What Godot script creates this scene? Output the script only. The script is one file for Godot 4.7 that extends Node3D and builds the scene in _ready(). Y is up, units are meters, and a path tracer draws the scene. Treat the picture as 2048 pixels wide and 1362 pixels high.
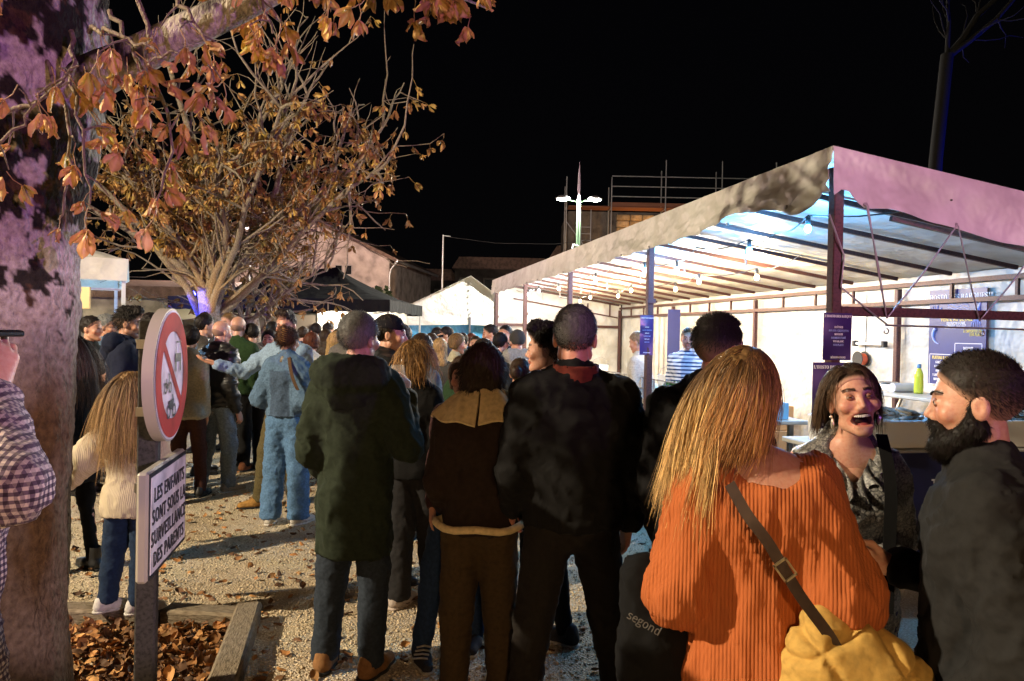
extends Node3D

func _ready() -> void:
	rng.seed = 7
	fold.noise_type = FastNoiseLite.TYPE_SIMPLEX_SMOOTH
	fold.frequency = 1.0
	fold.fractal_octaves = 3
	var cam := Camera3D.new()
	cam.name = "camera"
	cam.fov = 49.9
	cam.far = 400.0
	cam.near = 0.05
	cam.position = Vector3(0, 1.62, 0)
	cam.rotation_degrees = Vector3(-0.63, 0, 1.15)
	add_child(cam)
	cam.current = true
	var we := WorldEnvironment.new()
	we.name = "world_environment"
	var env := Environment.new()
	var sky := Sky.new()
	var sm := ProceduralSkyMaterial.new()
	sm.sky_top_color = C(0.0006, 0.0006, 0.0009)
	sm.sky_horizon_color = C(0.0014, 0.0013, 0.0014)
	sm.ground_bottom_color = C(0.0005, 0.0005, 0.0005)
	sm.ground_horizon_color = C(0.0014, 0.0013, 0.0014)
	sky.sky_material = sm
	env.background_mode = Environment.BG_SKY
	env.sky = sky
	env.tonemap_mode = Environment.TONE_MAPPER_LINEAR
	env.tonemap_exposure = 1.38
	env.sdfgi_enabled = true
	env.ssao_enabled = true
	env.ssil_enabled = true
	we.environment = env
	add_child(we)
	build_lights()
	build_setting()
	build_stall()
	build_tents()
	build_background()
	build_trees()
	build_signs()
	build_people()
# how strongly each kind of lamp shines
const L_STREET := 205.0
const L_WARM := 6.5
const L_VIOLET := 28.0
const L_BULB := 2.6
const L_POST := 55.0
const TIMES := false
# ---------------------------------------------------------------- mesh building
class Vol:
	# a distance field on a grid; meshed as surface nets
	var o: Vector3
	var c: float
	var nx: int
	var ny: int
	var nz: int
	var d: PackedFloat32Array
	func _init(lo: Vector3, hi: Vector3, cell: float):
		o = lo
		c = cell
		nx = int(ceil((hi.x - lo.x) / c)) + 2
		ny = int(ceil((hi.y - lo.y) / c)) + 2
		nz = int(ceil((hi.z - lo.z) / c)) + 2
		d.resize(nx * ny * nz)
		d.fill(1.0)
	func cap(a: Vector3, b: Vector3, ra: float, rb: float, k := 0.02, sx := 1.0, sz := 1.0, sub := false) -> void:
		var rm := maxf(ra, rb) + k + 2.5 * c
		var mx := rm / minf(sx, 1.0)
		var mz := rm / minf(sz, 1.0)
		if sz > 1.0: mz = (maxf(ra, rb) + k) / sz + 2.5 * c
		if sx > 1.0: mx = (maxf(ra, rb) + k) / sx + 2.5 * c
		var x0 := maxi(0, int((minf(a.x, b.x) - mx - o.x) / c))
		var x1 := mini(nx - 1, int((maxf(a.x, b.x) + mx - o.x) / c) + 1)
		var y0 := maxi(0, int((minf(a.y, b.y) - rm - o.y) / c))
		var y1 := mini(ny - 1, int((maxf(a.y, b.y) + rm - o.y) / c) + 1)
		var z0 := maxi(0, int((minf(a.z, b.z) - mz - o.z) / c))
		var z1 := mini(nz - 1, int((maxf(a.z, b.z) + mz - o.z) / c) + 1)
		var bx := (b.x - a.x) * sx
		var by := b.y - a.y
		var bz := (b.z - a.z) * sz
		var inv := 1.0 / maxf(bx * bx + by * by + bz * bz, 1e-9)
		var dr := rb - ra
		for z in range(z0, z1 + 1):
			var pz := (o.z + z * c - a.z) * sz
			for y in range(y0, y1 + 1):
				var py := o.y + y * c - a.y
				var row := (z * ny + y) * nx
				var dyz := py * by + pz * bz
				for x in range(x0, x1 + 1):
					var px := (o.x + x * c - a.x) * sx
					var t := clampf((px * bx + dyz) * inv, 0.0, 1.0)
					var ex := px - bx * t
					var ey := py - by * t
					var ez := pz - bz * t
					var v := sqrt(ex * ex + ey * ey + ez * ez) - ra - dr * t
					var w := d[row + x]
					if sub:
						v = -v
						var g := absf(w - v)
						d[row + x] = maxf(w, v) + ((k - g) * (k - g) / k * 0.25 if g < k else 0.0)
					else:
						var g := absf(w - v)
						d[row + x] = minf(w, v) - ((k - g) * (k - g) / k * 0.25 if g < k else 0.0)
	func ell(p: Vector3, r: Vector3, k := 0.02, sub := false) -> void:
		var m := k + 2.5 * c
		var x0 := maxi(0, int((p.x - r.x - m - o.x) / c))
		var x1 := mini(nx - 1, int((p.x + r.x + m - o.x) / c) + 1)
		var y0 := maxi(0, int((p.y - r.y - m - o.y) / c))
		var y1 := mini(ny - 1, int((p.y + r.y + m - o.y) / c) + 1)
		var z0 := maxi(0, int((p.z - r.z - m - o.z) / c))
		var z1 := mini(nz - 1, int((p.z + r.z + m - o.z) / c) + 1)
		var ix := 1.0 / r.x
		var iy := 1.0 / r.y
		var iz := 1.0 / r.z
		for z in range(z0, z1 + 1):
			var qz := (o.z + z * c - p.z) * iz
			for y in range(y0, y1 + 1):
				var qy := (o.y + y * c - p.y) * iy
				var row := (z * ny + y) * nx
				var s0 := qy * qy + qz * qz
				var s1 := qy * qy * iy * iy + qz * qz * iz * iz
				for x in range(x0, x1 + 1):
					var qx := (o.x + x * c - p.x) * ix
					var k0 := sqrt(qx * qx + s0)
					var v := k0 * (k0 - 1.0) / maxf(sqrt(qx * qx * ix * ix + s1), 1e-6)
					var w := d[row + x]
					if sub:
						v = -v
						var g := absf(w - v)
						d[row + x] = maxf(w, v) + ((k - g) * (k - g) / k * 0.25 if g < k else 0.0)
					else:
						var g := absf(w - v)
						d[row + x] = minf(w, v) - ((k - g) * (k - g) / k * 0.25 if g < k else 0.0)
	func cut(n: Vector3, h: float, k := 0.006) -> void:
		# keeps the side where dot(p, n) < h
		for z in nz:
			for y in ny:
				var row := (z * ny + y) * nx
				var s := (o.y + y * c) * n.y + (o.z + z * c) * n.z - h
				for x in nx:
					var w := d[row + x]
					if w < 0.1:
						var v := s + (o.x + x * c) * n.x
						var g := absf(w - v)
						d[row + x] = maxf(w, v) + ((k - g) * (k - g) / k * 0.25 if g < k else 0.0)
	func nets() -> Array:
		var vs := PackedVector3Array()
		var ids := PackedInt32Array()
		var where := PackedInt32Array()
		where.resize(nx * ny * nz)
		where.fill(-1)
		var sy := nx
		var sz := nx * ny
		var offs := PackedInt32Array([0, 1, sy, sy + 1, sz, sz + 1, sz + sy, sz + sy + 1])
		var ea := PackedInt32Array([0, 2, 4, 6, 0, 1, 4, 5, 0, 1, 2, 3])
		var eb := PackedInt32Array([1, 3, 5, 7, 2, 3, 6, 7, 4, 5, 6, 7])
		var lim := c * 3.6
		var e := PackedFloat32Array()
		e.resize(8)
		var cells := PackedInt32Array()
		for z in nz - 1:
			for y in ny - 1:
				var row := z * sz + y * sy
				for x in nx - 1:
					var i := row + x
					if absf(d[i]) > lim: continue
					var m := 0
					for q in 8:
						var f := d[i + offs[q]]
						e[q] = f
						if f < 0.0: m += 1
					if m == 0 or m == 8: continue
					var s := Vector3.ZERO
					var n := 0.0
					for q in 12:
						var a := e[ea[q]]
						var b := e[eb[q]]
						if (a < 0.0) != (b < 0.0):
							var t := a / (a - b)
							var ca := ea[q]
							var p := Vector3(ca & 1, (ca >> 1) & 1, ca >> 2)
							if q < 4: p.x += t
							elif q < 8: p.y += t
							else: p.z += t
							s += p
							n += 1.0
					where[i] = vs.size()
					cells.append(i)
					vs.append(o + (Vector3(x, y, z) + s / n) * c)
		for i in cells:
			var a := d[i] < 0.0
			if a != (d[i + 1] < 0.0) and i >= sy + sz: quad(ids, where[i], where[i - sy], where[i - sy - sz], where[i - sz], a)
			if a != (d[i + sy] < 0.0) and i >= 1 + sz: quad(ids, where[i], where[i - sz], where[i - sz - 1], where[i - 1], a)
			if a != (d[i + sz] < 0.0) and i >= 1 + sy: quad(ids, where[i], where[i - 1], where[i - 1 - sy], where[i - sy], a)
		return [vs, ids]
	func quad(ids: PackedInt32Array, p: int, q: int, r: int, s: int, turned: bool) -> void:
		if p < 0 or q < 0 or r < 0 or s < 0: return
		if turned: ids.append_array(PackedInt32Array([p, r, q, p, s, r]))
		else: ids.append_array(PackedInt32Array([p, q, r, p, r, s]))

class MB:
	# collects triangles; faces are given counter-clockwise seen from outside
	var v := PackedVector3Array()
	var n := PackedVector3Array()
	var t := PackedVector2Array()
	var k := PackedColorArray()
	var i := PackedInt32Array()
	var col := Color.WHITE
	func tri(a: Vector3, b: Vector3, c: Vector3) -> void:
		var m := (b - a).cross(c - a).normalized()
		var s := v.size()
		v.append_array(PackedVector3Array([a, b, c]))
		n.append_array(PackedVector3Array([m, m, m]))
		t.append_array(PackedVector2Array([Vector2(0, 0), Vector2(1, 0), Vector2(1, 1)]))
		k.append_array(PackedColorArray([col, col, col]))
		i.append_array(PackedInt32Array([s, s + 2, s + 1]))
	func quad(a: Vector3, b: Vector3, c: Vector3, d: Vector3) -> void:
		var m := (b - a).cross(d - a)
		if m.length_squared() < 1e-14: m = (b - a).cross(c - a)
		m = m.normalized()
		var s := v.size()
		v.append_array(PackedVector3Array([a, b, c, d]))
		n.append_array(PackedVector3Array([m, m, m, m]))
		t.append_array(PackedVector2Array([Vector2(0, 1), Vector2(1, 1), Vector2(1, 0), Vector2(0, 0)]))
		k.append_array(PackedColorArray([col, col, col, col]))
		i.append_array(PackedInt32Array([s, s + 2, s + 1, s, s + 3, s + 2]))
	func box(p: Vector3, size: Vector3, b := Basis.IDENTITY, bev := 0.0) -> MB:
		var h := size * 0.5
		if bev <= 0.0:
			var q := []
			for z in [-1, 1]:
				for y in [-1, 1]:
					for x in [-1, 1]: q.append(p + b * Vector3(h.x * x, h.y * y, h.z * z))
			quad(q[4], q[5], q[7], q[6]); quad(q[1], q[0], q[2], q[3]); quad(q[5], q[1], q[3], q[7])
			quad(q[0], q[4], q[6], q[2]); quad(q[6], q[7], q[3], q[2]); quad(q[0], q[1], q[5], q[4])
			return self
		# chamfered: every corner is three points
		var g := h - Vector3(bev, bev, bev)
		var P := func(x, y, z, a): return p + b * Vector3((h.x if a == 0 else g.x) * x, (h.y if a == 1 else g.y) * y, (h.z if a == 2 else g.z) * z)
		for s in [-1, 1]:
			var f := [[P.call(s, -1, s, 0), P.call(s, -1, -s, 0), P.call(s, 1, -s, 0), P.call(s, 1, s, 0)],
				[P.call(-1, s, s, 1), P.call(1, s, s, 1), P.call(1, s, -s, 1), P.call(-1, s, -s, 1)],
				[P.call(-s, -1, s, 2), P.call(s, -1, s, 2), P.call(s, 1, s, 2), P.call(-s, 1, s, 2)]]
			for w in f: quad(w[0], w[1], w[2], w[3])
		for s in [-1, 1]:
			for u in [-1, 1]:
				both(P.call(s, u, -1, 0), P.call(s, u, 1, 0), P.call(s, u, 1, 1), P.call(s, u, -1, 1), p)
				both(P.call(s, -1, u, 0), P.call(s, 1, u, 0), P.call(s, 1, u, 2), P.call(s, -1, u, 2), p)
				both(P.call(-1, s, u, 1), P.call(1, s, u, 1), P.call(1, s, u, 2), P.call(-1, s, u, 2), p)
				for w in [-1, 1]:
					var a = P.call(s, u, w, 0)
					var bb = P.call(s, u, w, 1)
					var cc = P.call(s, u, w, 2)
					if (bb - a).cross(cc - a).dot(a - p) > 0: tri(a, bb, cc)
					else: tri(a, cc, bb)
		return self
	func both(a: Vector3, b: Vector3, c: Vector3, d: Vector3, inside: Vector3) -> void:
		if (b - a).cross(d - a).dot((a + c) * 0.5 - inside) > 0: quad(a, b, c, d)
		else: quad(a, d, c, b)
	func bar(a: Vector3, b: Vector3, w: float, h := -1.0, up := Vector3.UP) -> MB:
		# a square tube from a to b
		var y := (b - a)
		var l := y.length()
		y /= l
		var x := y.cross(up)
		if x.length() < 0.01: x = y.cross(Vector3.RIGHT)
		x = x.normalized()
		return box((a + b) * 0.5, Vector3(w, l, h if h > 0 else w), Basis(x, y, x.cross(y)))
	func tube(p: Array, r: Array, sides := 8, caps := true) -> MB:
		var m := p.size()
		var dir: Vector3 = (p[1] - p[0]).normalized()
		var x := dir.cross(Vector3.UP)
		if x.length() < 0.05: x = dir.cross(Vector3.RIGHT)
		x = x.normalized()
		var s := v.size()
		var along := 0.0
		for j in m:
			var a: Vector3 = p[maxi(j - 1, 0)]
			var b: Vector3 = p[mini(j + 1, m - 1)]
			var dd := (b - a).normalized()
			x = (x - dd * x.dot(dd)).normalized()
			var y := dd.cross(x)
			if j > 0: along += (p[j] - p[j - 1]).length()
			for q in sides + 1:
				var an := TAU * q / sides
				var w := x * cos(an) + y * sin(an)
				v.append(p[j] + w * r[j])
				n.append(w)
				t.append(Vector2(float(q) / sides, along))
				k.append(col)
		for j in m - 1:
			for q in sides:
				var a := s + j * (sides + 1) + q
				var b := a + sides + 1
				i.append_array(PackedInt32Array([a, b, a + 1, a + 1, b, b + 1]))
		if caps:
			for e in [0, m - 1]:
				var cc := v.size()
				var nn: Vector3 = (p[0] - p[1]).normalized() if e == 0 else (p[m - 1] - p[m - 2]).normalized()
				v.append(p[e]); n.append(nn); t.append(Vector2.ZERO); k.append(col)
				for q in sides + 1:
					v.append(v[s + e * (sides + 1) + q]); n.append(nn); t.append(Vector2.ZERO); k.append(col)
				for q in sides:
					if e == 0: i.append_array(PackedInt32Array([cc, cc + 1 + q, cc + 2 + q]))
					else: i.append_array(PackedInt32Array([cc, cc + 2 + q, cc + 1 + q]))
		return self
	func lathe(p: Vector3, prof: Array, sides := 16) -> MB:
		# prof: Vector2(radius, height) from below up
		var pts := []
		var s := v.size()
		for j in prof.size():
			var a: Vector2 = prof[maxi(j - 1, 0)]
			var b: Vector2 = prof[mini(j + 1, prof.size() - 1)]
			var sl := (b - a).normalized()
			for q in sides + 1:
				var an := TAU * q / sides
				var w := Vector3(cos(an), 0, sin(an))
				v.append(p + w * prof[j].x + Vector3.UP * prof[j].y)
				n.append((w * sl.y + Vector3.UP * -sl.x).normalized())
				t.append(Vector2(float(q) / sides, float(j) / prof.size()))
				k.append(col)
		for j in prof.size() - 1:
			for q in sides:
				var a := s + j * (sides + 1) + q
				var b := a + sides + 1
				i.append_array(PackedInt32Array([a, a + 1, b, a + 1, b + 1, b]))
		return self
	func sphere(p: Vector3, r: Vector3, rings := 8, sides := 12) -> MB:
		var s := v.size()
		for j in rings + 1:
			var la := PI * j / rings - PI / 2
			for q in sides + 1:
				var an := TAU * q / sides
				var w := Vector3(cos(an) * cos(la), sin(la), sin(an) * cos(la))
				v.append(p + w * r)
				n.append((w / r).normalized())
				t.append(Vector2(float(q) / sides, float(j) / rings))
				k.append(col)
		for j in rings:
			for q in sides:
				var a := s + j * (sides + 1) + q
				var b := a + sides + 1
				i.append_array(PackedInt32Array([a, a + 1, b, a + 1, b + 1, b]))
		return self
	func poly(pts: PackedVector2Array, at: Transform3D, depth := 0.0) -> MB:
		# a flat shape in the xy plane of at, facing its +z, with an edge of depth
		var ix := Geometry2D.triangulate_polygon(pts)
		var f: Vector3 = at.basis.z.normalized()
		var s := v.size()
		for p in pts:
			v.append(at * Vector3(p.x, p.y, 0)); n.append(f); t.append(p); k.append(col)
		for j in range(0, ix.size(), 3):
			var a := ix[j]
			var b := ix[j + 1]
			var c := ix[j + 2]
			if (pts[b] - pts[a]).cross(pts[c] - pts[a]) > 0: i.append_array(PackedInt32Array([s + a, s + c, s + b]))
			else: i.append_array(PackedInt32Array([s + a, s + b, s + c]))
		if depth > 0.0:
			var ccw := not Geometry2D.is_polygon_clockwise(pts)
			for j in pts.size():
				var a: Vector2 = pts[j]
				var b: Vector2 = pts[(j + 1) % pts.size()]
				if not ccw:
					var sw := a
					a = b
					b = sw
				quad(at * Vector3(a.x, a.y, -depth), at * Vector3(b.x, b.y, -depth), at * Vector3(b.x, b.y, 0), at * Vector3(a.x, a.y, 0))
		return self
	func grid(nu: int, nv: int, f: Callable) -> MB:
		# a smooth sheet of nu x nv cells, f(u, v) a point; facing along du x dv
		var s := v.size()
		for b in nv + 1:
			for a in nu + 1:
				v.append(f.call(float(a) / nu, float(b) / nv))
				t.append(Vector2(float(a) / nu, float(b) / nv))
				k.append(col)
		var w := nu + 1
		for b in nv + 1:
			for a in w:
				var du := v[s + b * w + mini(a + 1, nu)] - v[s + b * w + maxi(a - 1, 0)]
				var dv := v[s + mini(b + 1, nv) * w + a] - v[s + maxi(b - 1, 0) * w + a]
				n.append(du.cross(dv).normalized())
		for b in nv:
			for a in nu:
				var q := s + b * w + a
				i.append_array(PackedInt32Array([q, q + w, q + 1, q + 1, q + w, q + w + 1]))
		return self
	func sheet(nu: int, nv: int, f: Callable, thick: float) -> MB:
		# the same with a back and edges
		var s := v.size()
		grid(nu, nv, f)
		var m := v.size() - s
		for j in m:
			v.append(v[s + j] - n[s + j] * thick); n.append(-n[s + j]); t.append(t[s + j]); k.append(col)
		var w := nu + 1
		for b in nv:
			for a in nu:
				var q := s + m + b * w + a
				i.append_array(PackedInt32Array([q, q + 1, q + w, q + 1, q + w + 1, q + w]))
		var ring := []
		for a in nu: ring.append(a)
		for b in nv: ring.append(b * w + nu)
		for a in nu: ring.append(nv * w + nu - a)
		for b in nv: ring.append((nv - b) * w)
		for j in ring.size():
			var a: int = s + ring[j]
			var b: int = s + ring[(j + 1) % ring.size()]
			quad(v[a + m], v[b + m], v[b], v[a])
		return self
	func add(o: MB, x := Transform3D.IDENTITY) -> MB:
		var s := v.size()
		v.append_array(x * o.v)
		var b := x.basis.orthonormalized()
		for w in o.n: n.append(b * w)
		t.append_array(o.t)
		k.append_array(o.k)
		for q in o.i: i.append(q + s)
		return self
	func mesh() -> ArrayMesh:
		var a := []
		a.resize(Mesh.ARRAY_MAX)
		a[Mesh.ARRAY_VERTEX] = v
		a[Mesh.ARRAY_NORMAL] = n
		a[Mesh.ARRAY_TEX_UV] = t
		a[Mesh.ARRAY_COLOR] = k
		a[Mesh.ARRAY_INDEX] = i
		var m := ArrayMesh.new()
		m.add_surface_from_arrays(Mesh.PRIMITIVE_TRIANGLES, a)
		return m

func skin_of(vol: Vol, x := Transform3D.IDENTITY, wrinkle := 0.0, freq := Vector3(9, 6, 9), tint = null, sd := 1) -> MB:
	# meshes a field, presses folds into it, gives smooth normals
	var r := vol.nets()
	var b := MB.new()
	var vs: PackedVector3Array = r[0]
	var ids: PackedInt32Array = r[1]
	var ns := smooth(vs, ids)
	if wrinkle > 0.0:
		fold.seed = sd
		fold.fractal_octaves = 2
		for j in vs.size():
			var p := vs[j]
			var q := Vector3(p.x * freq.x, p.y * freq.y, p.z * freq.z)
			var f := fold.get_noise_3d(q.x * 0.8 + q.y * 0.3, q.y * 0.55 - q.x * 0.25, q.z * 0.8)
			var g := 1.0 - absf(fold.get_noise_3d(q.x * 1.1 + 40.0, q.y * 1.2 + q.x * 0.7, q.z * 1.1)) * 3.4
			vs[j] = p + ns[j] * wrinkle * (f * 1.2 + maxf(g, 0.0) * 0.85 - 0.25)
		ns = smooth(vs, ids)
		fold.fractal_octaves = 3
	b.v = x * vs
	var bs := x.basis.orthonormalized()
	b.n.resize(ns.size())
	b.t.resize(ns.size())
	b.k.resize(ns.size())
	for j in ns.size():
		b.n[j] = bs * ns[j]
		b.t[j] = Vector2(vs[j].x, vs[j].y)
		b.k[j] = tint.call(vs[j]) if tint != null else Color.WHITE
	b.i = ids
	return b

func smooth(vs: PackedVector3Array, ids: PackedInt32Array) -> PackedVector3Array:
	var ns := PackedVector3Array()
	ns.resize(vs.size())
	for j in range(0, ids.size(), 3):
		var a := ids[j]
		var b := ids[j + 1]
		var c := ids[j + 2]
		var m := (vs[c] - vs[a]).cross(vs[b] - vs[a])
		ns[a] += m
		ns[b] += m
		ns[c] += m
	for j in ns.size(): ns[j] = ns[j].normalized()
	return ns

# ---------------------------------------------------------------- objects
var taken := {}
var fold := FastNoiseLite.new()
var rng := RandomNumberGenerator.new()

func numbered(s: String) -> String:
	var c: int = taken.get(s, 0)
	taken[s] = c + 1
	return s if c == 0 else "%s_%03d" % [s, c]

func thing(called: String, label: String, category: String, at := Vector3.ZERO, turn := 0.0, group := "") -> Node3D:
	var o := Node3D.new()
	o.name = numbered(called)
	add_child(o)
	o.position = at
	o.rotation.y = turn
	return tag(o, label, category, group)

func tag(o: Node3D, label: String, category: String, group := "") -> Node3D:
	o.set_meta("label", label)
	o.set_meta("category", category)
	if group: o.set_meta("group", group)
	return o

func obj(called: String, b, m: Material, parent: Node = self) -> MeshInstance3D:
	var o := MeshInstance3D.new()
	o.name = numbered(called) if parent == self else part_name(called, parent)
	o.mesh = b.mesh() if b is MB else b
	o.material_override = m
	parent.add_child(o)
	return o

func part_name(called: String, parent: Node) -> String:
	var s := called
	var c := 0
	while parent.has_node(NodePath(s)):
		c += 1
		s = "%s_%03d" % [called, c]
	return s

func struct(called: String, b: MB, m: Material) -> MeshInstance3D:
	var o := obj(called, b, m)
	o.set_meta("kind", "structure")
	return o

func many(called: String, mesh: Mesh, m: Material, where: Array, tints: Array, parent: Node = self) -> MultiMeshInstance3D:
	var mm := MultiMesh.new()
	mm.transform_format = MultiMesh.TRANSFORM_3D
	mm.use_colors = tints.size() > 0
	mm.mesh = mesh
	mm.instance_count = where.size()
	for j in where.size():
		mm.set_instance_transform(j, where[j])
		if tints.size(): mm.set_instance_color(j, tints[j])
	var o := MultiMeshInstance3D.new()
	o.name = numbered(called) if parent == self else part_name(called, parent)
	o.multimesh = mm
	o.material_override = m
	o.set_meta("kind", "stuff")
	parent.add_child(o)
	return o

func lettering(text: String, size: float, mat: Material, parent: Node, at: Transform3D, called := "lettering", serif := false, squeeze := 1.0, bold := true) -> MeshInstance3D:
	var tm := TextMesh.new()
	var f := SystemFont.new()
	f.font_names = PackedStringArray(["Droid Serif" if serif else "Droid Sans"])
	if bold: f.font_weight = 700
	tm.font = f
	tm.text = text
	tm.font_size = 64
	tm.pixel_size = size / 46.0
	tm.depth = 0.002
	var o := obj(called, tm, mat, parent)
	o.transform = at * Transform3D(Basis.from_scale(Vector3(squeeze, 1, 1)), Vector3.ZERO)
	return o

# ---------------------------------------------------------------- materials
var tex := {}
func C(r: float, g: float, b: float) -> Color: return Color(r, g, b).linear_to_srgb()

func noise_tex(called: String, kind: int, freq: float, ramp: Array, oct := 4, size := 512, normal := 0.0, sd := 1) -> Texture2D:
	if tex.has(called): return tex[called]
	var f := FastNoiseLite.new()
	f.noise_type = kind
	f.frequency = freq
	f.fractal_octaves = oct
	f.seed = sd
	if kind == FastNoiseLite.TYPE_CELLULAR: f.cellular_return_type = FastNoiseLite.RETURN_DISTANCE2_SUB
	var im := f.get_seamless_image(size, size)
	im.convert(Image.FORMAT_RGB8)
	if ramp.size():
		var g := Gradient.new()
		g.offsets = PackedFloat32Array(ramp.map(func(e): return e[0]))
		g.colors = PackedColorArray(ramp.map(func(e): return e[1]))
		var d := im.get_data()
		var lut := []
		for q in 256: lut.append(g.sample(q / 255.0))
		for q in range(0, d.size(), 3):
			var w: Color = lut[d[q]]
			d[q] = int(w.r * 255)
			d[q + 1] = int(w.g * 255)
			d[q + 2] = int(w.b * 255)
		im = Image.create_from_data(size, size, false, Image.FORMAT_RGB8, d)
	var t := ImageTexture.create_from_image(im)
	tex[called] = t
	return t

func made_tex(called: String, size: int, f: Callable) -> Texture2D:
	if tex.has(called): return tex[called]
	var d := PackedByteArray()
	d.resize(size * size * 3)
	for y in size:
		for x in size:
			var w: Color = f.call(float(x) / size, float(y) / size)
			var q := (y * size + x) * 3
			d[q] = int(clampf(w.r, 0, 1) * 255)
			d[q + 1] = int(clampf(w.g, 0, 1) * 255)
			d[q + 2] = int(clampf(w.b, 0, 1) * 255)
	var t := ImageTexture.create_from_image(Image.create_from_data(size, size, false, Image.FORMAT_RGB8, d))
	tex[called] = t
	return t

func grey(a: float) -> Color: return Color(a, a, a)

func mat(color: Color, rough := 0.8, metal := 0.0, albedo: Texture2D = null, scale := 1.0, bump: Texture2D = null, relief := 0.0, world := false) -> StandardMaterial3D:
	var m := StandardMaterial3D.new()
	m.albedo_color = color
	m.roughness = rough
	m.metallic = metal
	m.metallic_specular = 0.5 if rough < 0.6 else 0.3
	m.vertex_color_use_as_albedo = true
	if albedo or bump:
		m.uv1_triplanar = true
		m.uv1_world_triplanar = world
		m.uv1_scale = Vector3.ONE * scale
		m.albedo_texture = albedo
		if bump:
			m.heightmap_enabled = true
			m.heightmap_texture = bump
			m.heightmap_scale = relief
	return m

var cloth_cache := {}
func cloth(r: float, g: float, b: float, kind := "plain") -> StandardMaterial3D:
	var key := "%s %.3f %.3f %.3f" % [kind, r, g, b]
	if cloth_cache.has(key): return cloth_cache[key]
	var m: StandardMaterial3D
	var mott := noise_tex("mottle", FastNoiseLite.TYPE_SIMPLEX_SMOOTH, 0.02, [[0.0, grey(0.72)], [0.5, grey(0.9)], [1.0, grey(1.0)]], 5)
	var weave := noise_tex("weave", FastNoiseLite.TYPE_SIMPLEX, 0.22, [], 2)
	match kind:
		"knit":
			var rib := made_tex("rib", 256, func(u, v):
				var s := absf(sin(u * PI * 16))
				return grey(0.25 + 0.6 * s + 0.15 * absf(sin(v * PI * 48 + (0.6 if int(u * 32) % 2 else 0.0)))))
			m = mat(C(r, g, b), 0.95, 0.0, made_tex("rib_shade", 256, func(u, v): return grey(0.86 + 0.14 * sqrt(absf(sin(u * PI * 16))))), 7.2, rib, 0.32)
			m.rim_enabled = true
			m.rim = 0.25
			m.rim_tint = 0.9
		"denim":
			var den := noise_tex("denim", FastNoiseLite.TYPE_SIMPLEX, 0.03, [[0.0, grey(0.74)], [0.45, grey(0.88)], [0.7, grey(0.96)], [1.0, grey(1.0)]], 4, 512, 0.0, 5)
			m = mat(C(r, g, b), 0.9, 0.0, den, 2.6, weave, 0.05)
		"check":
			m = mat(C(r, g, b), 0.85, 0.0, made_tex("check", 128, func(u, v):
				var a := 1.0 if fmod(u * 6, 1.0) < 0.5 else 0.0
				var c := 1.0 if fmod(v * 6, 1.0) < 0.5 else 0.0
				return Color(0.045, 0.03, 0.05).linear_to_srgb() if a + c > 1.5 else (Color(0.2, 0.15, 0.2).linear_to_srgb() if a + c > 0.5 else Color(0.95, 0.9, 0.85))), 12.0, weave, 0.05)
		"puffer", "shiny":
			m = mat(C(r, g, b), 0.42, 0.0, mott, 3.0, weave, 0.02)
		"floral":
			m = mat(C(r, g, b), 0.4, 0.0, noise_tex("floral", FastNoiseLite.TYPE_CELLULAR, 0.018, [[0.0, C(0.02, 0.02, 0.025)], [0.25, C(0.06, 0.06, 0.06)], [0.45, C(0.4, 0.38, 0.33)], [0.6, C(0.1, 0.1, 0.12)], [0.8, C(0.3, 0.29, 0.2)], [1.0, C(0.5, 0.5, 0.5)]], 3), 6.0, weave, 0.05)
		_:
			m = mat(C(r, g, b), 0.88, 0.0, mott, 3.5, weave, 0.05)
	if kind in ["plain", "denim", "fleece"]:
		m.rim_enabled = true
		m.rim = 0.12
		m.rim_tint = 0.7
	cloth_cache[key] = m
	return m

func skin(tone := 0) -> StandardMaterial3D:
	var key := "skin%d" % tone
	if cloth_cache.has(key): return cloth_cache[key]
	var c: Color = [C(0.50, 0.27, 0.18), C(0.56, 0.32, 0.225), C(0.36, 0.18, 0.11), C(0.52, 0.25, 0.165)][tone]
	var m := mat(c, 0.48, 0.0, noise_tex("skin", FastNoiseLite.TYPE_SIMPLEX_SMOOTH, 0.03, [[0.0, Color(0.93, 0.8, 0.78)], [0.5, Color(0.98, 0.95, 0.94)], [1.0, Color(1, 1, 1)]], 4), 5.0, noise_tex("pores", FastNoiseLite.TYPE_SIMPLEX, 0.12, [], 3, 256), 0.03)
	m.subsurf_scatter_enabled = true
	m.subsurf_scatter_strength = 0.08
	cloth_cache[key] = m
	return m

func hair_mat() -> StandardMaterial3D:
	if cloth_cache.has("hair"): return cloth_cache.hair
	var m := mat(Color.WHITE, 0.55)
	m.metallic_specular = 0.32
	cloth_cache.hair = m
	return m
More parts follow.
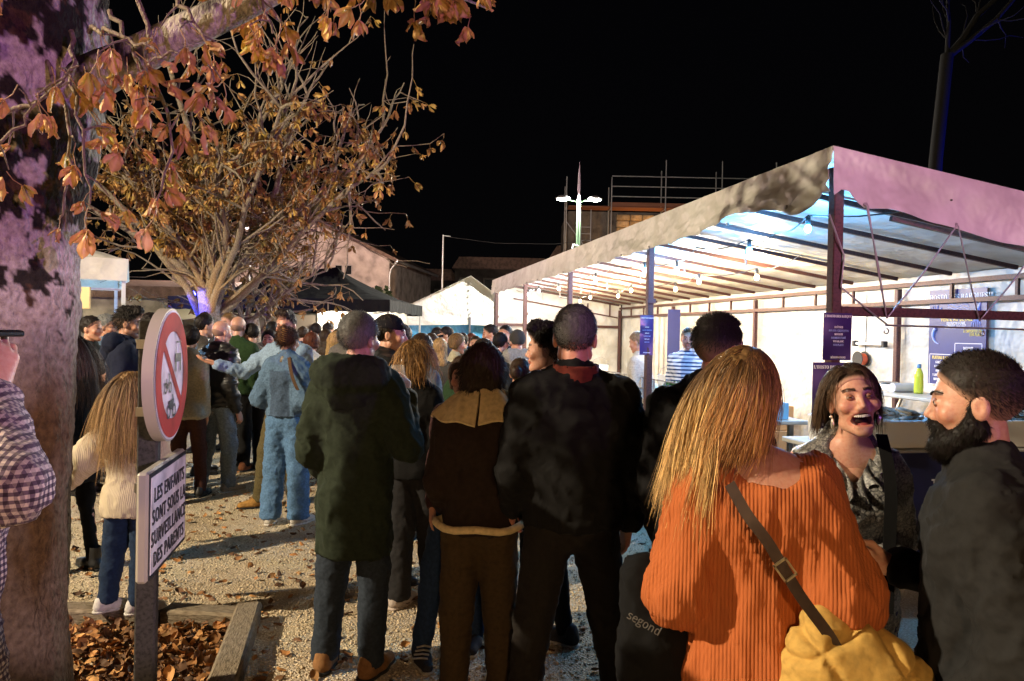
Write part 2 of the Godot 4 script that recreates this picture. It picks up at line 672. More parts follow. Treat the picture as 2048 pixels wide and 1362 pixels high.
# ---------------------------------------------------------------- people
# a person's own axes: faces -z, +x is the right-hand side
func head_vol(c: float, o: Dictionary) -> Vol:
	var open: bool = o.get("open", false)
	var jd := 0.014 if open else 0.0
	var jw := 0.035 if o.get("soft", false) else 0.042
	var q := Vol.new(Vector3(-0.115, -0.155 - jd, -0.145), Vector3(0.115, 0.135, 0.125), c)
	q.ell(Vector3(0, 0.03, 0.012), Vector3(0.074, 0.088, 0.096), 0.02)
	q.ell(Vector3(0, -0.02, -0.03), Vector3(0.057 if o.get("soft", false) else 0.062, 0.085, 0.062), 0.03)
	q.cap(Vector3(-jw, -0.066 - jd, 0.0), Vector3(-0.011, -0.098 - jd, -0.064), 0.024, 0.018, 0.025)
	q.cap(Vector3(jw, -0.066 - jd, 0.0), Vector3(0.011, -0.098 - jd, -0.064), 0.024, 0.018, 0.025)
	q.ell(Vector3(0, -0.098 - jd, -0.072), Vector3(0.02, 0.015, 0.016), 0.018)
	q.cap(Vector3(-0.032, 0.026, -0.078), Vector3(0.032, 0.026, -0.078), 0.011, 0.011, 0.014)
	if c < 0.0095:
		q.ell(Vector3(-0.031, 0.003, -0.096), Vector3(0.017, 0.012, 0.016), 0.012, true)
		q.ell(Vector3(0.031, 0.003, -0.096), Vector3(0.017, 0.012, 0.016), 0.012, true)
	q.cap(Vector3(0, 0.01, -0.086), Vector3(0, -0.031, -0.106), 0.0065, 0.0095, 0.012)
	q.cap(Vector3(-0.012, -0.038, -0.092), Vector3(0.012, -0.038, -0.092), 0.008, 0.008, 0.008)
	for s in [-1.0, 1.0]:
		var up := 0.006 if open else 0.0
		q.ell(Vector3(0.043 * s, -0.026 + up, -0.062 - up * 0.4), Vector3(0.026, 0.022, 0.02), 0.018)
		q.ell(Vector3(0.074 * s, -0.008, 0.012), Vector3(0.012, 0.032, 0.02), 0.006)
		if c < 0.006: q.ell(Vector3(0.088 * s, -0.004, 0.008), Vector3(0.007, 0.02, 0.011), 0.004, true)
	if open:
		q.cap(Vector3(-0.03, -0.054, -0.08), Vector3(0.03, -0.054, -0.08), 0.008, 0.008, 0.01)
		q.cap(Vector3(-0.022, -0.1, -0.082), Vector3(0.022, -0.1, -0.082), 0.008, 0.008, 0.01)
		q.ell(Vector3(0, -0.074, -0.092), Vector3(0.044, 0.021, 0.036), 0.006, true)
		for s in [-1.0, 1.0]: q.ell(Vector3(0.047 * s, -0.028, -0.067), Vector3(0.022, 0.018, 0.02), 0.012)
		for s in [-1.0, 1.0]: q.cap(Vector3(0.026 * s, -0.062, -0.094), Vector3(0.045 * s, -0.051, -0.076), 0.009, 0.004, 0.004, 1.0, 1.0, true)
	elif c < 0.0095:
		q.cap(Vector3(-0.02, -0.058, -0.086), Vector3(0.02, -0.058, -0.086), 0.007, 0.007, 0.006)
		q.cap(Vector3(-0.017, -0.07, -0.085), Vector3(0.017, -0.07, -0.085), 0.007, 0.007, 0.004)
		for s in [-1.0, 1.0]: # eyelids
			q.ell(Vector3(0.031 * s, 0.004, -0.078), Vector3(0.015, 0.01, 0.012), 0.006)
	return q

func face_tint(p: Vector3, o: Dictionary) -> Color:
	if p.z < -0.045:
		var ax := absf(p.x)
		var open: bool = o.get("open", false)
		if ax > 0.012 and ax < 0.05 and absf(p.y - 0.03 + 9.0 * (ax - 0.03) * (ax - 0.03)) < 0.0058: return Color(0.16, 0.12, 0.1)
		if not o.get("eyes", false) and Vector2(ax - 0.031, (p.y - 0.003) * 1.7).length() < 0.0125: return Color(0.2, 0.14, 0.12)
		if open:
			var e := Vector2(p.x / 0.048, (p.y + 0.075) / 0.029).length()
			if e < 0.75 and p.z > -0.084: return Color(0.1, 0.02, 0.02)
			if e < 0.97: return Color(0.95, 0.7, 0.67)
		elif ax < 0.026 and p.y < -0.052 and p.y > -0.076: return Color(0.86, 0.56, 0.54)
		if Vector2(ax - 0.042, p.y + 0.03).length() < 0.024: return Color(1.0, 0.86, 0.82)
	if o.get("stubble", false) and p.y < -0.03 and p.z < 0.03 and p.y > -0.14: return Color(0.62, 0.56, 0.53)
	return Color.WHITE

var head_cache := {}
func head_mesh(c: float, o: Dictionary) -> MB:
	var key := "%.4f%s%s%s%s" % [c, o.get("soft", false), o.get("open", false), o.get("stubble", false), o.get("eyes", false)]
	if not head_cache.has(key):
		head_cache[key] = skin_of(head_vol(c, o), Transform3D.IDENTITY, 0.0, Vector3.ONE, func(p): return face_tint(p, o))
	return head_cache[key]

var hand_cache := {}
func hand_mesh(c: float, curl: Array, spread := 0.0, thumb := 0.3) -> MB:
	# a right hand: wrist at the origin, fingers along +y, palm towards +z, thumb on -x
	var key := "%s %s %.2f %.2f" % [c, curl, spread, thumb]
	if hand_cache.has(key): return hand_cache[key]
	var q := Vol.new(Vector3(-0.1, -0.045, -0.05), Vector3(0.07, 0.21, 0.115), c)
	var kx := [-0.028, -0.0095, 0.0095, 0.027]
	var ky := [0.092, 0.096, 0.091, 0.081]
	var ln := [0.074, 0.083, 0.076, 0.06]
	q.cap(Vector3(0, -0.05, 0), Vector3(0, 0.01, 0), 0.024, 0.024, 0.012, 1.0, 1.25)
	for f in 4:
		q.cap(Vector3(kx[f] * 0.55, 0.012, 0), Vector3(kx[f], ky[f] - 0.004, 0), 0.0155, 0.0125, 0.012)
	for f in 4:
		var p := Vector3(kx[f], ky[f], 0)
		var side: float = (f - 1.5) * (0.06 + spread)
		var a := 0.0
		for j in 3:
			a += curl[f] * [0.8, 1.1, 0.75][j]
			var l: float = ln[f] * [0.45, 0.31, 0.24][j]
			var e := p + Vector3(sin(side) * cos(a), cos(side) * cos(a), sin(a)) * l
			var r: float = [0.0098, 0.009, 0.008, 0.007][j]
			q.cap(p, e, r, r - 0.0009, 0.0035)
			p = e
	q.cap(Vector3(-0.014, 0.012, 0.006), Vector3(-0.036, 0.045, 0.012 + 0.01 * thumb), 0.0165, 0.0125, 0.012)
	var tp := Vector3(-0.036, 0.045, 0.012 + 0.01 * thumb)
	var te := tp + Vector3(-0.026 * (1.0 - thumb * 0.7), 0.026, 0.016 * thumb)
	q.cap(tp, te, 0.0115, 0.0105, 0.005)
	q.cap(te, te + Vector3(-0.01 + 0.022 * thumb, 0.024, 0.014 * thumb), 0.0105, 0.0085, 0.004)
	hand_cache[key] = skin_of(q)
	return hand_cache[key]

func place_hand(into: MB, right: bool, wrist: Vector3, dir: Vector3, palm: Vector3, c: float, curl: Array, sc := 1.0, spread := 0.0, thumb := 0.3) -> void:
	var y := dir.normalized()
	var z := (palm - y * palm.dot(y)).normalized()
	var x := y.cross(z)
	if not right: into.add(hand_mesh(c, curl, spread, thumb), Transform3D(Basis(x * sc, y * sc, z * sc), wrist))
	else:
		var m := hand_mesh(c, curl, spread, thumb)
		var f := MB.new()
		for j in m.v.size():
			f.v.append(Vector3(-m.v[j].x, m.v[j].y, m.v[j].z))
			f.n.append(Vector3(-m.n[j].x, m.n[j].y, m.n[j].z))
		f.t = m.t
		f.k = m.k
		for j in range(0, m.i.size(), 3): f.i.append_array(PackedInt32Array([m.i[j], m.i[j + 2], m.i[j + 1]]))
		into.add(f, Transform3D(Basis(x * sc, y * sc, z * sc), wrist))

# hair: a shell, then strands over it
func streak(p: Vector3, c: Color, sd: int, contrast := 0.5) -> Color:
	fold.seed = 90 + sd
	var f := fold.get_noise_3d(p.x * 110.0, p.y * 10.0, p.z * 110.0)
	var g := 1.0 + contrast * 1.6 * f
	return Color(c.r * g, c.g * g, c.b * g)

func fur(b: MB, shell: MB, n: int, length: float, wide: float, comb: Callable, c: Color, keep = null, edge := 0.0) -> void:
	var tris := shell.i.size() / 3
	for j in n:
		var q := rng.randi() % tris * 3
		var a := shell.v[shell.i[q]]
		var e := shell.v[shell.i[q + 1]]
		var f := shell.v[shell.i[q + 2]]
		var u := rng.randf()
		var w := rng.randf() * (1.0 - u)
		var p := a + (e - a) * u + (f - a) * w
		if keep != null and not keep.call(p): continue
		if edge > 0.0 and p.y * -0.72 + p.z * -0.69 > 0.0: continue
		var nn := shell.n[shell.i[q]]
		var d: Vector3 = (comb.call(p, nn) + Vector3(rng.randfn(), rng.randfn(), rng.randfn()) * 0.22).normalized()
		var s := nn.cross(d).normalized() * wide
		var l := length * rng.randf_range(0.6, 1.25)
		var mid := p + d * l * 0.55 + nn * l * 0.06
		var tip := p + d * l + Vector3(0, -0.12, 0) * l
		var g := rng.randf_range(0.6, 1.45)
		var s0 := b.v.size()
		var kk := Color(c.r * g, c.g * g, c.b * g)
		p -= nn * 0.002
		b.v.append_array(PackedVector3Array([p - s, p + s, p + nn * wide, mid - s * 0.7, mid + s * 0.7, mid + nn * wide * 0.7, tip]))
		var sn := s.normalized()
		b.n.append_array(PackedVector3Array([(nn - sn).normalized(), (nn + sn).normalized(), nn, (nn - sn).normalized(), (nn + sn).normalized(), nn, nn]))
		for y in 7:
			b.t.append(Vector2.ZERO)
			b.k.append(kk)
		for e2 in [[0, 2, 3, 5], [2, 1, 5, 4]]:
			b.i.append_array(PackedInt32Array([s0 + e2[0], s0 + e2[1], s0 + e2[2], s0 + e2[1], s0 + e2[3], s0 + e2[2]]))
		b.i.append_array(PackedInt32Array([s0 + 3, s0 + 5, s0 + 6, s0 + 5, s0 + 4, s0 + 6]))

func strand(b: MB, path: Array, wide: float, kol: Callable, center: Vector3) -> void:
	var s := b.v.size()
	var m := path.size()
	for j in m:
		var p: Vector3 = path[j]
		var d: Vector3 = (path[mini(j + 1, m - 1)] - path[maxi(j - 1, 0)]).normalized()
		var out := p - Vector3(center.x, p.y, center.z)
		if p.y > center.y: out = p - center
		out = (out - d * out.dot(d)).normalized()
		var side := d.cross(out)
		var f := float(j) / (m - 1)
		var w := wide * (1.0 - 0.75 * f * f)
		b.v.append_array(PackedVector3Array([p - side * w, p + out * w * 0.7, p + side * w]))
		b.n.append_array(PackedVector3Array([(out - side).normalized(), out, (out + side).normalized()]))
		var kk: Color = kol.call(f)
		for q in 3:
			b.k.append(kk)
			b.t.append(Vector2(0, f))
	for j in m - 1:
		var a := s + j * 3
		b.i.append_array(PackedInt32Array([a, a + 3, a + 1, a + 1, a + 3, a + 4, a + 1, a + 4, a + 2, a + 2, a + 4, a + 5]))

func push_out(p: Vector3, solids: Array) -> Vector3:
	for e in solids:
		var q: Vector3 = (p - e[0]) / e[1]
		var l := q.length()
		if l < 1.0 and l > 0.001: p = e[0] + q / l * e[1]
	return p

func hair(o: Dictionary, x: Transform3D, c: float, sc: float) -> MB:
	# o: style, color (linear), fur (number of short strands), length
	var style: String = o.get("style", "short")
	var kol: Color = o.get("color", Color(0.02, 0.014, 0.01))
	var sd := int(o.get("seed", 1))
	var q: Vol
	var cut_n := Vector3(0, -0.72, -0.69)
	var b := MB.new()
	var tint := func(p): return streak(p, kol, sd, o.get("contrast", 0.5))
	var hairline := func(p, col):
		var e := clampf((0.004 - Vector3(p).dot(cut_n)) / 0.014, 0.0, 1.0)
		return Color(0.46, 0.26, 0.18).lerp(col, e)
	match style:
		"bald":
			q = Vol.new(Vector3(-0.1, -0.1, -0.02), Vector3(0.1, 0.06, 0.125), maxf(c, 0.006))
			q.ell(Vector3(0, 0.026, 0.012), Vector3(0.0755, 0.086, 0.0985), 0.01)
			q.cut(Vector3(0, 1.0, -0.35), -0.012, 0.004)
			q.cut(cut_n, 0.004, 0.004)
			tint = func(p): return Color(kol.r, kol.g, kol.b)
		"short", "fade", "crop", "quiff":
			q = Vol.new(Vector3(-0.115, -0.115, -0.15), Vector3(0.115, 0.2, 0.15), c)
			var th: float = o.get("thick", 0.012)
			q.ell(Vector3(0, 0.034 + th * 0.4, 0.012), Vector3(0.0755 + th * 0.45, 0.088 + th * 0.7, 0.096 + th * 0.7), 0.02)
			if style == "quiff":
				q.cap(Vector3(-0.04, 0.118, -0.07), Vector3(0.04, 0.118, -0.07), 0.026, 0.026, 0.03)
				q.cap(Vector3(0, 0.13, -0.06), Vector3(0, 0.12, 0.05), 0.03, 0.03, 0.04)
			q.cut(cut_n, 0.007, 0.01)
			q.cut(Vector3(0, -1, 0.1), 0.08, 0.01)
			tint = func(p): return hairline.call(p, streak(p, kol, sd, 0.5))
			if style == "fade" or style == "quiff":
				tint = func(p):
					var s := streak(p, kol, sd, 0.35)
					var g := clampf((p.y + 0.055) / 0.1, 0.0, 1.0)
					return hairline.call(p, Color(0.34, 0.2, 0.14).lerp(s, g * 0.75 + 0.25))
		"bowl", "bob":
			q = Vol.new(Vector3(-0.14, -0.24, -0.15), Vector3(0.14, 0.15, 0.15), c)
			var low: float = o.get("low", -0.075)
			q.ell(Vector3(0, 0.035, 0.014), Vector3(0.092, 0.102, 0.112), 0.02)
			q.cap(Vector3(-0.03, 0.02, 0.035), Vector3(-0.03, low + 0.03, 0.04), 0.068, 0.062, 0.03)
			q.cap(Vector3(0.03, 0.02, 0.035), Vector3(0.03, low + 0.03, 0.04), 0.068, 0.062, 0.03)
			q.cut(Vector3(0, -0.55, -0.83), 0.028, 0.012)
			q.cut(Vector3(0, -1, 0.25), -low + 0.01, 0.012)
		"long":
			var ln: float = o.get("length", 0.4)
			q = Vol.new(Vector3(-0.16, -ln - 0.06, -0.14), Vector3(0.16, 0.15, 0.19), maxf(c, 0.008))
			q.ell(Vector3(0, 0.034, 0.014), Vector3(0.086, 0.099, 0.108), 0.02)
			q.cap(Vector3(-0.035, 0.02, 0.035), Vector3(-0.05, -ln * 0.55, 0.075), 0.062, 0.055, 0.03)
			var rl: float = ln * o.get("right", 1.0)
			q.cap(Vector3(0.035, 0.02, 0.035), Vector3(0.05 if rl == ln else 0.03, -rl * 0.55, 0.075 if rl == ln else 0.05), 0.062, 0.055, 0.03)
			q.cap(Vector3(-0.05, -ln * 0.55, 0.075), Vector3(-0.035, -ln, 0.085), 0.055, 0.02, 0.04)
			if rl == ln: q.cap(Vector3(0.05, -ln * 0.55, 0.075), Vector3(0.045, -ln * 0.95, 0.085), 0.055, 0.022, 0.04)
			q.cap(Vector3(0.0, -ln * 0.4, 0.075), Vector3(0.0, -ln, 0.09), 0.05, 0.022, 0.04)
			q.cut(Vector3(0, -0.45, -0.89), 0.032, 0.012)
			if o.get("front", false):
				q.cap(Vector3(-0.07, 0.03, 0.0), Vector3(-0.085, -ln * 0.8, -0.06), 0.024, 0.03, 0.03)
				q.cap(Vector3(0.07, 0.03, 0.0), Vector3(0.085, -ln * 0.8, -0.06), 0.024, 0.03, 0.03)
		"updo":
			q = Vol.new(Vector3(-0.13, -0.2, -0.15), Vector3(0.13, 0.17, 0.22), c)
			q.ell(Vector3(0, 0.032, 0.012), Vector3(0.081, 0.094, 0.103), 0.02)
			tint = func(p): return hairline.call(p, streak(p, kol, sd, o.get("contrast", 0.5)))
			q.cut(cut_n, 0.008, 0.01)
			q.cut(Vector3(0, -1, 0.3), 0.07, 0.01)
			var bn: Vector3 = o.get("bun", Vector3(0, 0.02, 0.12))
			q.ell(bn, o.get("bunsize", Vector3(0.045, 0.05, 0.04)), 0.015)
		"curly":
			q = Vol.new(Vector3(-0.15, -0.15, -0.15), Vector3(0.15, 0.18, 0.17), c)
			q.ell(Vector3(0, 0.04, 0.015), Vector3(0.1, 0.108, 0.115), 0.02)
			q.cut(Vector3(0, -0.62, -0.78), 0.016, 0.01)
	fold.seed = sd
	var wr: float = o.get("lump", 0.004)
	var shell := skin_of(q, Transform3D.IDENTITY, wr if style != "bald" else 0.0, Vector3(70, 10 if style in ["long", "bowl", "bob"] else 40, 70) if style != "curly" else Vector3(55, 55, 55), tint, sd)
	b.add(shell)
	var nf: int = o.get("fur", 0)
	if nf > 0:
		var comb: Callable = o.get("comb", func(p, n): return n * 0.5 + Vector3(0, -0.5, 0.6))
		fur(b, shell, nf, o.get("furlen", 0.022), o.get("furwide", 0.0012), comb, kol, o.get("keep"), 0.0 if style in ["bowl", "updo"] else 1.0)
	var r := MB.new()
	r.add(b, x * Transform3D(Basis.from_scale(Vector3.ONE * sc), Vector3.ZERO))
	return r

func person(s: Dictionary) -> Node3D:
	var t0 := Time.get_ticks_usec()
	var H: float = s.get("h", 1.7)
	var K := (H - 0.025) / 1.72
	var fem: bool = s.get("fem", false)
	var w: float = s.get("w", 1.0)
	var c: float = s.get("c", 0.022)
	var sd: int = s.get("seed", taken.get("person", 0) + 3)
	var at: Vector2 = s.at
	var root := thing(s.get("called", "person"), s.label, "person", Vector3(at.x, 0, at.y), deg_to_rad(s.get("turn", 0.0)), s.get("group", ""))
	var hip: Vector3 = Vector3(0, 0.93, 0) * K + s.get("hip", Vector3.ZERO)
	var S: Vector3 = Vector3(hip.x, 1.415 * K, hip.z) + s.get("lean", Vector3.ZERO)
	var sw := (0.126 if fem else 0.152) * w * K
	var bulk: float = s.get("bulk", 0.012)
	var la: Array = s.get("la", [Vector3(-0.045, -0.29, 0.04), Vector3(-0.045, -0.52, -0.06)])
	var ra: Array = s.get("ra", [Vector3(0.045, -0.29, 0.04), Vector3(0.045, -0.52, -0.06)])
	var sl := S + Vector3(-sw, -0.036, 0)
	var sr := S + Vector3(sw, -0.036, 0)
	var el: Vector3 = sl + la[0] * K
	var wl: Vector3 = sl + la[1] * K
	var er: Vector3 = sr + ra[0] * K
	var wr: Vector3 = sr + ra[1] * K
	# head
	var hb := Basis.from_euler(Vector3(deg_to_rad(s.get("hp", 0.0)), deg_to_rad(s.get("hy", 0.0)), deg_to_rad(s.get("hr", 0.0))))
	var hx := Transform3D(hb.scaled(Vector3.ONE * K * s.get("hs", 1.0)), S + Vector3(0, 0.198, -0.03) * K + s.get("head", Vector3.ZERO))
	var hc: float = s.get("hc", 0.0095 if c > 0.02 else 0.0065)
	var face: Dictionary = s.get("face", {})
	var body := MB.new()
	body.add(head_mesh(hc, face), hx)
	var nk := Vol.new(S + Vector3(-0.16, -0.12, -0.16), S + Vector3(0.16, 0.24, 0.16), 0.012 if c < 0.018 else 0.016)
	nk.cap(S + Vector3(0, -0.06, 0.01), hx * Vector3(0, -0.06, 0.014), (0.05 if fem else 0.06) * K, (0.045 if fem else 0.055) * K, 0.02)
	nk.cap(S + Vector3(-0.08, -0.03, 0.0), S + Vector3(0.08, -0.03, 0.0), 0.05 * K, 0.05 * K, 0.05)
	if s.has("neckcut"):
		for e in [-1.0, 1.0]: nk.cap(S + Vector3(0.05 * e, 0.0, 0.005), S + Vector3(0.13 * e, -0.03, 0.0), 0.055 * K, 0.05 * K, 0.05)
		nk.cap(S + Vector3(0.02, -0.06, 0.03), S + Vector3(0.11, -0.06, 0.03), 0.08 * K, 0.07 * K, 0.05)
	body.add(skin_of(nk))
	# the body under the clothes
	var core := Vol.new(Vector3(minf(minf(el.x, wl.x), hip.x - 0.3), 0.0, minf(minf(el.z, wl.z), minf(er.z, wr.z)) - 0.25), Vector3(maxf(maxf(er.x, wr.x), hip.x + 0.3), maxf(S.y, maxf(wl.y, wr.y)) + 0.12, maxf(maxf(el.z, er.z), hip.z) + 0.25), 0.042 if c > 0.02 else 0.03)
	core.cap(S + Vector3(0, -0.06, 0), hip, 0.08 * K, 0.09 * K, 0.03, 0.8, 1.0)
	core.cap(sl, el, 0.036, 0.03, 0.02)
	core.cap(el, wl, 0.03, 0.026, 0.02)
	core.cap(sr, er, 0.036, 0.03, 0.02)
	core.cap(er, wr, 0.03, 0.026, 0.02)
	core.cap(S + Vector3(-sw, -0.03, 0), S + Vector3(sw, -0.03, 0), 0.035, 0.035, 0.02)
	# legs
	var feet: Array = s.get("feet", [Vector2(-0.1, 0.02), Vector2(0.1, -0.02)])
	var bend: Array = s.get("bend", [0.02, 0.03])
	var lw: float = s.get("lw", 0.012)
	var hj := 0.085 * K
	var hl := hip + Vector3(-hj, -0.05, 0)
	var hr := hip + Vector3(hj, -0.05, 0)
	var al := Vector3(feet[0].x, 0.085 * K, feet[0].y)
	var ar := Vector3(feet[1].x, 0.085 * K, feet[1].y)
	var kl := (hl + al) * 0.5 + Vector3(0, 0.02, -bend[0])
	var kr := (hr + ar) * 0.5 + Vector3(0, 0.02, -bend[1])
	for e in [[hl, kl, al], [hr, kr, ar]]:
		core.cap(e[0], e[1], 0.06, 0.045, 0.02)
		core.cap(e[1], e[2], 0.045, 0.035, 0.02)
	body.add(skin_of(core))
	# hands
	var hcell: float = s.get("handc", 0.0075 if c > 0.014 else 0.005)
	var lh: Dictionary = s.get("lh", {})
	var rh: Dictionary = s.get("rh", {})
	place_hand(body, false, wl + (wl - el).normalized() * 0.015, lh.get("dir", (wl - el).normalized()), lh.get("palm", Vector3(1, 0, 0.2)), lh.get("c", hcell), lh.get("curl", [0.25, 0.3, 0.35, 0.4]), K * (0.9 if fem else 1.0), lh.get("spread", 0.0), lh.get("thumb", 0.4))
	place_hand(body, true, wr + (wr - er).normalized() * 0.015, rh.get("dir", (wr - er).normalized()), rh.get("palm", Vector3(-1, 0, 0.2)), rh.get("c", hcell), rh.get("curl", [0.25, 0.3, 0.35, 0.4]), K * (0.9 if fem else 1.0), rh.get("spread", 0.0), rh.get("thumb", 0.4))
	obj("body", body, skin(s.get("skin", 0)), root)
	# trousers
	var tc: float = s.get("tc", c)
	var tq := Vol.new(Vector3(minf(feet[0].x, hip.x - 0.2) - 0.15, 0.0, minf(minf(feet[0].y, feet[1].y), hip.z - 0.1) - 0.18), Vector3(maxf(feet[1].x, hip.x + 0.2) + 0.15, hip.y + 0.16, maxf(maxf(feet[0].y, feet[1].y), hip.z + 0.1) + 0.18), tc)
	var hw := (0.09 if fem else 0.086) * K * sqrt(w)
	tq.cap(hip + Vector3(-0.045 * K, 0.0, 0.012), hip + Vector3(0.045 * K, 0.0, 0.012), 0.104 * K * sqrt(w), 0.104 * K * sqrt(w), 0.04, 1.0, 1.08)
	tq.cap(hip + Vector3(0, 0.0, 0), hip + Vector3(0, 0.14, 0), 0.125 * K * w, 0.112 * K * w, 0.04, 1.0, 1.25)
	for e in [[hl, kl, al], [hr, kr, ar]]:
		tq.cap(e[0], e[1], hw + lw * 0.3, 0.062 * K + lw, 0.03)
		tq.cap(e[1], e[2] + Vector3(0, -0.04, 0), 0.06 * K + lw, 0.045 * K + lw * float(s.get("flare", 1.0)), 0.025)
	if s.get("skirt", 0.0) > 0.0:
		tq.cap(hip, Vector3(hip.x, s.skirt, hip.z), 0.16 * K, 0.2 * K, 0.05)
		tq.cut(Vector3(0, -1, 0), -s.skirt)
	else: tq.cut(Vector3(0, -1, 0), -float(s.get("ankle", 0.05)))
	tq.cut(Vector3(0, 1, 0), hip.y + 0.12)
	obj(s.get("legname", "trousers"), skin_of(tq, Transform3D.IDENTITY, s.get("legfold", 0.006), Vector3(9, 11, 9), null, sd + 1), s.legs, root)
	# shoes
	var fy: Array = s.get("fy", [10.0, -10.0])
	for f in 2:
		var a: Vector3 = al if f == 0 else ar
		var q := Vol.new(Vector3(-0.075, -0.02, -0.24), Vector3(0.075, 0.16, 0.11), 0.009 if c < 0.014 else 0.014)
		q.cap(Vector3(0, 0.04, 0.045), Vector3(0, 0.036, -0.06), 0.04, 0.046, 0.02)
		q.cap(Vector3(0, 0.036, -0.06), Vector3(0, 0.026, -0.165), 0.045, 0.034, 0.03)
		q.cap(Vector3(0, 0.05, 0.02), Vector3(0, s.get("boot", 0.085), 0.03), 0.042, 0.042, 0.03)
		q.cut(Vector3(0, -1, 0), -0.012)
		var fx := Transform3D(Basis(Vector3.UP, deg_to_rad(fy[f])).scaled(Vector3.ONE * K), Vector3(a.x, 0, a.z))
		var shoe := obj("shoe", skin_of(q, fx), s.get("shoe", cloth(0.02, 0.018, 0.016, "shiny")), root)
		var so := Vol.new(Vector3(-0.08, -0.02, -0.24), Vector3(0.08, 0.06, 0.11), 0.009 if c < 0.014 else 0.014)
		so.cap(Vector3(0, 0.012, 0.045), Vector3(0, 0.012, -0.06), 0.046, 0.051, 0.02)
		so.cap(Vector3(0, 0.012, -0.06), Vector3(0, 0.012, -0.168), 0.05, 0.038, 0.03)
		so.cut(Vector3(0, 1, 0), s.get("sole", 0.02), 0.003)
		so.cut(Vector3(0, -1, 0), 0.0, 0.003)
		obj("sole", skin_of(so, fx), s.get("solemat", cloth(0.03, 0.03, 0.03)), shoe)
	# the garment on the upper body
	var hem: float = s.get("hem", 0.86) * K
	var lo := Vector3(minf(minf(el.x, wl.x), minf(hip.x - 0.2, sl.x)) - 0.12, minf(hem, minf(wl.y, wr.y)) - 0.08, minf(minf(minf(el.z, wl.z), minf(er.z, wr.z)), S.z - 0.12) - 0.14)
	var hi := Vector3(maxf(maxf(er.x, wr.x), maxf(hip.x + 0.2, sr.x)) + 0.12, maxf(S.y, maxf(maxf(el.y, er.y), maxf(wl.y, wr.y))) + 0.14, maxf(maxf(maxf(el.z, er.z), maxf(wl.z, wr.z)), maxf(S.z, hip.z) + 0.12) + 0.14)
	var g := Vol.new(lo, hi, c)
	var chest := (0.098 if fem else 0.112) * K * sqrt(w) + bulk
	g.cap(S + Vector3(-sw * 0.6, -0.125 * K, 0), S + Vector3(sw * 0.6, -0.125 * K, 0), chest, chest, 0.05, 1.0, 1.08)
	if fem: g.cap(S + Vector3(-0.06, -0.17 * K, -0.07), S + Vector3(0.06, -0.17 * K, -0.07), 0.055 + bulk, 0.055 + bulk, 0.06)
	var waist := Vector3(lerpf(S.x, hip.x, 0.7), 1.1 * K, lerpf(S.z, hip.z, 0.7))
	g.cap(S + Vector3(0, -0.13 * K, 0), waist, (0.125 if fem else 0.15) * K * w + bulk * 0.8, (0.112 if fem else 0.14) * K * w + bulk * 0.8 + s.get("belly", 0.0), 0.06, 1.0, 1.3)
	g.cap(waist, Vector3(hip.x, maxf(hem, hip.y - 0.08), hip.z), (0.112 if fem else 0.14) * K * w + bulk * 0.8 + s.get("belly", 0.0), (0.152 if fem else 0.15) * K * w + bulk * 0.8, 0.06, 1.0, 1.25)
	if hem < hip.y - 0.08: g.cap(Vector3(hip.x, hip.y - 0.05, hip.z), Vector3(hip.x, hem - 0.05, hip.z), 0.15 * K * w + bulk * 0.8, 0.152 * K * w + bulk * 0.8 + s.get("flarehem", 0.0), 0.06, 1.0, 1.2)
	g.cap(S + Vector3(-sw * 0.6, -0.016, 0.005), S + Vector3(0, 0.055 * K, 0.0), 0.048 * K + bulk, 0.052 * K + bulk * 0.4, 0.05)
	g.cap(S + Vector3(sw * 0.6, -0.016, 0.005), S + Vector3(0, 0.055 * K, 0.0), 0.048 * K + bulk, 0.052 * K + bulk * 0.4, 0.05)
	g.cut(Vector3(0, -1, s.get("hemtilt", 0.0)), -hem, 0.01)
	if s.has("neckcut"): g.ell(S + s.neckcut[0], s.neckcut[1], 0.01, true)
	var sv: float = s.get("sleeve", 0.0)
	var rs := (0.046 if fem else 0.055) * K + bulk + sv * 0.4
	var re := (0.04 if fem else 0.047) * K + bulk * 0.8 + sv
	var rw = (0.032 if fem else 0.036) * K + bulk * 0.5 + s.get("cuff", 0.0)
	for e in [[sl, el, wl], [sr, er, wr]]:
		g.cap(e[0], e[1], rs, re, 0.035)
		if s.get("short_sleeve", false): continue
		g.cap(e[1], e[1].lerp(e[2], 0.97), re, rw, 0.02)
	var top := obj(s.get("topname", "jacket"), skin_of(g, Transform3D.IDENTITY, s.get("fold", 0.007), s.get("folds", Vector3(8, 7, 8)), s.get("toptint"), sd), s.top, root)
	if s.get("short_sleeve", false):
		var arm := Vol.new(lo, hi, 0.014)
		for e in [[sl, el, wl], [sr, er, wr]]:
			arm.cap(e[0], e[1], 0.04, 0.038, 0.02)
			arm.cap(e[1], e[2], 0.038, 0.027, 0.02)
		obj("arms", skin_of(arm), skin(s.get("skin", 0)), root)
	if s.has("collar"):
		var q := Vol.new(S + Vector3(-0.16, -0.05, -0.18), S + Vector3(0.16, 0.16, 0.16), 0.009 if c < 0.015 else 0.014)
		var ch: float = s.get("collarh", 0.055)
		var cr: float = s.get("collarr", 0.066)
		q.cap(S + Vector3(0, 0.02, 0.0), S + Vector3(0, 0.04 + ch, -0.006), cr + 0.012, cr, 0.01)
		q.cut(Vector3(0, 1, s.get("collartilt", -0.25)), S.y + 0.03 + ch, 0.006)
		q.cap(S + Vector3(0, 0.03, -0.0), S + Vector3(0, 0.2, -0.008), cr - 0.008, cr - 0.008, 0.006, 1.0, 1.0, true)
		obj("collar", skin_of(q, Transform3D.IDENTITY, 0.003), s.collar, root)
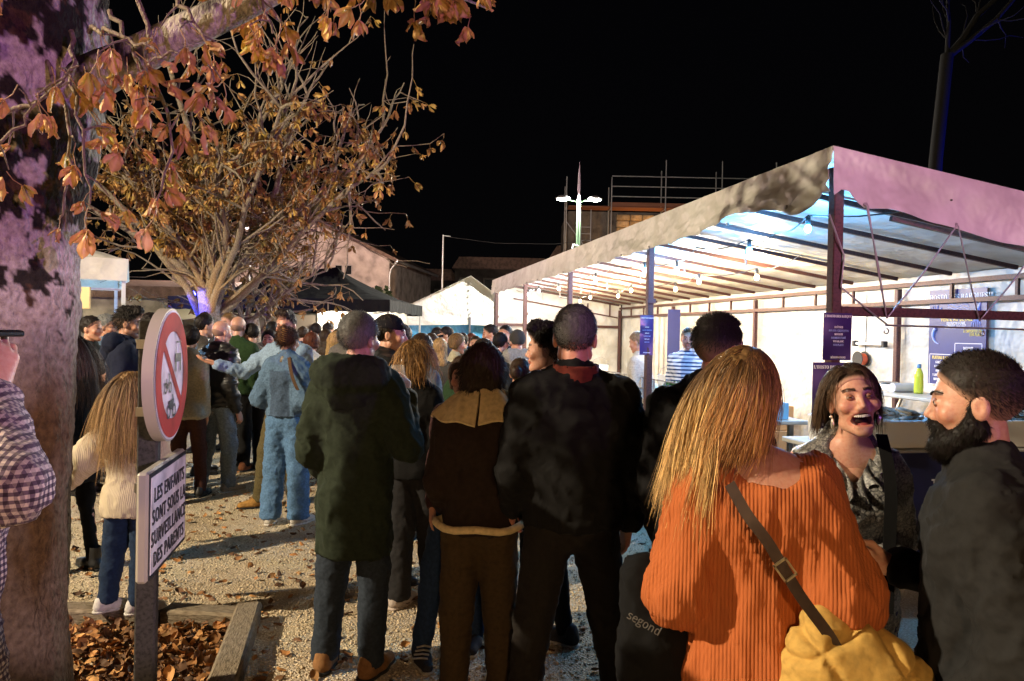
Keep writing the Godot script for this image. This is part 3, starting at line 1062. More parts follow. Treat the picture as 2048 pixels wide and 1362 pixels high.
	if s.has("hood"):
		var q := Vol.new(S + Vector3(-0.24, -0.16, -0.14), S + Vector3(0.24, 0.17, 0.26), 0.011 if c < 0.015 else 0.016)
		q.cap(S + Vector3(-0.1, 0.035, 0.085), S + Vector3(0.1, 0.035, 0.085), 0.075 + bulk * 0.5, 0.075 + bulk * 0.5, 0.02)
		q.cap(S + Vector3(-0.035, -0.06, 0.118), S + Vector3(0.035, -0.06, 0.118), 0.07, 0.07, 0.05)
		q.cap(S + Vector3(-0.1, 0.03, 0.05), S + Vector3(-0.07, 0.0, -0.09), 0.05, 0.035, 0.03)
		q.cap(S + Vector3(0.1, 0.03, 0.05), S + Vector3(0.07, 0.0, -0.09), 0.05, 0.035, 0.03)
		q.cap(S + Vector3(0, 0.06, 0.0), S + Vector3(0, 0.2, -0.01), 0.065, 0.085, 0.02, 1.0, 1.0, true)
		obj("hood", skin_of(q, Transform3D.IDENTITY, 0.008, Vector3(12, 10, 12), null, sd), s.hood, root)
	# hair, eyes
	var ho: Dictionary = s.get("hair", {})
	if ho.get("style", "") != "none":
		obj("hair", hair(ho, Transform3D(hb, hx.origin), s.get("hairc", hc), K * s.get("hs", 1.0)), hair_mat(), root)
	if face.get("eyes", false):
		for x in [-0.031, 0.031]:
			var e := MB.new()
			e.col = Color(0.36, 0.32, 0.3)
			e.sphere(Vector3(x, 0.003, -0.0785), Vector3.ONE * 0.0125, 10, 14)
			e.col = Color(0.025, 0.013, 0.007)
			e.sphere(Vector3(x + face.get("look", 0.0), 0.003, -0.0852), Vector3(0.0078, 0.0078, 0.0062), 8, 12)
			e.col = Color(0.004, 0.004, 0.004)
			e.sphere(Vector3(x + face.get("look", 0.0), 0.003, -0.0876), Vector3(0.0034, 0.0034, 0.0045), 6, 10)
			var r := MB.new()
			r.add(e, hx)
			obj("eye", r, mat(Color.WHITE, 0.12), root)
			# lids
			var lid := MB.new()
			lid.col = Color(0.42, 0.31, 0.27)
			for up in [1.0, -1.0]:
				lid.grid(10, 4, func(u, v):
					var an = lerpf(-1.2, 1.2, u) * up
					var la2 = lerpf((0.13 if up > 0 else 0.13) if face.get("open", false) else (0.28 if up > 0 else 0.42), 1.15, v) * up
					var rr := 0.0142
					return Vector3(x, 0.003, -0.0785) + Vector3(sin(-an) * cos(la2 * cos(an * 0.9)), sin(la2 * cos(an * 0.75)), -cos(an) * cos(la2)) * rr)
			var l2 := MB.new()
			l2.add(lid, hx)
			obj("eyelids", l2, skin(s.get("skin", 0)), root)
	root.set_meta("S", S)
	if TIMES: print("%5d ms %s" % [(Time.get_ticks_usec() - t0) / 1000, s.label])
	return root
# ---------------------------------------------------------------- lights and ground
func emissive(c: Color, e: float) -> StandardMaterial3D:
	var m := StandardMaterial3D.new()
	m.albedo_color = Color(0.9, 0.9, 0.9)
	m.emission_enabled = true
	m.emission = c
	m.emission_energy_multiplier = e
	return m

func omni(at: Vector3, c: Color, e: float, size := 0.03, parent: Node = self) -> OmniLight3D:
	var l := OmniLight3D.new()
	l.name = "lamp_light" if parent != self else numbered("lamp_light")
	l.light_color = c
	l.light_energy = e
	l.light_size = size
	l.omni_range = 40.0
	l.omni_attenuation = 2.0
	l.shadow_enabled = true
	parent.add_child(l, true)
	l.position = at
	return l

func spot(at: Vector3, to: Vector3, c: Color, e: float, angle: float, soft: float, size: float, parent: Node) -> void:
	var l := SpotLight3D.new()
	l.name = "lamp_light"
	l.light_color = c
	l.light_energy = e
	l.light_size = size
	l.spot_angle = angle
	l.spot_angle_attenuation = soft
	l.spot_range = 60.0
	l.spot_attenuation = 2.0
	l.shadow_enabled = true
	parent.add_child(l, true)
	l.transform = Transform3D(Basis.looking_at(to - at, Vector3.UP), at)

var dark_metal: StandardMaterial3D
func stage_lamp(label: String, at: Vector3, to: Vector3, c: Color, e: float, angle: float, size := 0.06, stand := true, barn := false) -> Node3D:
	# a round spotlight can on a tripod stand
	var t := thing("stage_lamp", label, "spotlight", Vector3(at.x, 0, at.z))
	var y := Vector3(0, at.y, 0)
	var dir := (to - at).normalized()
	if stand:
		obj("stand", MB.new().tube([Vector3.ZERO, y - Vector3(0, 0.16, 0)], [0.02, 0.015], 8), dark_metal, t)
		for q in 3: obj("leg", MB.new().bar(Vector3(0, 0.75, 0), Vector3(cos(q * 2.1) * 0.5, 0.0, sin(q * 2.1) * 0.5), 0.018), dark_metal, t)
	var x := Transform3D(Basis.looking_at(dir, Vector3.UP), y)
	var can := MB.new()
	can.tube([Vector3(0, 0, 0.18), Vector3(0, 0, 0.17), Vector3(0, 0, 0.0)], [0.05, 0.085, 0.095], 18)
	var b := MB.new()
	b.add(can, x)
	obj("housing", b, dark_metal, t)
	var y2 := MB.new()
	y2.bar(Vector3(-0.11, 0, 0.08), Vector3(-0.11, -0.16, 0.08), 0.012).bar(Vector3(0.11, 0, 0.08), Vector3(0.11, -0.16, 0.08), 0.012).bar(Vector3(-0.115, -0.16, 0.08), Vector3(0.115, -0.16, 0.08), 0.012)
	var y3 := MB.new()
	y3.add(y2, Transform3D(Basis(Vector3.UP, x.basis.get_euler().y), y))
	obj("yoke", y3, dark_metal, t)
	var face := MB.new()
	face.tube([Vector3(0, 0, -0.002), Vector3(0, 0, -0.012)], [0.08, 0.08], 18)
	var f2 := MB.new()
	f2.add(face, x)
	if barn:
		var flap := MB.new().box(Vector3(0, -0.048, -0.19), Vector3(0.34, 0.003, 0.3), Basis(Vector3.RIGHT, dir.y))
		var f3 := MB.new()
		f3.add(flap, x)
		obj("barn_door", f3, dark_metal, t)
	obj("lens", f2, emissive(c, 3.0), t)
	spot(y + dir * 0.04, y + dir * 5.0, c, e, angle, 0.35, size, t)
	return t

func build_lights() -> void:
	dark_metal = mat(C(0.015, 0.015, 0.016), 0.5, 0.3)
	# what lights the near people from behind the photographer: a street lamp, a stall lamp and a violet stage light
	var p := thing("street_lamp", "grey street lamp standing left of the near tree", "street lamp", Vector3(-9.2, 0, -0.1))
	obj("pole", MB.new().tube([Vector3.ZERO, Vector3(0, 5.2, 0), Vector3(0.25, 5.6, -0.1), Vector3(0.9, 5.75, -0.4)], [0.08, 0.05, 0.045, 0.04], 10), dark_metal, p)
	obj("head", MB.new().box(Vector3(1.1, 5.76, -0.5), Vector3(0.6, 0.08, 0.3), Basis(Vector3.UP, 0.42), 0.02), dark_metal, p)
	obj("lamp_glass", MB.new().box(Vector3(1.1, 5.70, -0.5), Vector3(0.44, 0.03, 0.2), Basis(Vector3.UP, 0.42)), emissive(Color(1.0, 0.86, 0.66), 3.0), p)
	spot(Vector3(1.1, 5.67, -0.5), Vector3(6.8, 0.0, -6.0), Color(1.0, 0.92, 0.79), L_STREET, 68.0, 0.3, 0.1, p)
	stage_lamp("warm floodlight on a stand behind the woman in the orange sweater", Vector3(0.35, 2.25, 3.2), Vector3(0.7, 1.0, -1.8), Color(1.0, 0.8, 0.58), L_WARM, 40.0, 0.12)
	stage_lamp("violet stage light with a barn door aimed at the near tree", Vector3(4.6, 2.15, 4.2), Vector3(-1.5, 2.6, -2.8), Color(0.78, 0.45, 1.0), L_VIOLET, 19.0, 0.02, true, true)
	stage_lamp("pink stage light with a barn door aimed at the stall's side", Vector3(5.0, 2.15, 4.0), Vector3(3.2, 2.75, -4.7), Color(0.95, 0.66, 0.86), L_VIOLET * 2.2, 20.0, 0.02, true, true)
	stage_lamp("small pale lamp on a stand at the right of the photographer", Vector3(2.4, 2.0, 1.2), Vector3(-1.15, 1.22, -2.4), Color(1.0, 0.87, 0.97), 15.0, 8.5, 0.03)

func build_setting() -> void:
	var gravel := noise_tex("gravel", FastNoiseLite.TYPE_CELLULAR, 0.045, [[0.0, C(0.27, 0.21, 0.145)], [0.12, C(0.45, 0.37, 0.27)], [0.35, C(0.56, 0.475, 0.36)], [0.8, C(0.72, 0.64, 0.51)]], 3, 1024)
	var gbump := noise_tex("gravel_bump", FastNoiseLite.TYPE_CELLULAR, 0.045, [], 3, 1024)
	var gm := mat(Color.WHITE, 0.95, 0.0, gravel, 1.1, gbump, 1.9, true)
	var g := MB.new()
	var nz := FastNoiseLite.new()
	nz.seed = 4
	nz.frequency = 0.55
	nz.fractal_octaves = 4
	var near := func(u, v):
		var x := lerpf(-12.0, 12.0, u)
		var z := lerpf(4.0, -26.0, v)
		return Vector3(x, 0.012 * nz.get_noise_2d(x * 1.5, z * 1.5), z)
	g.grid(120, 150, near)
	for j in g.v.size():
		var p := g.v[j]
		var f := clampf(1.05 + 0.4 * nz.get_noise_2d(p.x, p.z) + 0.2 * nz.get_noise_2d(p.x * 4.0, p.z * 4.0), 0.35, 1.3)
		g.k[j] = Color(f, f * 0.945, f * 0.83)
	for e in [[-200, 200, 4, 60], [-200, 200, -200, -26], [-200, -12, -26, 4], [12, 200, -26, 4]]:
		g.quad(Vector3(e[0], 0, e[3]), Vector3(e[1], 0, e[3]), Vector3(e[1], 0, e[2]), Vector3(e[0], 0, e[2]))
	struct("ground", g, gm)
	# loose stones
	var st := MB.new()
	st.sphere(Vector3.ZERO, Vector3(1, 0.55, 0.75), 4, 6)
	var where := []
	var tints := []
	for j in 42000:
		var d := 2.2 + 7.5 * pow(rng.randf(), 1.5)
		var x := rng.randf_range(-0.75, 0.45) * d
		if x < -1.25 and d < 3.9: continue
		var s := rng.randf_range(0.003, 0.011)
		where.append(Transform3D(Basis.from_euler(Vector3(rng.randf() * 0.8, rng.randf() * TAU, rng.randf() * 0.8)).scaled(Vector3.ONE * s), Vector3(x, 0.012 * nz.get_noise_2d(x * 1.5, -d * 1.5) + s * 0.3, -d)))
		var f := rng.randf_range(0.55, 1.35)
		tints.append(Color(0.5 * f, 0.41 * f, 0.28 * f))
	many("loose_gravel", st.mesh(), mat(Color.WHITE, 0.9), where, tints)
	tag(get_node("loose_gravel"), "loose pale stones strewn over the gravel ground", "gravel")
	# fallen leaves: a bed of litter under the near tree, and strays on the gravel
	var fl := MB.new()
	var flat := func(u, v):
		var wd = sin(PI * pow(v, 0.7)) * 0.3 * (u - 0.5) * 2.0
		return Vector3(wd, 0.12 * absf(u - 0.5) * 2.0 + 0.22 * (v - 0.5) * (v - 0.5) * 2.0 + 0.03 * sin(v * 9.0 + u * 4.0), v - 0.5)
	fl.grid(4, 7, flat)
	var lm := mat(Color.WHITE, 0.7)
	lm.backlight_enabled = true
	lm.backlight = Color(0.25, 0.15, 0.08)
	for part in 2:
		where = []
		tints = []
		for j in (5200 if part == 0 else 1500):
			var x: float
			var z: float
			var s: float
			if part == 0:
				z = -rng.randf_range(2.0, 3.86)
				x = rng.randf_range(-3.4, -1.36 - (z + 3.9) * -0.22)
				s = rng.randf_range(0.04, 0.095)
			else:
				z = -(2.4 + 8.0 * pow(rng.randf(), 1.3))
				x = rng.randf_range(-0.8, 0.35) * -z
				if rng.randf() < 0.5: x = -1.9 + rng.randfn() * 0.9
				s = rng.randf_range(0.03, 0.075)
			var lift := rng.randf_range(0.008, 0.055) if part == 0 else 0.014
			where.append(Transform3D(Basis.from_euler(Vector3(rng.randfn() * (0.5 if part == 0 else 0.25), rng.randf() * TAU, rng.randfn() * 0.4 + (PI if rng.randf() < 0.4 else 0.0))).scaled(Vector3.ONE * s), Vector3(x, lift, z)))
			var f := rng.randf_range(0.35, 1.3)
			tints.append([Color(0.34, 0.155, 0.05), Color(0.26, 0.13, 0.055), Color(0.42, 0.22, 0.08), Color(0.16, 0.085, 0.045)][rng.randi() % 4] * f)
		many("fallen_leaves", fl.mesh(), lm, where, tints)
		tag(get_node("fallen_leaves" if part == 0 else "fallen_leaves_001"), "bed of dry brown leaves between the timber edging and the tree" if part == 0 else "stray dry leaves scattered over the pale gravel", "leaves")
	# timber edging
	var wood := mat(Color.WHITE, 0.85, 0.0, noise_tex("wood", FastNoiseLite.TYPE_SIMPLEX, 0.02, [[0.0, C(0.06, 0.045, 0.03)], [0.4, C(0.19, 0.15, 0.1)], [1.0, C(0.33, 0.27, 0.19)]], 5), 3.0, noise_tex("wood_bump", FastNoiseLite.TYPE_SIMPLEX, 0.05, [], 5), 0.5)
	wood.uv1_scale = Vector3(1.2, 9.0, 9.0)
	var specs := [[Vector3(-3.4, 0.035, -3.94), Vector3(-1.88, 0.035, -3.97), "weathered timber edging log beneath the girl's white sneakers"], [Vector3(-1.86, 0.04, -3.97), Vector3(-1.42, 0.04, -3.93), "short weathered timber edging log behind the sign post"], [Vector3(-1.42, 0.055, -4.02), Vector3(-1.07, 0.055, -2.5), "weathered timber edging log running towards the camera by the leaf litter"]]
	for s in specs:
		var a: Vector3 = s[0]
		var b: Vector3 = s[1]
		var l := (b - a).length()
		var t := obj("timber_log", MB.new().box(Vector3.ZERO, Vector3(l, 0.11, 0.13), Basis.IDENTITY, 0.014), wood)
		t.position = (a + b) * 0.5
		t.rotation.y = atan2(-(b - a).z, (b - a).x)
		tag(t, s[2], "timber edging", "timber edging of the tree bed")
# ---------------------------------------------------------------- the seafood stall
# own axes: x from the open front to the back wall, -z along its length away from the camera
const STALL_TURN := 11.2
func stall_at(x: float, y: float, z: float) -> Vector3:
	return Vector3(2.06, 0, -4.7) + Basis(Vector3.UP, deg_to_rad(STALL_TURN)) * Vector3(x, y, z)
func roof_y(x: float) -> float: return 2.8 - 0.145 * x

func build_stall() -> void:
	var tn := deg_to_rad(STALL_TURN)
	var o := Vector3(2.06, 0, -4.7)
	var maroon := mat(C(0.085, 0.032, 0.028), 0.55, 0.2, noise_tex("paint", FastNoiseLite.TYPE_SIMPLEX, 0.03, [[0.0, grey(0.6)], [0.5, grey(0.9)], [1.0, grey(1.0)]], 4), 2.0)
	var steel := mat(C(0.28, 0.27, 0.26), 0.4, 0.6)
	var canvas_tex := noise_tex("canvas", FastNoiseLite.TYPE_SIMPLEX_SMOOTH, 0.008, [[0.0, Color(0.84, 0.83, 0.8)], [0.35, Color(0.91, 0.9, 0.88)], [0.6, Color(0.95, 0.945, 0.93)], [1.0, Color(1, 1, 0.99)]], 6)
	var cbump := noise_tex("canvas_bump", FastNoiseLite.TYPE_SIMPLEX_SMOOTH, 0.012, [], 4)
	var canvas := mat(C(0.56, 0.555, 0.535), 0.5, 0.0, canvas_tex, 0.35, cbump, 4.0)
	canvas.backlight_enabled = true
	canvas.backlight = Color(0.05, 0.05, 0.05)
	var t := thing("market_stall", "long white canvas market stall with maroon frame and lit bulbs", "market stall", o, tn)
	var L := 12.52
	for i in 5:
		var z := -3.13 * i
		obj("post", MB.new().box(Vector3(0.0, 1.36, z), Vector3(0.07, 2.72, 0.07), Basis.IDENTITY, 0.006), maroon, t)
		obj("post", MB.new().box(Vector3(3.0, 1.1, z), Vector3(0.06, 2.2, 0.06), Basis.IDENTITY, 0.006), maroon, t)
		if i > 0: obj("bracket", MB.new().box(Vector3(0.0, 1.98, z + 0.045), Vector3(0.09, 0.05, 0.03)), maroon, t)
	obj("beam", MB.new().box(Vector3(-0.003, 2.69, -L / 2 - 0.0), Vector3(0.05, 0.06, L - 0.08)), maroon, t)
	for y in [2.24, 2.04]: obj("beam", MB.new().box(Vector3(2.997, y, -L / 2), Vector3(0.045, 0.045, L - 0.08)), maroon, t)
	for i in 17:
		var z := -0.3913 * 2 * i
		if i % 4: obj("strut", MB.new().box(Vector3(2.997, 2.14, z), Vector3(0.03, 0.15, 0.03)), maroon, t)
		var a := Vector3(0.03, roof_y(0.03) - 0.05, z)
		var b := Vector3(2.98, roof_y(2.98) - 0.05, z)
		obj("rafter", MB.new().bar(a, b, 0.035, 0.04), maroon, t)
		if i % 2 == 0 and i > 0:
			var c := a.lerp(b, 0.36)
			obj("hanger", MB.new().bar(c + Vector3(0, -0.02, 0), c + Vector3(0.0, -0.2, 0.02), 0.014), steel, t)
	for z in [0.0, -L]:
		obj("beam", MB.new().box(Vector3(1.5, 1.8, z), Vector3(2.92, 0.06, 0.05)), maroon, t)
		obj("brace", MB.new().bar(Vector3(0.4, roof_y(0.4) - 0.33, z + 0.001), Vector3(2.95, 2.02, z + 0.001), 0.03), maroon, t)
		for x in [2.2, 2.75]: obj("strut", MB.new().box(Vector3(x, 2.2, z), Vector3(0.028, 0.3, 0.028)), maroon, t)
	# canvas roof, sagging a little between the rafters
	var sag := func(u, v):
		var x := lerpf(-0.09, 3.1, u)
		var z := lerpf(0.09, -L - 0.05, v)
		fold.seed = 3
		var bay := absf(sin(z / 0.7826 * PI))
		return Vector3(x, roof_y(x) - 0.012 - 0.016 * bay * sin(clampf(u, 0, 1) * PI) + 0.006 * fold.get_noise_3d(x * 2.0, 0.0, z * 2.0), z)
	obj("roof_canvas", MB.new().sheet(24, 160, sag, 0.004), canvas, t)
	# front valance: crumpled strip hanging from the roof edge
	var val := func(u, v):
		var z := lerpf(-L - 0.06, 0.1, u)
		fold.seed = 11
		var k := pow(clampf((u - 0.72) / 0.28, 0, 1), 2.0)
		var hem := 0.335 - 0.012 * absf(sin(z * 3.75)) + 0.024 * fold.get_noise_2d(z * 2.1, 3.0) - 0.09 * exp(-pow((z + 1.05) * 2.4, 2.0)) + 0.06 * exp(-pow((z + 0.22) * 5.5, 2.0)) - 0.07 * exp(-pow((z - 0.06) * 9.0, 2.0))
		var w: float = 0.035 * fold.get_noise_2d(z * 1.9 + v * 1.2, v * 1.6) + 0.022 * maxf(0.0, 1.0 - absf(fold.get_noise_2d(z * 3.4 - v * 1.9, v * 2.0 + 7.0)) * 3.0)
		return Vector3(-0.096 - w * (0.25 + v) * (0.5 + 0.7 * k) - 0.03 * v, roof_y(-0.09) + 0.012 - v * hem, z)
	obj("front_valance", MB.new().sheet(220, 14, val, 0.003), canvas, t)
	var side := func(u, v):
		var x := lerpf(-0.1, 3.12, u)
		fold.seed = 12
		var hem := 0.36 - 0.05 * exp(-pow((x - 0.3) * 6.0, 2.0)) + 0.012 * sin(x * 7.0) - 0.1 * exp(-pow((x + 0.02) * 12.0, 2.0))
		var w := 0.014 * fold.get_noise_2d(x * 1.8, v * 0.8) + 0.02 * exp(-pow((x - 0.25 - 0.2 * v) * 10.0, 2.0))
		return Vector3(x, roof_y(x) + 0.012 - v * hem, 0.098 + w * v + 0.02 * v)
	obj("side_valance", MB.new().sheet(60, 12, side, 0.003), canvas, t)
	for sx in [0.95, 1.98, 2.9]:
		var seam := func(u, v): return side.call((sx + 0.1 + (u - 0.5) * 0.022) / 3.22, v) + Vector3(0, 0, 0.0025)
		obj("seam", MB.new().grid(2, 12, seam), canvas, t)
	for sz in [0.12, 0.27, 0.42, 0.57, 0.72, 0.86]:
		var seam := func(u, v): return val.call(sz + (u - 0.5) * 0.0018, v) + Vector3(-0.0025, 0, 0)
		obj("seam", MB.new().grid(2, 14, seam), canvas, t)
	for x in [0.12, 0.78, 1.42, 2.1, 2.75]:
		obj("eyelet", MB.new().tube([Vector3(x, roof_y(x) - 0.315, 0.115), Vector3(x, roof_y(x) - 0.315, 0.128)], [0.013, 0.013], 10), steel, t)
	for q in 15:
		var z := -0.35 - q * 0.83
		obj("eyelet", MB.new().tube([Vector3(-0.13, 2.515, z), Vector3(-0.148, 2.515, z)], [0.013, 0.013], 10), steel, t)
	# back and end walls
	var back := func(u, v):
		var z := lerpf(0.05, -L - 0.02, u)
		fold.seed = 14
		return Vector3(3.07 + 0.02 * fold.get_noise_2d(z * 1.2, v * 0.6) + 0.006 * sin(z * 9.0) * v, lerpf(2.33, 0.02, v), z)
	obj("back_wall", MB.new().sheet(140, 10, back, 0.003), canvas, t)
	var fin := func(u, v):
		var x := lerpf(3.05, -0.06, u)
		fold.seed = 15
		var dg := 0.05 * (1.0 - absf(fold.get_noise_2d(x * 0.8 + v * 1.4, v * 0.5 - x * 0.5)) * 3.0)
		return Vector3(x, lerpf(roof_y(x) - 0.02, 0.02, v), -L - 0.09 + 0.05 * fold.get_noise_2d(x * 1.1, v * 1.0) * v + maxf(dg, 0.0) * 0.7)
	obj("end_wall", MB.new().sheet(50, 40, fin, 0.003), canvas, t)
	# the inner curtain between the second and third back posts
	var cur := func(u, v):
		var x := lerpf(2.3, 2.95, u)
		return Vector3(x, lerpf(1.98, 0.4, v), -9.25 + 0.025 * sin(u * 40.0) * (0.3 + 0.7 * v))
	obj("curtain", MB.new().sheet(40, 4, cur, 0.003), canvas, t)
	# elastic cords from the side valance to the beam
	var pts := []
	var tops := [0.12, 0.78, 1.42, 2.1, 2.75]
	var lows := [0.36, 0.36, 1.06, 1.72, 2.4]
	for q in 5:
		var a := Vector3(tops[q], roof_y(tops[q]) - 0.32, 0.13)
		var b := Vector3(lows[q], 1.76, 0.035)
		obj("elastic_cord", MB.new().tube([a, a.lerp(b, 0.5) + Vector3(0.01, -0.01, 0), b], [0.0055, 0.0055, 0.0055], 6), steel, t)
		if q < 4:
			var c := Vector3(lows[q + 1], 1.76, 0.035)
			obj("elastic_cord", MB.new().tube([a + Vector3(0.01, 0, 0), (a + c) * 0.5, c], [0.0055, 0.0055, 0.0055], 6), steel, t)
	var lc := [Vector3(-0.11, 2.4, 0.09), Vector3(0.03, 2.15, 0.05), Vector3(0.012, 1.95, 0.05), Vector3(0.2, 1.82, 0.045), Vector3(0.36, 1.72, 0.04)]
	obj("elastic_cord", MB.new().tube(lc, [0.006, 0.006, 0.006, 0.006, 0.006], 6), steel, t)
	obj("hook_rail", MB.new().tube([Vector3(0.34, 1.715, 0.05), Vector3(2.6, 1.70, 0.05)], [0.007, 0.007], 6), steel, t)
	for x in [0.34, 1.06, 1.72, 2.4]:
		var h := []
		var hr := []
		for q in 9:
			h.append(Vector3(x + 0.016 * sin(q * 0.62), 1.695 - 0.018 + 0.018 * cos(q * 0.62), 0.06))
			hr.append(0.0045)
		obj("hook", MB.new().tube(h, hr, 6), steel, t)
	# counters
	var board := mat(C(0.5, 0.5, 0.48), 0.45, 0.0, canvas_tex, 1.0)
	var navy := mat(C(0.012, 0.012, 0.07), 0.5, 0.0, canvas_tex, 0.6)
	var ct := thing("end_counter", "counter with navy lettered banner at the near end of the stall", "counter", o, tn)
	obj("top", MB.new().box(Vector3(1.5, 0.86, -0.45), Vector3(2.7, 0.035, 0.72), Basis.IDENTITY, 0.006), board, ct)
	for x in [0.25, 1.5, 2.75]:
		for z in [-0.15, -0.75]: obj("leg", MB.new().box(Vector3(x, 0.42, z), Vector3(0.04, 0.84, 0.04)), steel, ct)
	var ban := func(u, v): return Vector3(lerpf(0.16, 2.86, u), lerpf(0.865, 0.06, v), -0.075 + 0.008 * sin(u * 22.0) * v)
	obj("banner", MB.new().sheet(60, 6, ban, 0.003), navy, ct)
	lettering("L'HOSTO DES BARQUES", 0.13, mat(C(0.5, 0.49, 0.52), 0.6), ct, Transform3D(Basis.IDENTITY, Vector3(1.78, 0.62, -0.06)), "lettering", true, 0.95, false)
	var fc := thing("front_counter", "long serving counter along the open front of the stall", "counter", o, tn)
	obj("top", MB.new().box(Vector3(0.42, 0.9, -6.9), Vector3(0.7, 0.035, 11.0), Basis.IDENTITY, 0.006), board, fc)
	obj("front_panel", MB.new().box(Vector3(0.1, 0.45, -6.9), Vector3(0.012, 0.84, 10.9)), board, fc)
	for q in 6: obj("leg", MB.new().box(Vector3(0.72, 0.44, -1.6 - q * 2.1), Vector3(0.04, 0.88, 0.04)), steel, fc)
	for e in [[0.14, 1.02], [0.14, 1.14]]: obj("rail", MB.new().bar(Vector3(e[0], e[1], -1.45), Vector3(e[0], e[1], -5.5), 0.014), steel, fc)
	for q in 14: obj("rail_post", MB.new().box(Vector3(0.14, 1.03, -1.45 - q * 0.31), Vector3(0.012, 0.24, 0.012)), steel, fc)
	# polystyrene trays of oysters on the near counter
	var foam := mat(C(0.78, 0.77, 0.74), 0.8, 0.0, null, 1.0)
	var shell_m := mat(Color.WHITE, 0.55)
	var shells := []
	for q in 3:
		var b := MB.new()
		fold.seed = 60 + q
		b.sphere(Vector3.ZERO, Vector3(0.055, 0.016, 0.034), 8, 12)
		for j in b.v.size():
			var p := b.v[j]
			var f := fold.get_noise_3d(p.x * 60, p.y * 120 + q * 9, p.z * 60)
			b.v[j] = p * (1.0 + 0.4 * f)
			var g := clampf(0.14 + 0.3 * f + (0.12 if p.y < 0 else 0.0), 0.03, 0.5)
			b.k[j] = Color(g, g * 0.95, g * 0.8)
		shells.append(b.mesh())
	var trays := [[0.62, -0.36, 0.75, "white foam tray heaped with oysters behind the laughing woman's shoulder"], [1.42, -0.36, 0.75, "white foam tray heaped with oysters nearest the bearded man"], [2.25, -0.4, 0.7, "white foam tray heaped with oysters at the back of the counter"]]
	for s in trays:
		var bt := thing("oyster_tray", s[3], "tray", stall_at(s[0], 0.88, s[1]), tn, "trays on the near counter")
		var w: float = s[2]
		var b := MB.new()
		b.box(Vector3(0, 0.012, 0), Vector3(w, 0.02, 0.4), Basis.IDENTITY, 0.004)
		for e in [-1.0, 1.0]:
			b.box(Vector3(e * (w / 2 + 0.012), 0.1, 0), Vector3(0.03, 0.19, 0.44), Basis(Vector3.FORWARD, e * 0.12), 0.006)
			b.box(Vector3(0, 0.1, e * 0.215), Vector3(w, 0.19, 0.03), Basis(Vector3.RIGHT, e * 0.12), 0.006)
		obj("box", b, foam, bt)
		for j in 42:
			var sh := MeshInstance3D.new()
			sh.name = part_name("oyster", bt)
			sh.mesh = shells[rng.randi() % 3]
			sh.material_override = shell_m
			bt.add_child(sh)
			var rx := rng.randf_range(-0.45, 0.45) * w
			var rz := rng.randf_range(-0.17, 0.17)
			sh.transform = Transform3D(Basis.from_euler(Vector3(rng.randfn() * 0.3, rng.randf() * TAU, rng.randfn() * 0.3)) * rng.randf_range(0.9, 1.3), Vector3(rx, 0.17 + 0.09 * (1.0 - pow(rx / (w * 0.5), 2.0)) * rng.randf_range(0.3, 1.0), rz))
	# seafood displayed further along the front counter
	var food := thing("seafood_platter", "platter of prawns and green salad by the second front post", "platter", stall_at(0.42, 0.92, -3.3), tn)
	obj("dish", MB.new().lathe(Vector3.ZERO, [Vector2(0, 0.01), Vector2(0.2, 0.012), Vector2(0.28, 0.05), Vector2(0.285, 0.052), Vector2(0.2, 0.0), Vector2(0.0, 0.0)], 24), steel, food)
	for j in 34:
		var a := rng.randf() * TAU
		var r := 0.22 * sqrt(rng.randf())
		var pr := []
		var rr := []
		for q in 6:
			pr.append(Vector3(0.035 * cos(q * 0.5), 0.035 * sin(q * 0.5), 0))
			rr.append([0.004, 0.009, 0.011, 0.01, 0.008, 0.004][q])
		var b := MB.new()
		b.col = Color(0.55, 0.2, 0.11) * rng.randf_range(0.8, 1.2)
		b.add(MB.new())
		b.tube(pr, rr, 6)
		var w := MB.new()
		w.add(b, Transform3D(Basis.from_euler(Vector3(rng.randf() * 2, rng.randf() * TAU, rng.randf())), Vector3(r * cos(a), 0.05 + 0.05 * rng.randf(), r * sin(a))))
		obj("prawn", w, mat(Color.WHITE, 0.35) if j == 0 else (food.get_node("prawn") as MeshInstance3D).material_override, food)
	for j in 16:
		var b := MB.new()
		b.col = Color(0.05, 0.16, 0.025) * rng.randf_range(0.7, 1.5)
		var a := rng.randf() * TAU
		var lf := func(u, v): return Vector3((u - 0.5) * 0.09 * sin(v * 2.8 + 0.2), v * 0.11, 0.02 * sin(u * 12.0) + 0.05 * v * v)
		var w := MB.new()
		b.grid(5, 5, lf)
		w.add(b, Transform3D(Basis.from_euler(Vector3(rng.randfn() * 0.5, a, 0)), Vector3(0.1 * cos(a), 0.08, -0.1 + 0.1 * sin(a))))
		obj("salad_leaf", w, shell_m, food)
	# folding table by the back wall
	var ft := thing("folding_table", "pale folding table with trestle legs against the back wall", "table", stall_at(2.55, 0, -2.15), tn)
	obj("top", MB.new().box(Vector3(0, 1.06, 0), Vector3(0.62, 0.035, 1.5), Basis.IDENTITY, 0.008), board, ft)
	for z in [-0.6, 0.6]:
		for e in [-1.0, 1.0]: obj("leg", MB.new().bar(Vector3(-0.24 * e, 1.04, z), Vector3(0.25 * e, 0.0, z + e * 0.012), 0.025), steel, ft)
	var bo := thing("bottle", "yellow green plastic bottle with blue cap on the folding table", "bottle", stall_at(2.6, 1.0775, -2.31), tn)
	var lime := mat(C(0.55, 0.62, 0.06), 0.15)
	lime.backlight_enabled = true
	lime.backlight = Color(0.5, 0.55, 0.05)
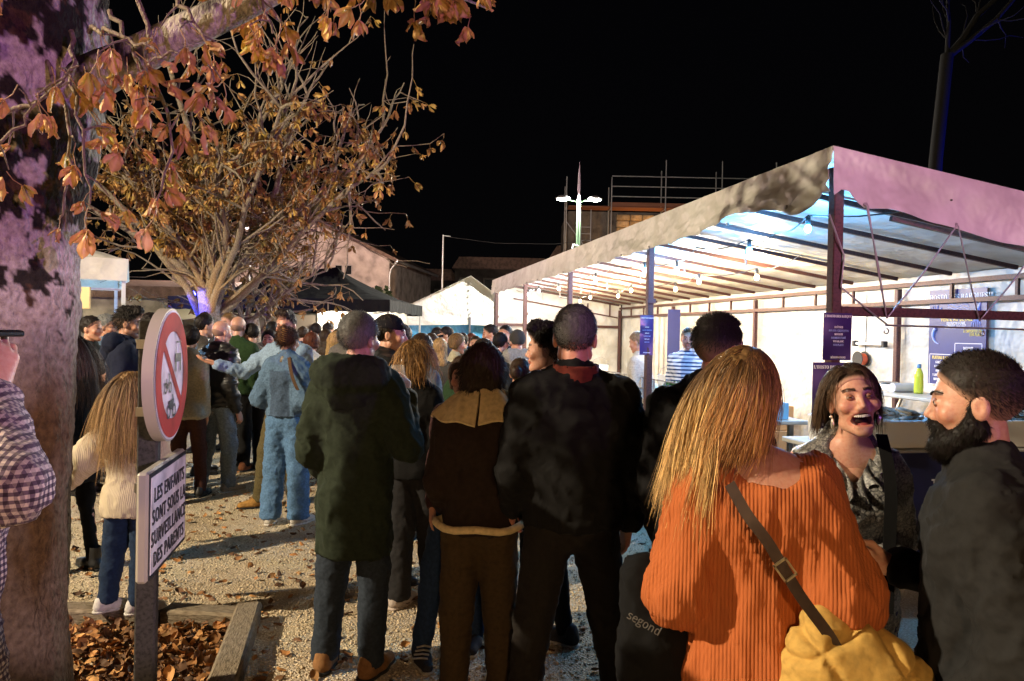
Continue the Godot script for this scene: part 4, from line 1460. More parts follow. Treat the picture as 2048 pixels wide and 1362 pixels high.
	obj("flask", MB.new().lathe(Vector3.ZERO, [Vector2(0, 0), Vector2(0.04, 0.002), Vector2(0.044, 0.02), Vector2(0.044, 0.12), Vector2(0.04, 0.15), Vector2(0.043, 0.17), Vector2(0.04, 0.2), Vector2(0.026, 0.24), Vector2(0.018, 0.255), Vector2(0.018, 0.27), Vector2(0, 0.27)], 20), lime, bo)
	obj("cap", MB.new().lathe(Vector3(0, 0.262, 0), [Vector2(0, 0), Vector2(0.021, 0.0), Vector2(0.021, 0.04), Vector2(0.0, 0.042)], 14), mat(C(0.1, 0.25, 0.4), 0.4), bo)
	var tp := thing("tape_dispenser", "white kitchen scale lying beside the yellow bottle", "kitchen scale", stall_at(2.55, 1.0775, -2.68), tn)
	obj("base", MB.new().box(Vector3(0, 0.035, 0), Vector3(0.18, 0.07, 0.26), Basis.IDENTITY, 0.02), foam, tp)
	obj("pan", MB.new().lathe(Vector3(0, 0.072, -0.02), [Vector2(0, 0.0), Vector2(0.07, 0.0), Vector2(0.1, 0.02), Vector2(0.102, 0.022), Vector2(0.068, 0.004), Vector2(0, 0.004)], 18), steel, tp)
	var rl := thing("paper_roll", "roll of crumpled clear wrap beside the kitchen scale", "roll", stall_at(2.55, 1.0775, -2.48), tn)
	obj("roll", MB.new().tube([Vector3(-0.12, 0.05, 0), Vector3(0.12, 0.05, 0)], [0.05, 0.05], 14), mat(C(0.5, 0.5, 0.52), 0.2), rl)
	# things on the back wall
	var rod := thing("wrap_holder", "short black ended roller fixed to the stall's back wall", "roller", stall_at(3.0, 1.57, -3.6), tn)
	obj("bar", MB.new().tube([Vector3(0, 0, -0.25), Vector3(0, 0, 0.25)], [0.018, 0.018], 10), foam, rod)
	for z in [-0.26, 0.26]: obj("end_cap", MB.new().box(Vector3(0, 0, z), Vector3(0.06, 0.07, 0.05), Basis.IDENTITY, 0.006), dark_metal, rod)
	var reel := thing("cable_reel", "orange cable reel hanging below the roller on the wall", "cable reel", stall_at(2.98, 1.38, -3.72), tn)
	obj("drum", MB.new().tube([Vector3(0.04, 0, 0), Vector3(-0.05, 0, 0)], [0.07, 0.07], 18), mat(C(0.5, 0.09, 0.03), 0.5), reel)
	for x in [-0.052, 0.042]: obj("flange", MB.new().tube([Vector3(x, 0, 0), Vector3(x + 0.008, 0, 0)], [0.095, 0.095], 20), dark_metal, reel)
	obj("wall_cable", MB.new().tube([Vector3(0.06, 0.09, 0), Vector3(0.06, 0.5, 0.01), Vector3(0.06, 0.8, 0.0)], [0.005, 0.005, 0.005], 6), dark_metal, reel)
	obj("wall_cable", MB.new().tube([Vector3(0.06, -0.09, 0), Vector3(0.06, -0.4, 0.02), Vector3(0.06, -0.5, 0.2)], [0.005, 0.005, 0.005], 6), dark_metal, reel)
	# blue crates behind the counter, seen low between people
	var cr := thing("plastic_crate", "pale blue plastic crate on the counter beside the corner post", "crate", stall_at(0.45, 0.92, -1.75), tn)
	for e in [[Vector3(0, 0.01, 0), Vector3(0.36, 0.02, 0.5)], [Vector3(-0.18, 0.07, 0), Vector3(0.015, 0.14, 0.5)], [Vector3(0.18, 0.07, 0), Vector3(0.015, 0.14, 0.5)], [Vector3(0, 0.07, 0.245), Vector3(0.345, 0.14, 0.015)], [Vector3(0, 0.07, -0.245), Vector3(0.345, 0.14, 0.015)]]:
		obj("side" if e[0].y > 0.05 else "base", MB.new().box(e[0], e[1]), mat(C(0.2, 0.5, 0.75), 0.5), cr)
	var bucket_names := ["white plastic bucket on the front counter just past the second post", "white plastic bucket beside the blue ice bag", "white plastic bucket furthest along the front counter"]
	for q2 in 3:
		var bk := thing("bucket", bucket_names[q2], "bucket", stall_at(0.5, 0.92, [-3.75, -4.7, -6.3][q2]), tn, "buckets on the front counter")
		obj("pail", MB.new().lathe(Vector3.ZERO, [Vector2(0.0, 0.002), Vector2(0.1, 0.0), Vector2(0.13, 0.24), Vector2(0.138, 0.245), Vector2(0.125, 0.235), Vector2(0.095, 0.01), Vector2(0, 0.01)], 20), foam, bk)
		obj("handle", MB.new().tube([Vector3(-0.13, 0.22, 0), Vector3(-0.1, 0.32, 0.03), Vector3(0, 0.36, 0.04), Vector3(0.1, 0.32, 0.03), Vector3(0.13, 0.22, 0)], [0.004, 0.004, 0.004, 0.004, 0.004], 5), steel, bk)
	var card := mat(C(0.34, 0.22, 0.12), 0.85)
	var box_names := ["brown cardboard box on the floor at the foot of the back wall", "brown cardboard box stacked on another by the back wall", "brown cardboard box near the curtain in the stall"]
	for q2 in 3:
		var cb2 := thing("cardboard_box", box_names[q2], "box", stall_at(2.65, [0.0, 0.34, 0.0][q2], [-5.2, -5.22, -8.6][q2]), tn + 0.1 * q2, "cardboard boxes in the stall")
		obj("carton", MB.new().box(Vector3(0, 0.168, 0), Vector3(0.42, 0.336, 0.55), Basis.IDENTITY, 0.006), card, cb2)
		obj("tape", MB.new().box(Vector3(0, 0.3375, 0), Vector3(0.06, 0.002, 0.54)), mat(C(0.5, 0.4, 0.26), 0.3), cb2)
	# strings of bulbs under the roof
	var strings := [
		["festoon string of bulbs hanging from the near corner of the stall roof", [[0.75, 0.12, 0], [0.42, -0.95, 1], [0.62, -1.75, 0], [0.62, -2.2, 1], [0.5, -3.1, 0], [0.75, -4.15, 1], [0.55, -4.7, 1], [0.4, -5.5, 0]], Color(0.34, 0.7, 1.0)],
		["festoon string of warm bulbs along the middle of the stall roof", [[1.3, -2.4, 0], [1.5, -3.6, 1], [1.35, -4.8, 1], [1.55, -6.0, 1], [1.3, -7.2, 1], [1.5, -8.4, 1], [1.35, -9.6, 1], [1.5, -10.8, 1], [1.3, -11.9, 0]], Color(1.0, 0.87, 0.66)],
		["festoon string of bulbs near the open front at the far end", [[0.45, -5.6, 0], [0.5, -6.6, 1], [0.42, -7.8, 1], [0.55, -9.0, 1], [0.45, -10.2, 1], [0.5, -11.4, 1], [0.4, -12.2, 0]], Color(0.92, 0.96, 1.0)]]
	for s in strings:
		var n := thing("string_lights", s[0], "string lights", o, tn, "strings of bulbs under the stall roof")
		var path := []
		var rad := []
		for q in s[1].size():
			var e: Array = s[1][q]
			var p := Vector3(e[0], roof_y(e[0]) - 0.16, e[1])
			if q > 0:
				var pr: Vector3 = path[-1]
				for w in 4:
					path.append(pr.lerp(p, (w + 1) / 5.0) + Vector3(0, -0.05 * sin((w + 1) / 5.0 * PI), 0))
					rad.append(0.006)
			path.append(p)
			rad.append(0.006)
			if e[2]:
				var sk := obj("socket", MB.new().lathe(p, [Vector2(0.0, -0.075), Vector2(0.019, -0.07), Vector2(0.019, -0.01), Vector2(0.008, 0.0)], 10), dark_metal, n)
				obj("bulb", MB.new().sphere(p + Vector3(0, -0.105, 0), Vector3(0.03, 0.038, 0.03), 8, 12), emissive(s[2], 12.0), sk)
				omni(p + Vector3(0, -0.105, 0), s[2], L_BULB * (0.75 if s[2].b > 0.99 and s[2].r < 0.5 else (0.42 if s[2].b > 0.99 else (0.55 if e[1] < -9.0 else 1.0))), 0.03, sk)
		obj("cable", MB.new().tube(path, rad, 6), dark_metal, n)
	# posters
	var white := mat(C(0.75, 0.75, 0.8), 0.6)
	var yellow := mat(C(0.7, 0.55, 0.16), 0.6)
	var paleb := mat(C(0.3, 0.38, 0.75), 0.5)
	var bp := thing("poster", "large blue seafood price poster on the stall's back wall", "poster", stall_at(3.03, 1.66, -2.31), tn - PI / 2)
	obj("sheet", MB.new().box(Vector3(0, 0, 0), Vector3(0.745, 1.0, 0.006)), mat(C(0.006, 0.014, 0.13), 0.45), bp)
	print_on(bp, "L'HOSTO DES BARQUES!!", 0.058, 0.0, 0.42, white, 0.86, true)
	print_on(bp, "VENTE AU DÉTAIL", 0.045, 0.0, 0.19, yellow, 0.8, false)
	print_on(bp, "SAUMON FUMÉ,", 0.03, 0.0, 0.145, white, 0.8, false)
	print_on(bp, "HUÎTRES, BULOTS...", 0.03, 0.0, 0.107, white, 0.8, false)
	print_on(bp, "À EMPORTER OU", 0.03, 0.21, 0.065, yellow, 0.7, false)
	print_on(bp, "SUR PLACE", 0.03, 0.25, 0.03, yellow, 0.7, false)
	print_on(bp, "PLATEAU 8,50€", 0.034, -0.2, -0.215, yellow, 0.7, false)
	for q in 6: print_on(bp, ["6 HUÎTRES", "6 CREVETTES", "6 BULOTS", "1 LANGOUSTINE", "MAYONNAISE", "+ 1 VIN"][q], 0.026, -0.2, -0.265 - q * 0.045, white, 0.75, false)
	print_on(bp, "RÉSERVATION", 0.03, -0.05, -0.475, yellow, 0.8, false)
	for f in [[-0.2, -0.34, 0.3, 0.32], [0.16, -0.19, 0.34, 0.26]]:
		var fr := MB.new()
		for e in [[0, f[3] / 2, f[2], 0.006], [0, -f[3] / 2, f[2], 0.006], [f[2] / 2, 0, 0.006, f[3] - 0.012], [-f[2] / 2, 0, 0.006, f[3] - 0.012]]:
			fr.box(Vector3(f[0] + e[0], f[1] + e[1], 0.0045), Vector3(e[2], e[3], 0.002))
		obj("printed_frame", fr, white, bp)
	for q in 4: print_on(bp, ["MOULES", "FRITES", "ASSIETTE", "6 HUÎTRES"][q], 0.03, 0.16, -0.11 - q * 0.05, white, 0.75, false)
	# printed sea creatures: a crab, a squid and a prawn in pale line
	var cb := MB.new()
	for q in 6:
		var a := q * 0.55 + 0.25
		cb.tube([Vector3(-0.27 + 0.05 * cos(a), 0.25 + 0.035 * sin(a), 0.005), Vector3(-0.27 + 0.1 * cos(a), 0.25 + 0.09 * sin(a), 0.006), Vector3(-0.27 + 0.12 * cos(a + 0.25), 0.25 + 0.06 * sin(a + 0.2), 0.005)], [0.004, 0.004, 0.002], 5)
	cb.tube([Vector3(-0.33, 0.24, 0.004), Vector3(-0.27, 0.265, 0.006), Vector3(-0.21, 0.24, 0.004)], [0.008, 0.03, 0.008], 8)
	obj("printed_crab", cb, paleb, bp)
	var wv := MB.new()
	for q in 5:
		var wp := []
		var wr := []
		for e in 12:
			wp.append(Vector3(-0.12 + 0.025 * e, 0.33 - 0.028 * q + 0.012 * sin(e * 0.9 + q), 0.0045))
			wr.append(0.003)
		wv.tube(wp, wr, 5)
	obj("printed_waves", wv, paleb, bp)
	var sq := MB.new()
	sq.tube([Vector3(0.3, 0.36, 0.004), Vector3(0.27, 0.27, 0.006), Vector3(0.25, 0.2, 0.004)], [0.004, 0.024, 0.012], 8)
	for q in 5: sq.tube([Vector3(0.25, 0.2, 0.005), Vector3(0.2 + q * 0.025, 0.15, 0.005), Vector3(0.19 + q * 0.03, 0.1, 0.005)], [0.005, 0.004, 0.002], 5)
	obj("printed_squid", sq, paleb, bp)
	var pw := []
	var pr2 := []
	for q in 9:
		pw.append(Vector3(-0.22 + 0.09 * cos(q * 0.3 + 2.2), 0.02 + 0.09 * sin(q * 0.3 + 2.2), 0.004))
		pr2.append(0.022 - 0.002 * q)
	obj("printed_prawn", MB.new().tube(pw, pr2, 8), paleb, bp)
	var violet := mat(C(0.045, 0.025, 0.13), 0.3)
	for s in [[Vector3(0.0, 1.635, 0.043), 0.205, 0.30, "small violet notice taped high on the stall's corner post", 0.04], [Vector3(-0.03, 1.26, 0.047), 0.27, 0.42, "larger violet notice taped low on the corner post beside the laughing woman", -0.06], [Vector3(-0.042, 1.62, -3.09), 0.15, 0.42, "narrow violet notice taped to the second front post", 0.0]]:
		var pn := thing("notice", s[3], "poster", stall_at(s[0].x, s[0].y, s[0].z), tn + s[4], "violet notices on the stall posts")
		var w: float = s[1]
		var h: float = s[2]
		var bend := func(u, v): return Vector3((u - 0.5) * w, (0.5 - v) * h, 0.01 * sin(u * 3.1) * sin(v * 5.0))
		obj("sheet", MB.new().sheet(10, 12, bend, 0.002), violet, pn)
		print_on(pn, "L'HOSTO DES BARQUES", w * 0.075, 0.0, h * 0.43, white, 0.8, true, 0.013)
		for q in 6: print_on(pn, ["HUÎTRES", "BULOTS  CREVETTES", "MOULES", "SAUMON FUMÉ", "VIN BLANC", "SUR PLACE"][q], w * 0.06, 0.0, h * (0.2 - q * 0.075), paleb if q % 2 else white, 0.8, true, 0.013)
		print_on(pn, "RÉSERVATIONS", w * 0.06, 0.0, -h * 0.44, white, 0.8, true, 0.013)
	# a second blue poster deep in the stall
	var b2 := thing("poster", "tall dark blue poster hanging by the curtain deep in the stall", "poster", stall_at(2.5, 1.62, -8.2), tn)
	obj("sheet", MB.new().box(Vector3.ZERO, Vector3(0.24, 0.95, 0.006)), mat(C(0.03, 0.04, 0.16), 0.5), b2)
	var bl := thing("plastic_bag", "light blue plastic bag of ice on the front counter", "bag", stall_at(0.45, 0.92, -4.35), tn)
	var q := Vol.new(Vector3(-0.2, -0.02, -0.25), Vector3(0.2, 0.2, 0.25), 0.012)
	q.ell(Vector3(0, 0.05, 0), Vector3(0.15, 0.09, 0.2), 0.02)
	q.cut(Vector3(0, -1, 0), 0.0)
	obj("bag", skin_of(q, Transform3D.IDENTITY, 0.012, Vector3(18, 18, 18)), mat(C(0.35, 0.62, 0.8), 0.2), bl)

func print_on(parent: Node3D, txt: String, size: float, x: float, y: float, m: Material, squeeze: float, serif: bool, z := 0.0045) -> void:
	lettering(txt, size, m, parent, Transform3D(Basis.IDENTITY, Vector3(x, y, z)), "lettering", serif, squeeze)
# ---------------------------------------------------------------- tents and awnings
func build_tents() -> void:
	var steel := mat(C(0.4, 0.4, 0.4), 0.45, 0.5)
	var cloth_tex := noise_tex("canvas", 0, 0.01, [])
	var cb := noise_tex("canvas_bump", 0, 0.01, [])
	var white := mat(C(0.74, 0.73, 0.70), 0.6, 0.0, cloth_tex, 0.4, cb, 3.0)
	white.backlight_enabled = true
	white.backlight = Color(0.2, 0.2, 0.2)
	var blue := mat(C(0.05, 0.27, 0.52), 0.5, 0.0, cloth_tex, 0.5, cb, 4.0)
	var black := mat(C(0.014, 0.014, 0.014), 0.75, 0.0, cloth_tex, 0.6, cb, 2.0)
	# white gable tent with a blue wall below, beyond the stall's far end
	var t := thing("gable_tent", "white gable tent with blue lower wall beyond the stall's far end", "tent", Vector3(-1.12, 0, -19.2), deg_to_rad(8.0))
	var hl := 1.95
	var hr := 1.5
	var gab := func(u, v):
		var x := lerpf(-hl, hr, u)
		var top := 3.06 - (0.5 * absf(x) if x < 0 else 0.72 * x)
		fold.seed = 21
		return Vector3(x, lerpf(top, 1.8 - 0.03 * absf(x), v), 0.03 * fold.get_noise_2d(x * 1.4, v * 1.6) + 0.05 * v)
	obj("gable_cloth", MB.new().sheet(50, 20, gab, 0.004), white, t)
	var low := func(u, v):
		var x := lerpf(-hl, hr, u)
		fold.seed = 22
		return Vector3(x, lerpf(1.82, 0.02, v), -0.03 + 0.05 * fold.get_noise_2d(x * 1.1 + v, v * 1.5))
	obj("blue_wall", MB.new().sheet(50, 12, low, 0.004), blue, t)
	var rl := func(u, v): return Vector3(lerpf(-hl - 0.15, 0.0, u), lerpf(2.08 - 0.06, 3.08, u), lerpf(0.12, -4.0, v))
	obj("roof_left", MB.new().sheet(8, 10, rl, 0.004), white, t)
	var rr := func(u, v): return Vector3(lerpf(0.0, hr + 0.1, u), lerpf(3.08, 1.95, u), lerpf(0.12, -4.0, v))
	obj("roof_right", MB.new().sheet(8, 10, rr, 0.004), white, t)
	obj("pole", MB.new().box(Vector3(0.0, 1.0, 0.05), Vector3(0.05, 2.0, 0.05)), mat(C(0.1, 0.1, 0.11), 0.5), t)
	for q in 7: obj("lacing", MB.new().box(Vector3(0.006 * (q % 2), 2.9 - q * 0.16, 0.06), Vector3(0.03, 0.045, 0.02)), mat(C(0.3, 0.28, 0.25), 0.7), t)
	for x in [-hl, hr]: obj("post", MB.new().box(Vector3(x, 1.0, 0.06), Vector3(0.05, 2.0, 0.05)), steel, t)
	# black pop-up gazebo
	var g := thing("black_gazebo", "black pop-up gazebo over the bar behind the crowd", "gazebo", Vector3(-4.5, 0, -16.0), deg_to_rad(-4.0))
	g.scale = Vector3.ONE * 1.09
	var W := 2.05
	var roof := func(u, v):
		var a = u * TAU
		var cx := cos(a)
		var cz := sin(a)
		var m := maxf(absf(cx), absf(cz))
		var ex := cx / m * W
		var ez := cz / m * 1.5
		# two ridge points
		var rx := clampf(ex, -0.05, 0.95) if true else 0.0
		var px := lerpf(lerpf(-0.42, 0.6, clampf((ex + W) / (2 * W), 0, 1)), ex, v)
		var pz := lerpf(0.0, ez, v)
		var h := lerpf(2.72, 2.02, pow(v, 0.82)) - 0.10 * sin(v * PI) * (1.0 - absf(absf(cx / m) - absf(cz / m)))
		var mid := 1.0 - absf(clampf((ex + W) / (2 * W), 0, 1) * 2.0 - 1.0)
		h -= 0.06 * mid * (1.0 - v)
		return Vector3(px, h, pz)
	obj("canopy", MB.new().sheet(64, 14, roof, 0.004), black, g)
	var vl := MB.new()
	for e in [[Vector3(-W, 0, 1.5), Vector3(W, 0, 1.5)], [Vector3(W, 0, 1.5), Vector3(W, 0, -1.5)], [Vector3(W, 0, -1.5), Vector3(-W, 0, -1.5)], [Vector3(-W, 0, -1.5), Vector3(-W, 0, 1.5)]]:
		vl.sheet(20, 2, func(u, v): return e[0].lerp(e[1], u) + Vector3(0, 2.025 - v * (0.22 + 0.012 * sin(u * 30.0)), 0), 0.003)
	obj("valance", vl, black, g)
	for x in [-1.0, 1.0]:
		for z in [-1.0, 1.0]: obj("leg", MB.new().box(Vector3(x * (W - 0.04), 1.0, z * 1.46), Vector3(0.035, 2.0, 0.035)), steel, g)
	for q in 4: obj("scissor_strut", MB.new().bar(Vector3(W - 0.05 - q * 0.2, 1.82 - 0.02 * (q % 2), 1.45), Vector3(W - 0.35 - q * 0.2, 1.76 + 0.05 * (q % 2), 1.45), 0.02), steel, g)
	var pb := thing("pale_booth", "white panel booth under the black gazebo", "booth", Vector3(-4.1, 0, -17.3))
	obj("panel", MB.new().box(Vector3(0.55, 1.05, 0), Vector3(2.1, 2.1, 0.05)), white, pb)
	obj("panel", MB.new().box(Vector3(-1.2, 0.98, 0.02), Vector3(1.3, 1.9, 0.05)), mat(C(0.12, 0.1, 0.08), 0.7), pb)
	obj("counter", MB.new().box(Vector3(0, 0.55, 0.9), Vector3(3.0, 1.1, 0.5), Basis.IDENTITY, 0.01), mat(C(0.3, 0.26, 0.2), 0.7), pb)
	obj("cupboard", MB.new().box(Vector3(-0.28, 1.55, 0.16), Vector3(0.4, 0.4, 0.3), Basis.IDENTITY, 0.01), mat(C(0.45, 0.44, 0.4), 0.6), pb)
	var bl := thing("bar_lamp", "bare lamp tube fixed under the black gazebo", "lamp", Vector3(-3.9, 1.98, -16.3))
	obj("tube", MB.new().tube([Vector3(-0.4, 0, 0), Vector3(0.4, 0, 0)], [0.02, 0.02], 8), emissive(Color(1, 0.95, 0.85), 6.0), bl)
	omni(Vector3(0, -0.06, 0), Color(1, 0.95, 0.85), 6.0, 0.1, bl)
	var rb := thing("red_board", "red sign board between the black gazebo and the white tent", "sign board", Vector3(-2.95, 0, -17.6))
	obj("board", MB.new().box(Vector3(0, 2.12, 0), Vector3(0.42, 0.5, 0.05), Basis.IDENTITY, 0.012), mat(C(0.5, 0.08, 0.05), 0.6), rb)
	obj("post", MB.new().box(Vector3(0, 0.95, 0), Vector3(0.05, 1.9, 0.05)), steel, rb)
	# white pop-up gazebo on the left
	var wg := thing("white_gazebo", "white pop-up gazebo with bluish light on the left behind the trunk", "gazebo", Vector3(-6.85, 0, -9.57), deg_to_rad(30.0))
	var wroof := func(u, v):
		var a = u * TAU
		var m := maxf(absf(cos(a)), absf(sin(a)))
		fold.seed = 31
		var e = Vector3(cos(a) / m * 1.55, 0, sin(a) / m * 1.55) * v
		return e + Vector3(0, lerpf(3.25, 2.42, pow(v, 0.9)) - 0.1 * sin(v * PI) * (1.0 - absf(absf(cos(a) / m) - absf(sin(a) / m))) + 0.03 * fold.get_noise_2d(e.x * 3, e.z * 3), 0)
	obj("canopy", MB.new().sheet(64, 12, wroof, 0.004), white, wg)
	var wv := MB.new()
	var cs := [Vector3(-1.55, 0, 1.55), Vector3(1.55, 0, 1.55), Vector3(1.55, 0, -1.55), Vector3(-1.55, 0, -1.55)]
	for q in 4: wv.sheet(20, 3, func(u, v): return cs[q].lerp(cs[(q + 1) % 4], u) + Vector3(0, 2.425 - v * 0.27, 0) + Vector3(0.012 * sin(u * 17 + q) * v, 0, 0.012 * sin(u * 21) * v), 0.003)
	obj("valance", wv, white, wg)
	for p in cs: obj("leg", MB.new().box(Vector3(p.x * 0.97, 1.2, p.z * 0.97), Vector3(0.045, 2.4, 0.045)), mat(C(0.6, 0.62, 0.64), 0.4), wg)
	obj("crossbar", MB.new().bar(Vector3(-1.5, 2.05, 1.49), Vector3(1.5, 2.05, 1.49), 0.02), steel, wg)
	var gl := thing("gazebo_lamp", "cool white lamp hanging inside the left gazebo", "lamp", Vector3(-6.8, 2.2, -9.6))
	obj("tube", MB.new().tube([Vector3(-0.3, 0, 0), Vector3(0.3, 0, 0)], [0.02, 0.02], 8), emissive(Color(0.6, 0.85, 1.0), 6.0), gl)
	omni(Vector3(0, -0.06, 0), Color(0.55, 0.8, 1.0), 3.2, 0.08, gl)
	var mb := thing("menu_board", "yellow lit menu board hung under the left gazebo", "menu board", Vector3(-5.15, 1.93, -8.72))
	obj("board", MB.new().box(Vector3(0, 0, 0), Vector3(0.24, 0.26, 0.03), Basis.IDENTITY, 0.006), mat(C(0.72, 0.58, 0.3), 0.6), mb)
	# cream parasol behind the second tree
	var cp := thing("cream_parasol", "cream market parasol behind the second tree", "parasol", Vector3(-7.5, 0, -18.0))
	obj("canopy", MB.new().lathe(Vector3(0, 1.95, 0), [Vector2(0.95, -0.18), Vector2(0.96, 0.0), Vector2(0.7, 0.16), Vector2(0.35, 0.3), Vector2(0.0, 0.4)], 8), mat(C(0.55, 0.52, 0.4), 0.7), cp)
	obj("pole", MB.new().tube([Vector3(0, 0, 0), Vector3(0, 2.4, 0)], [0.025, 0.025], 8), steel, cp)
# ---------------------------------------------------------------- lamp post, buildings
func build_background() -> void:
	var green := mat(C(0.03, 0.06, 0.03), 0.5, 0.2)
	var grey_m := mat(C(0.4, 0.4, 0.4), 0.4, 0.5)
	var p := thing("lamp_post", "tall lamp post with two lit heads and a spire beyond the stall", "lamp post", Vector3(1.58, 0, -18.1))
	p.scale = Vector3.ONE * 0.925
	obj("pole", MB.new().lathe(Vector3.ZERO, [Vector2(0.11, 0), Vector2(0.1, 1.0), Vector2(0.055, 1.05), Vector2(0.05, 5.3)], 12), green, p)
	obj("spire", MB.new().lathe(Vector3(0, 5.3, 0), [Vector2(0.05, 0), Vector2(0.03, 0.2), Vector2(0.045, 0.3), Vector2(0.035, 0.7), Vector2(0.002, 1.05)], 10), mat(C(0.5, 0.42, 0.5), 0.4, 0.3), p)
	for s in [-1.0, 1.0]:
		obj("arm", MB.new().tube([Vector3(0, 5.28, 0), Vector3(0.3 * s, 5.31, 0.03), Vector3(0.44 * s, 5.32, 0.04)], [0.022, 0.02, 0.02], 8), green, p)
		var hd := obj("lamp_head", MB.new().lathe(Vector3(0.42 * s, 5.33, 0.04), [Vector2(0.0, 0.0), Vector2(0.19, 0.0), Vector2(0.2, 0.03), Vector2(0.1, 0.09), Vector2(0.0, 0.1)], 18), grey_m, p)
		obj("lamp_glass", MB.new().lathe(Vector3(0.42 * s, 5.32, 0.04), [Vector2(0.0, -0.03), Vector2(0.1, -0.025), Vector2(0.175, 0.0), Vector2(0.0, 0.004)], 18), emissive(Color(0.97, 1.0, 0.95), 40.0), hd)
		omni(Vector3(0.42 * s, 5.308, 0.04), Color(1.0, 0.99, 0.95), L_POST, 0.1, hd)
	obj("horn_bracket", MB.new().tube([Vector3(0, 4.1, 0.05), Vector3(-0.14, 4.12, 0.12), Vector3(-0.16, 3.95, 0.14)], [0.014, 0.014, 0.014], 6), grey_m, p)
	var horn := MB.new().tube([Vector3(-0.08, 3.86, 0.12), Vector3(-0.13, 3.84, 0.16), Vector3(-0.2, 3.81, 0.24), Vector3(-0.24, 3.8, 0.28)], [0.07, 0.1, 0.135, 0.15], 14)
	obj("loudspeaker", horn, mat(C(0.7, 0.7, 0.68), 0.5), p)
	# pale house
	var stucco := noise_tex("stucco", FastNoiseLite.TYPE_SIMPLEX, 0.012, [[0.0, grey(0.7)], [0.5, grey(0.9)], [1.0, grey(1.0)]], 6)
	var sbump := noise_tex("stucco_bump", FastNoiseLite.TYPE_SIMPLEX, 0.1, [], 4, 256)
	var wall := mat(C(0.52, 0.42, 0.38), 0.9, 0.0, stucco, 0.2, sbump, 1.0)
	var tile := mat(C(0.2, 0.13, 0.1), 0.85, 0.0, stucco, 0.5, sbump, 2.0)
	var h := thing("pale_house", "pale gabled house with a small pair of windows behind the gazebo", "house", Vector3(-11.2, 0, -35.0), deg_to_rad(-6.0))
	var gp := PackedVector2Array([Vector2(-5.4, 0), Vector2(5.4, 0), Vector2(5.4, 4.95), Vector2(0, 7.45), Vector2(-5.4, 4.95)])
	obj("gable_wall", MB.new().poly(gp, Transform3D.IDENTITY, 9.0), wall, h)
	for s in [-1.0, 1.0]:
		var sl := func(u, v): return Vector3(s * lerpf(0.0, 5.75, u if s > 0 else 1.0 - u) , 0, 0)
		var a := Vector3(0, 7.56, 0.12)
		var b := Vector3(5.8 * s, 4.87, 0.12)
		var rf := MB.new()
		var ns := (b - a).normalized()
		rf.bar(a + Vector3(0, 0, -4.6), b + Vector3(0, 0, -4.6), 9.4, 0.16, Vector3.UP)
		obj("roof", rf, tile, h)
		obj("gutter", MB.new().tube([b + Vector3(0.02 * s, -0.02, 0.1), b + Vector3(0.02 * s, -0.02, -9.0)], [0.07, 0.07], 8), grey_m, h)
	obj("downpipe", MB.new().tube([Vector3(5.75, 4.8, 0.06), Vector3(5.5, 4.45, 0.1), Vector3(5.44, 4.2, 0.08), Vector3(5.44, 0.0, 0.08)], [0.05, 0.05, 0.05, 0.05], 8), grey_m, h)
	for x in [2.95, 3.42]:
		var w := obj("window", MB.new().box(Vector3(x, 4.42, 0.012), Vector3(0.38, 0.48, 0.03)), mat(C(0.3, 0.26, 0.25), 0.8), h)
		obj("pane", MB.new().box(Vector3(x, 4.42, 0.022), Vector3(0.3, 0.4, 0.02)), mat(C(0.01, 0.01, 0.012), 0.15), w)
	var hs := thing("street_lamp", "street lamp behind the second tree's crown lighting the pale house", "street lamp", Vector3(-9.0, 0, -25.0))
	obj("pole", MB.new().tube([Vector3.ZERO, Vector3(0, 5.0, 0)], [0.07, 0.05], 8), grey_m, hs)
	obj("head", MB.new().box(Vector3(0, 5.05, 0), Vector3(0.4, 0.08, 0.3), Basis.IDENTITY, 0.02), dark_metal, hs)
	obj("lamp_glass", MB.new().box(Vector3(0, 4.99, 0), Vector3(0.3, 0.03, 0.2)), emissive(Color(1, 0.85, 0.7), 3.0), hs)
	omni(Vector3(0, 4.96, 0), Color(1.0, 0.86, 0.79), 240.0, 0.1, hs)
	var ys := thing("wall_lamp", "yellow lamp low on the pale house's gable behind the gazebo", "lamp", Vector3(-10.4, 0, -34.0))
	obj("shade", MB.new().lathe(Vector3(0, 2.2, 0), [Vector2(0.14, 0), Vector2(0.05, 0.18), Vector2(0.0, 0.19)], 12), dark_metal, ys)
	obj("bulb", MB.new().sphere(Vector3(0, 2.2, 0), Vector3.ONE * 0.06, 8, 10), emissive(Color(1, 0.75, 0.3), 4.0), ys)
	obj("post", MB.new().tube([Vector3.ZERO, Vector3(0, 2.3, -0.08)], [0.03, 0.03], 6), dark_metal, ys)
	omni(Vector3(0, 2.2, 0), Color(1.0, 0.72, 0.3), 9.0, 0.06, ys)
	# long low wall and dark annex on the left
	var lw := thing("low_building", "long low pale building behind the left gazebo and tree", "building", Vector3(-10.2, 0, -18.5), deg_to_rad(4.0))
	obj("wall", MB.new().box(Vector3(0, 1.2, 0), Vector3(10.5, 2.4, 0.3)), mat(C(0.4, 0.36, 0.3), 0.9, 0.0, stucco, 0.3), lw)
	obj("dark_wall", MB.new().box(Vector3(-2.9, 1.1, 0.17), Vector3(4.6, 2.2, 0.05)), mat(C(0.05, 0.05, 0.05), 0.8), lw)
	obj("roof", MB.new().box(Vector3(0, 2.62, -1.4), Vector3(10.8, 0.3, 3.6), Basis(Vector3.RIGHT, 0.1)), tile, lw)
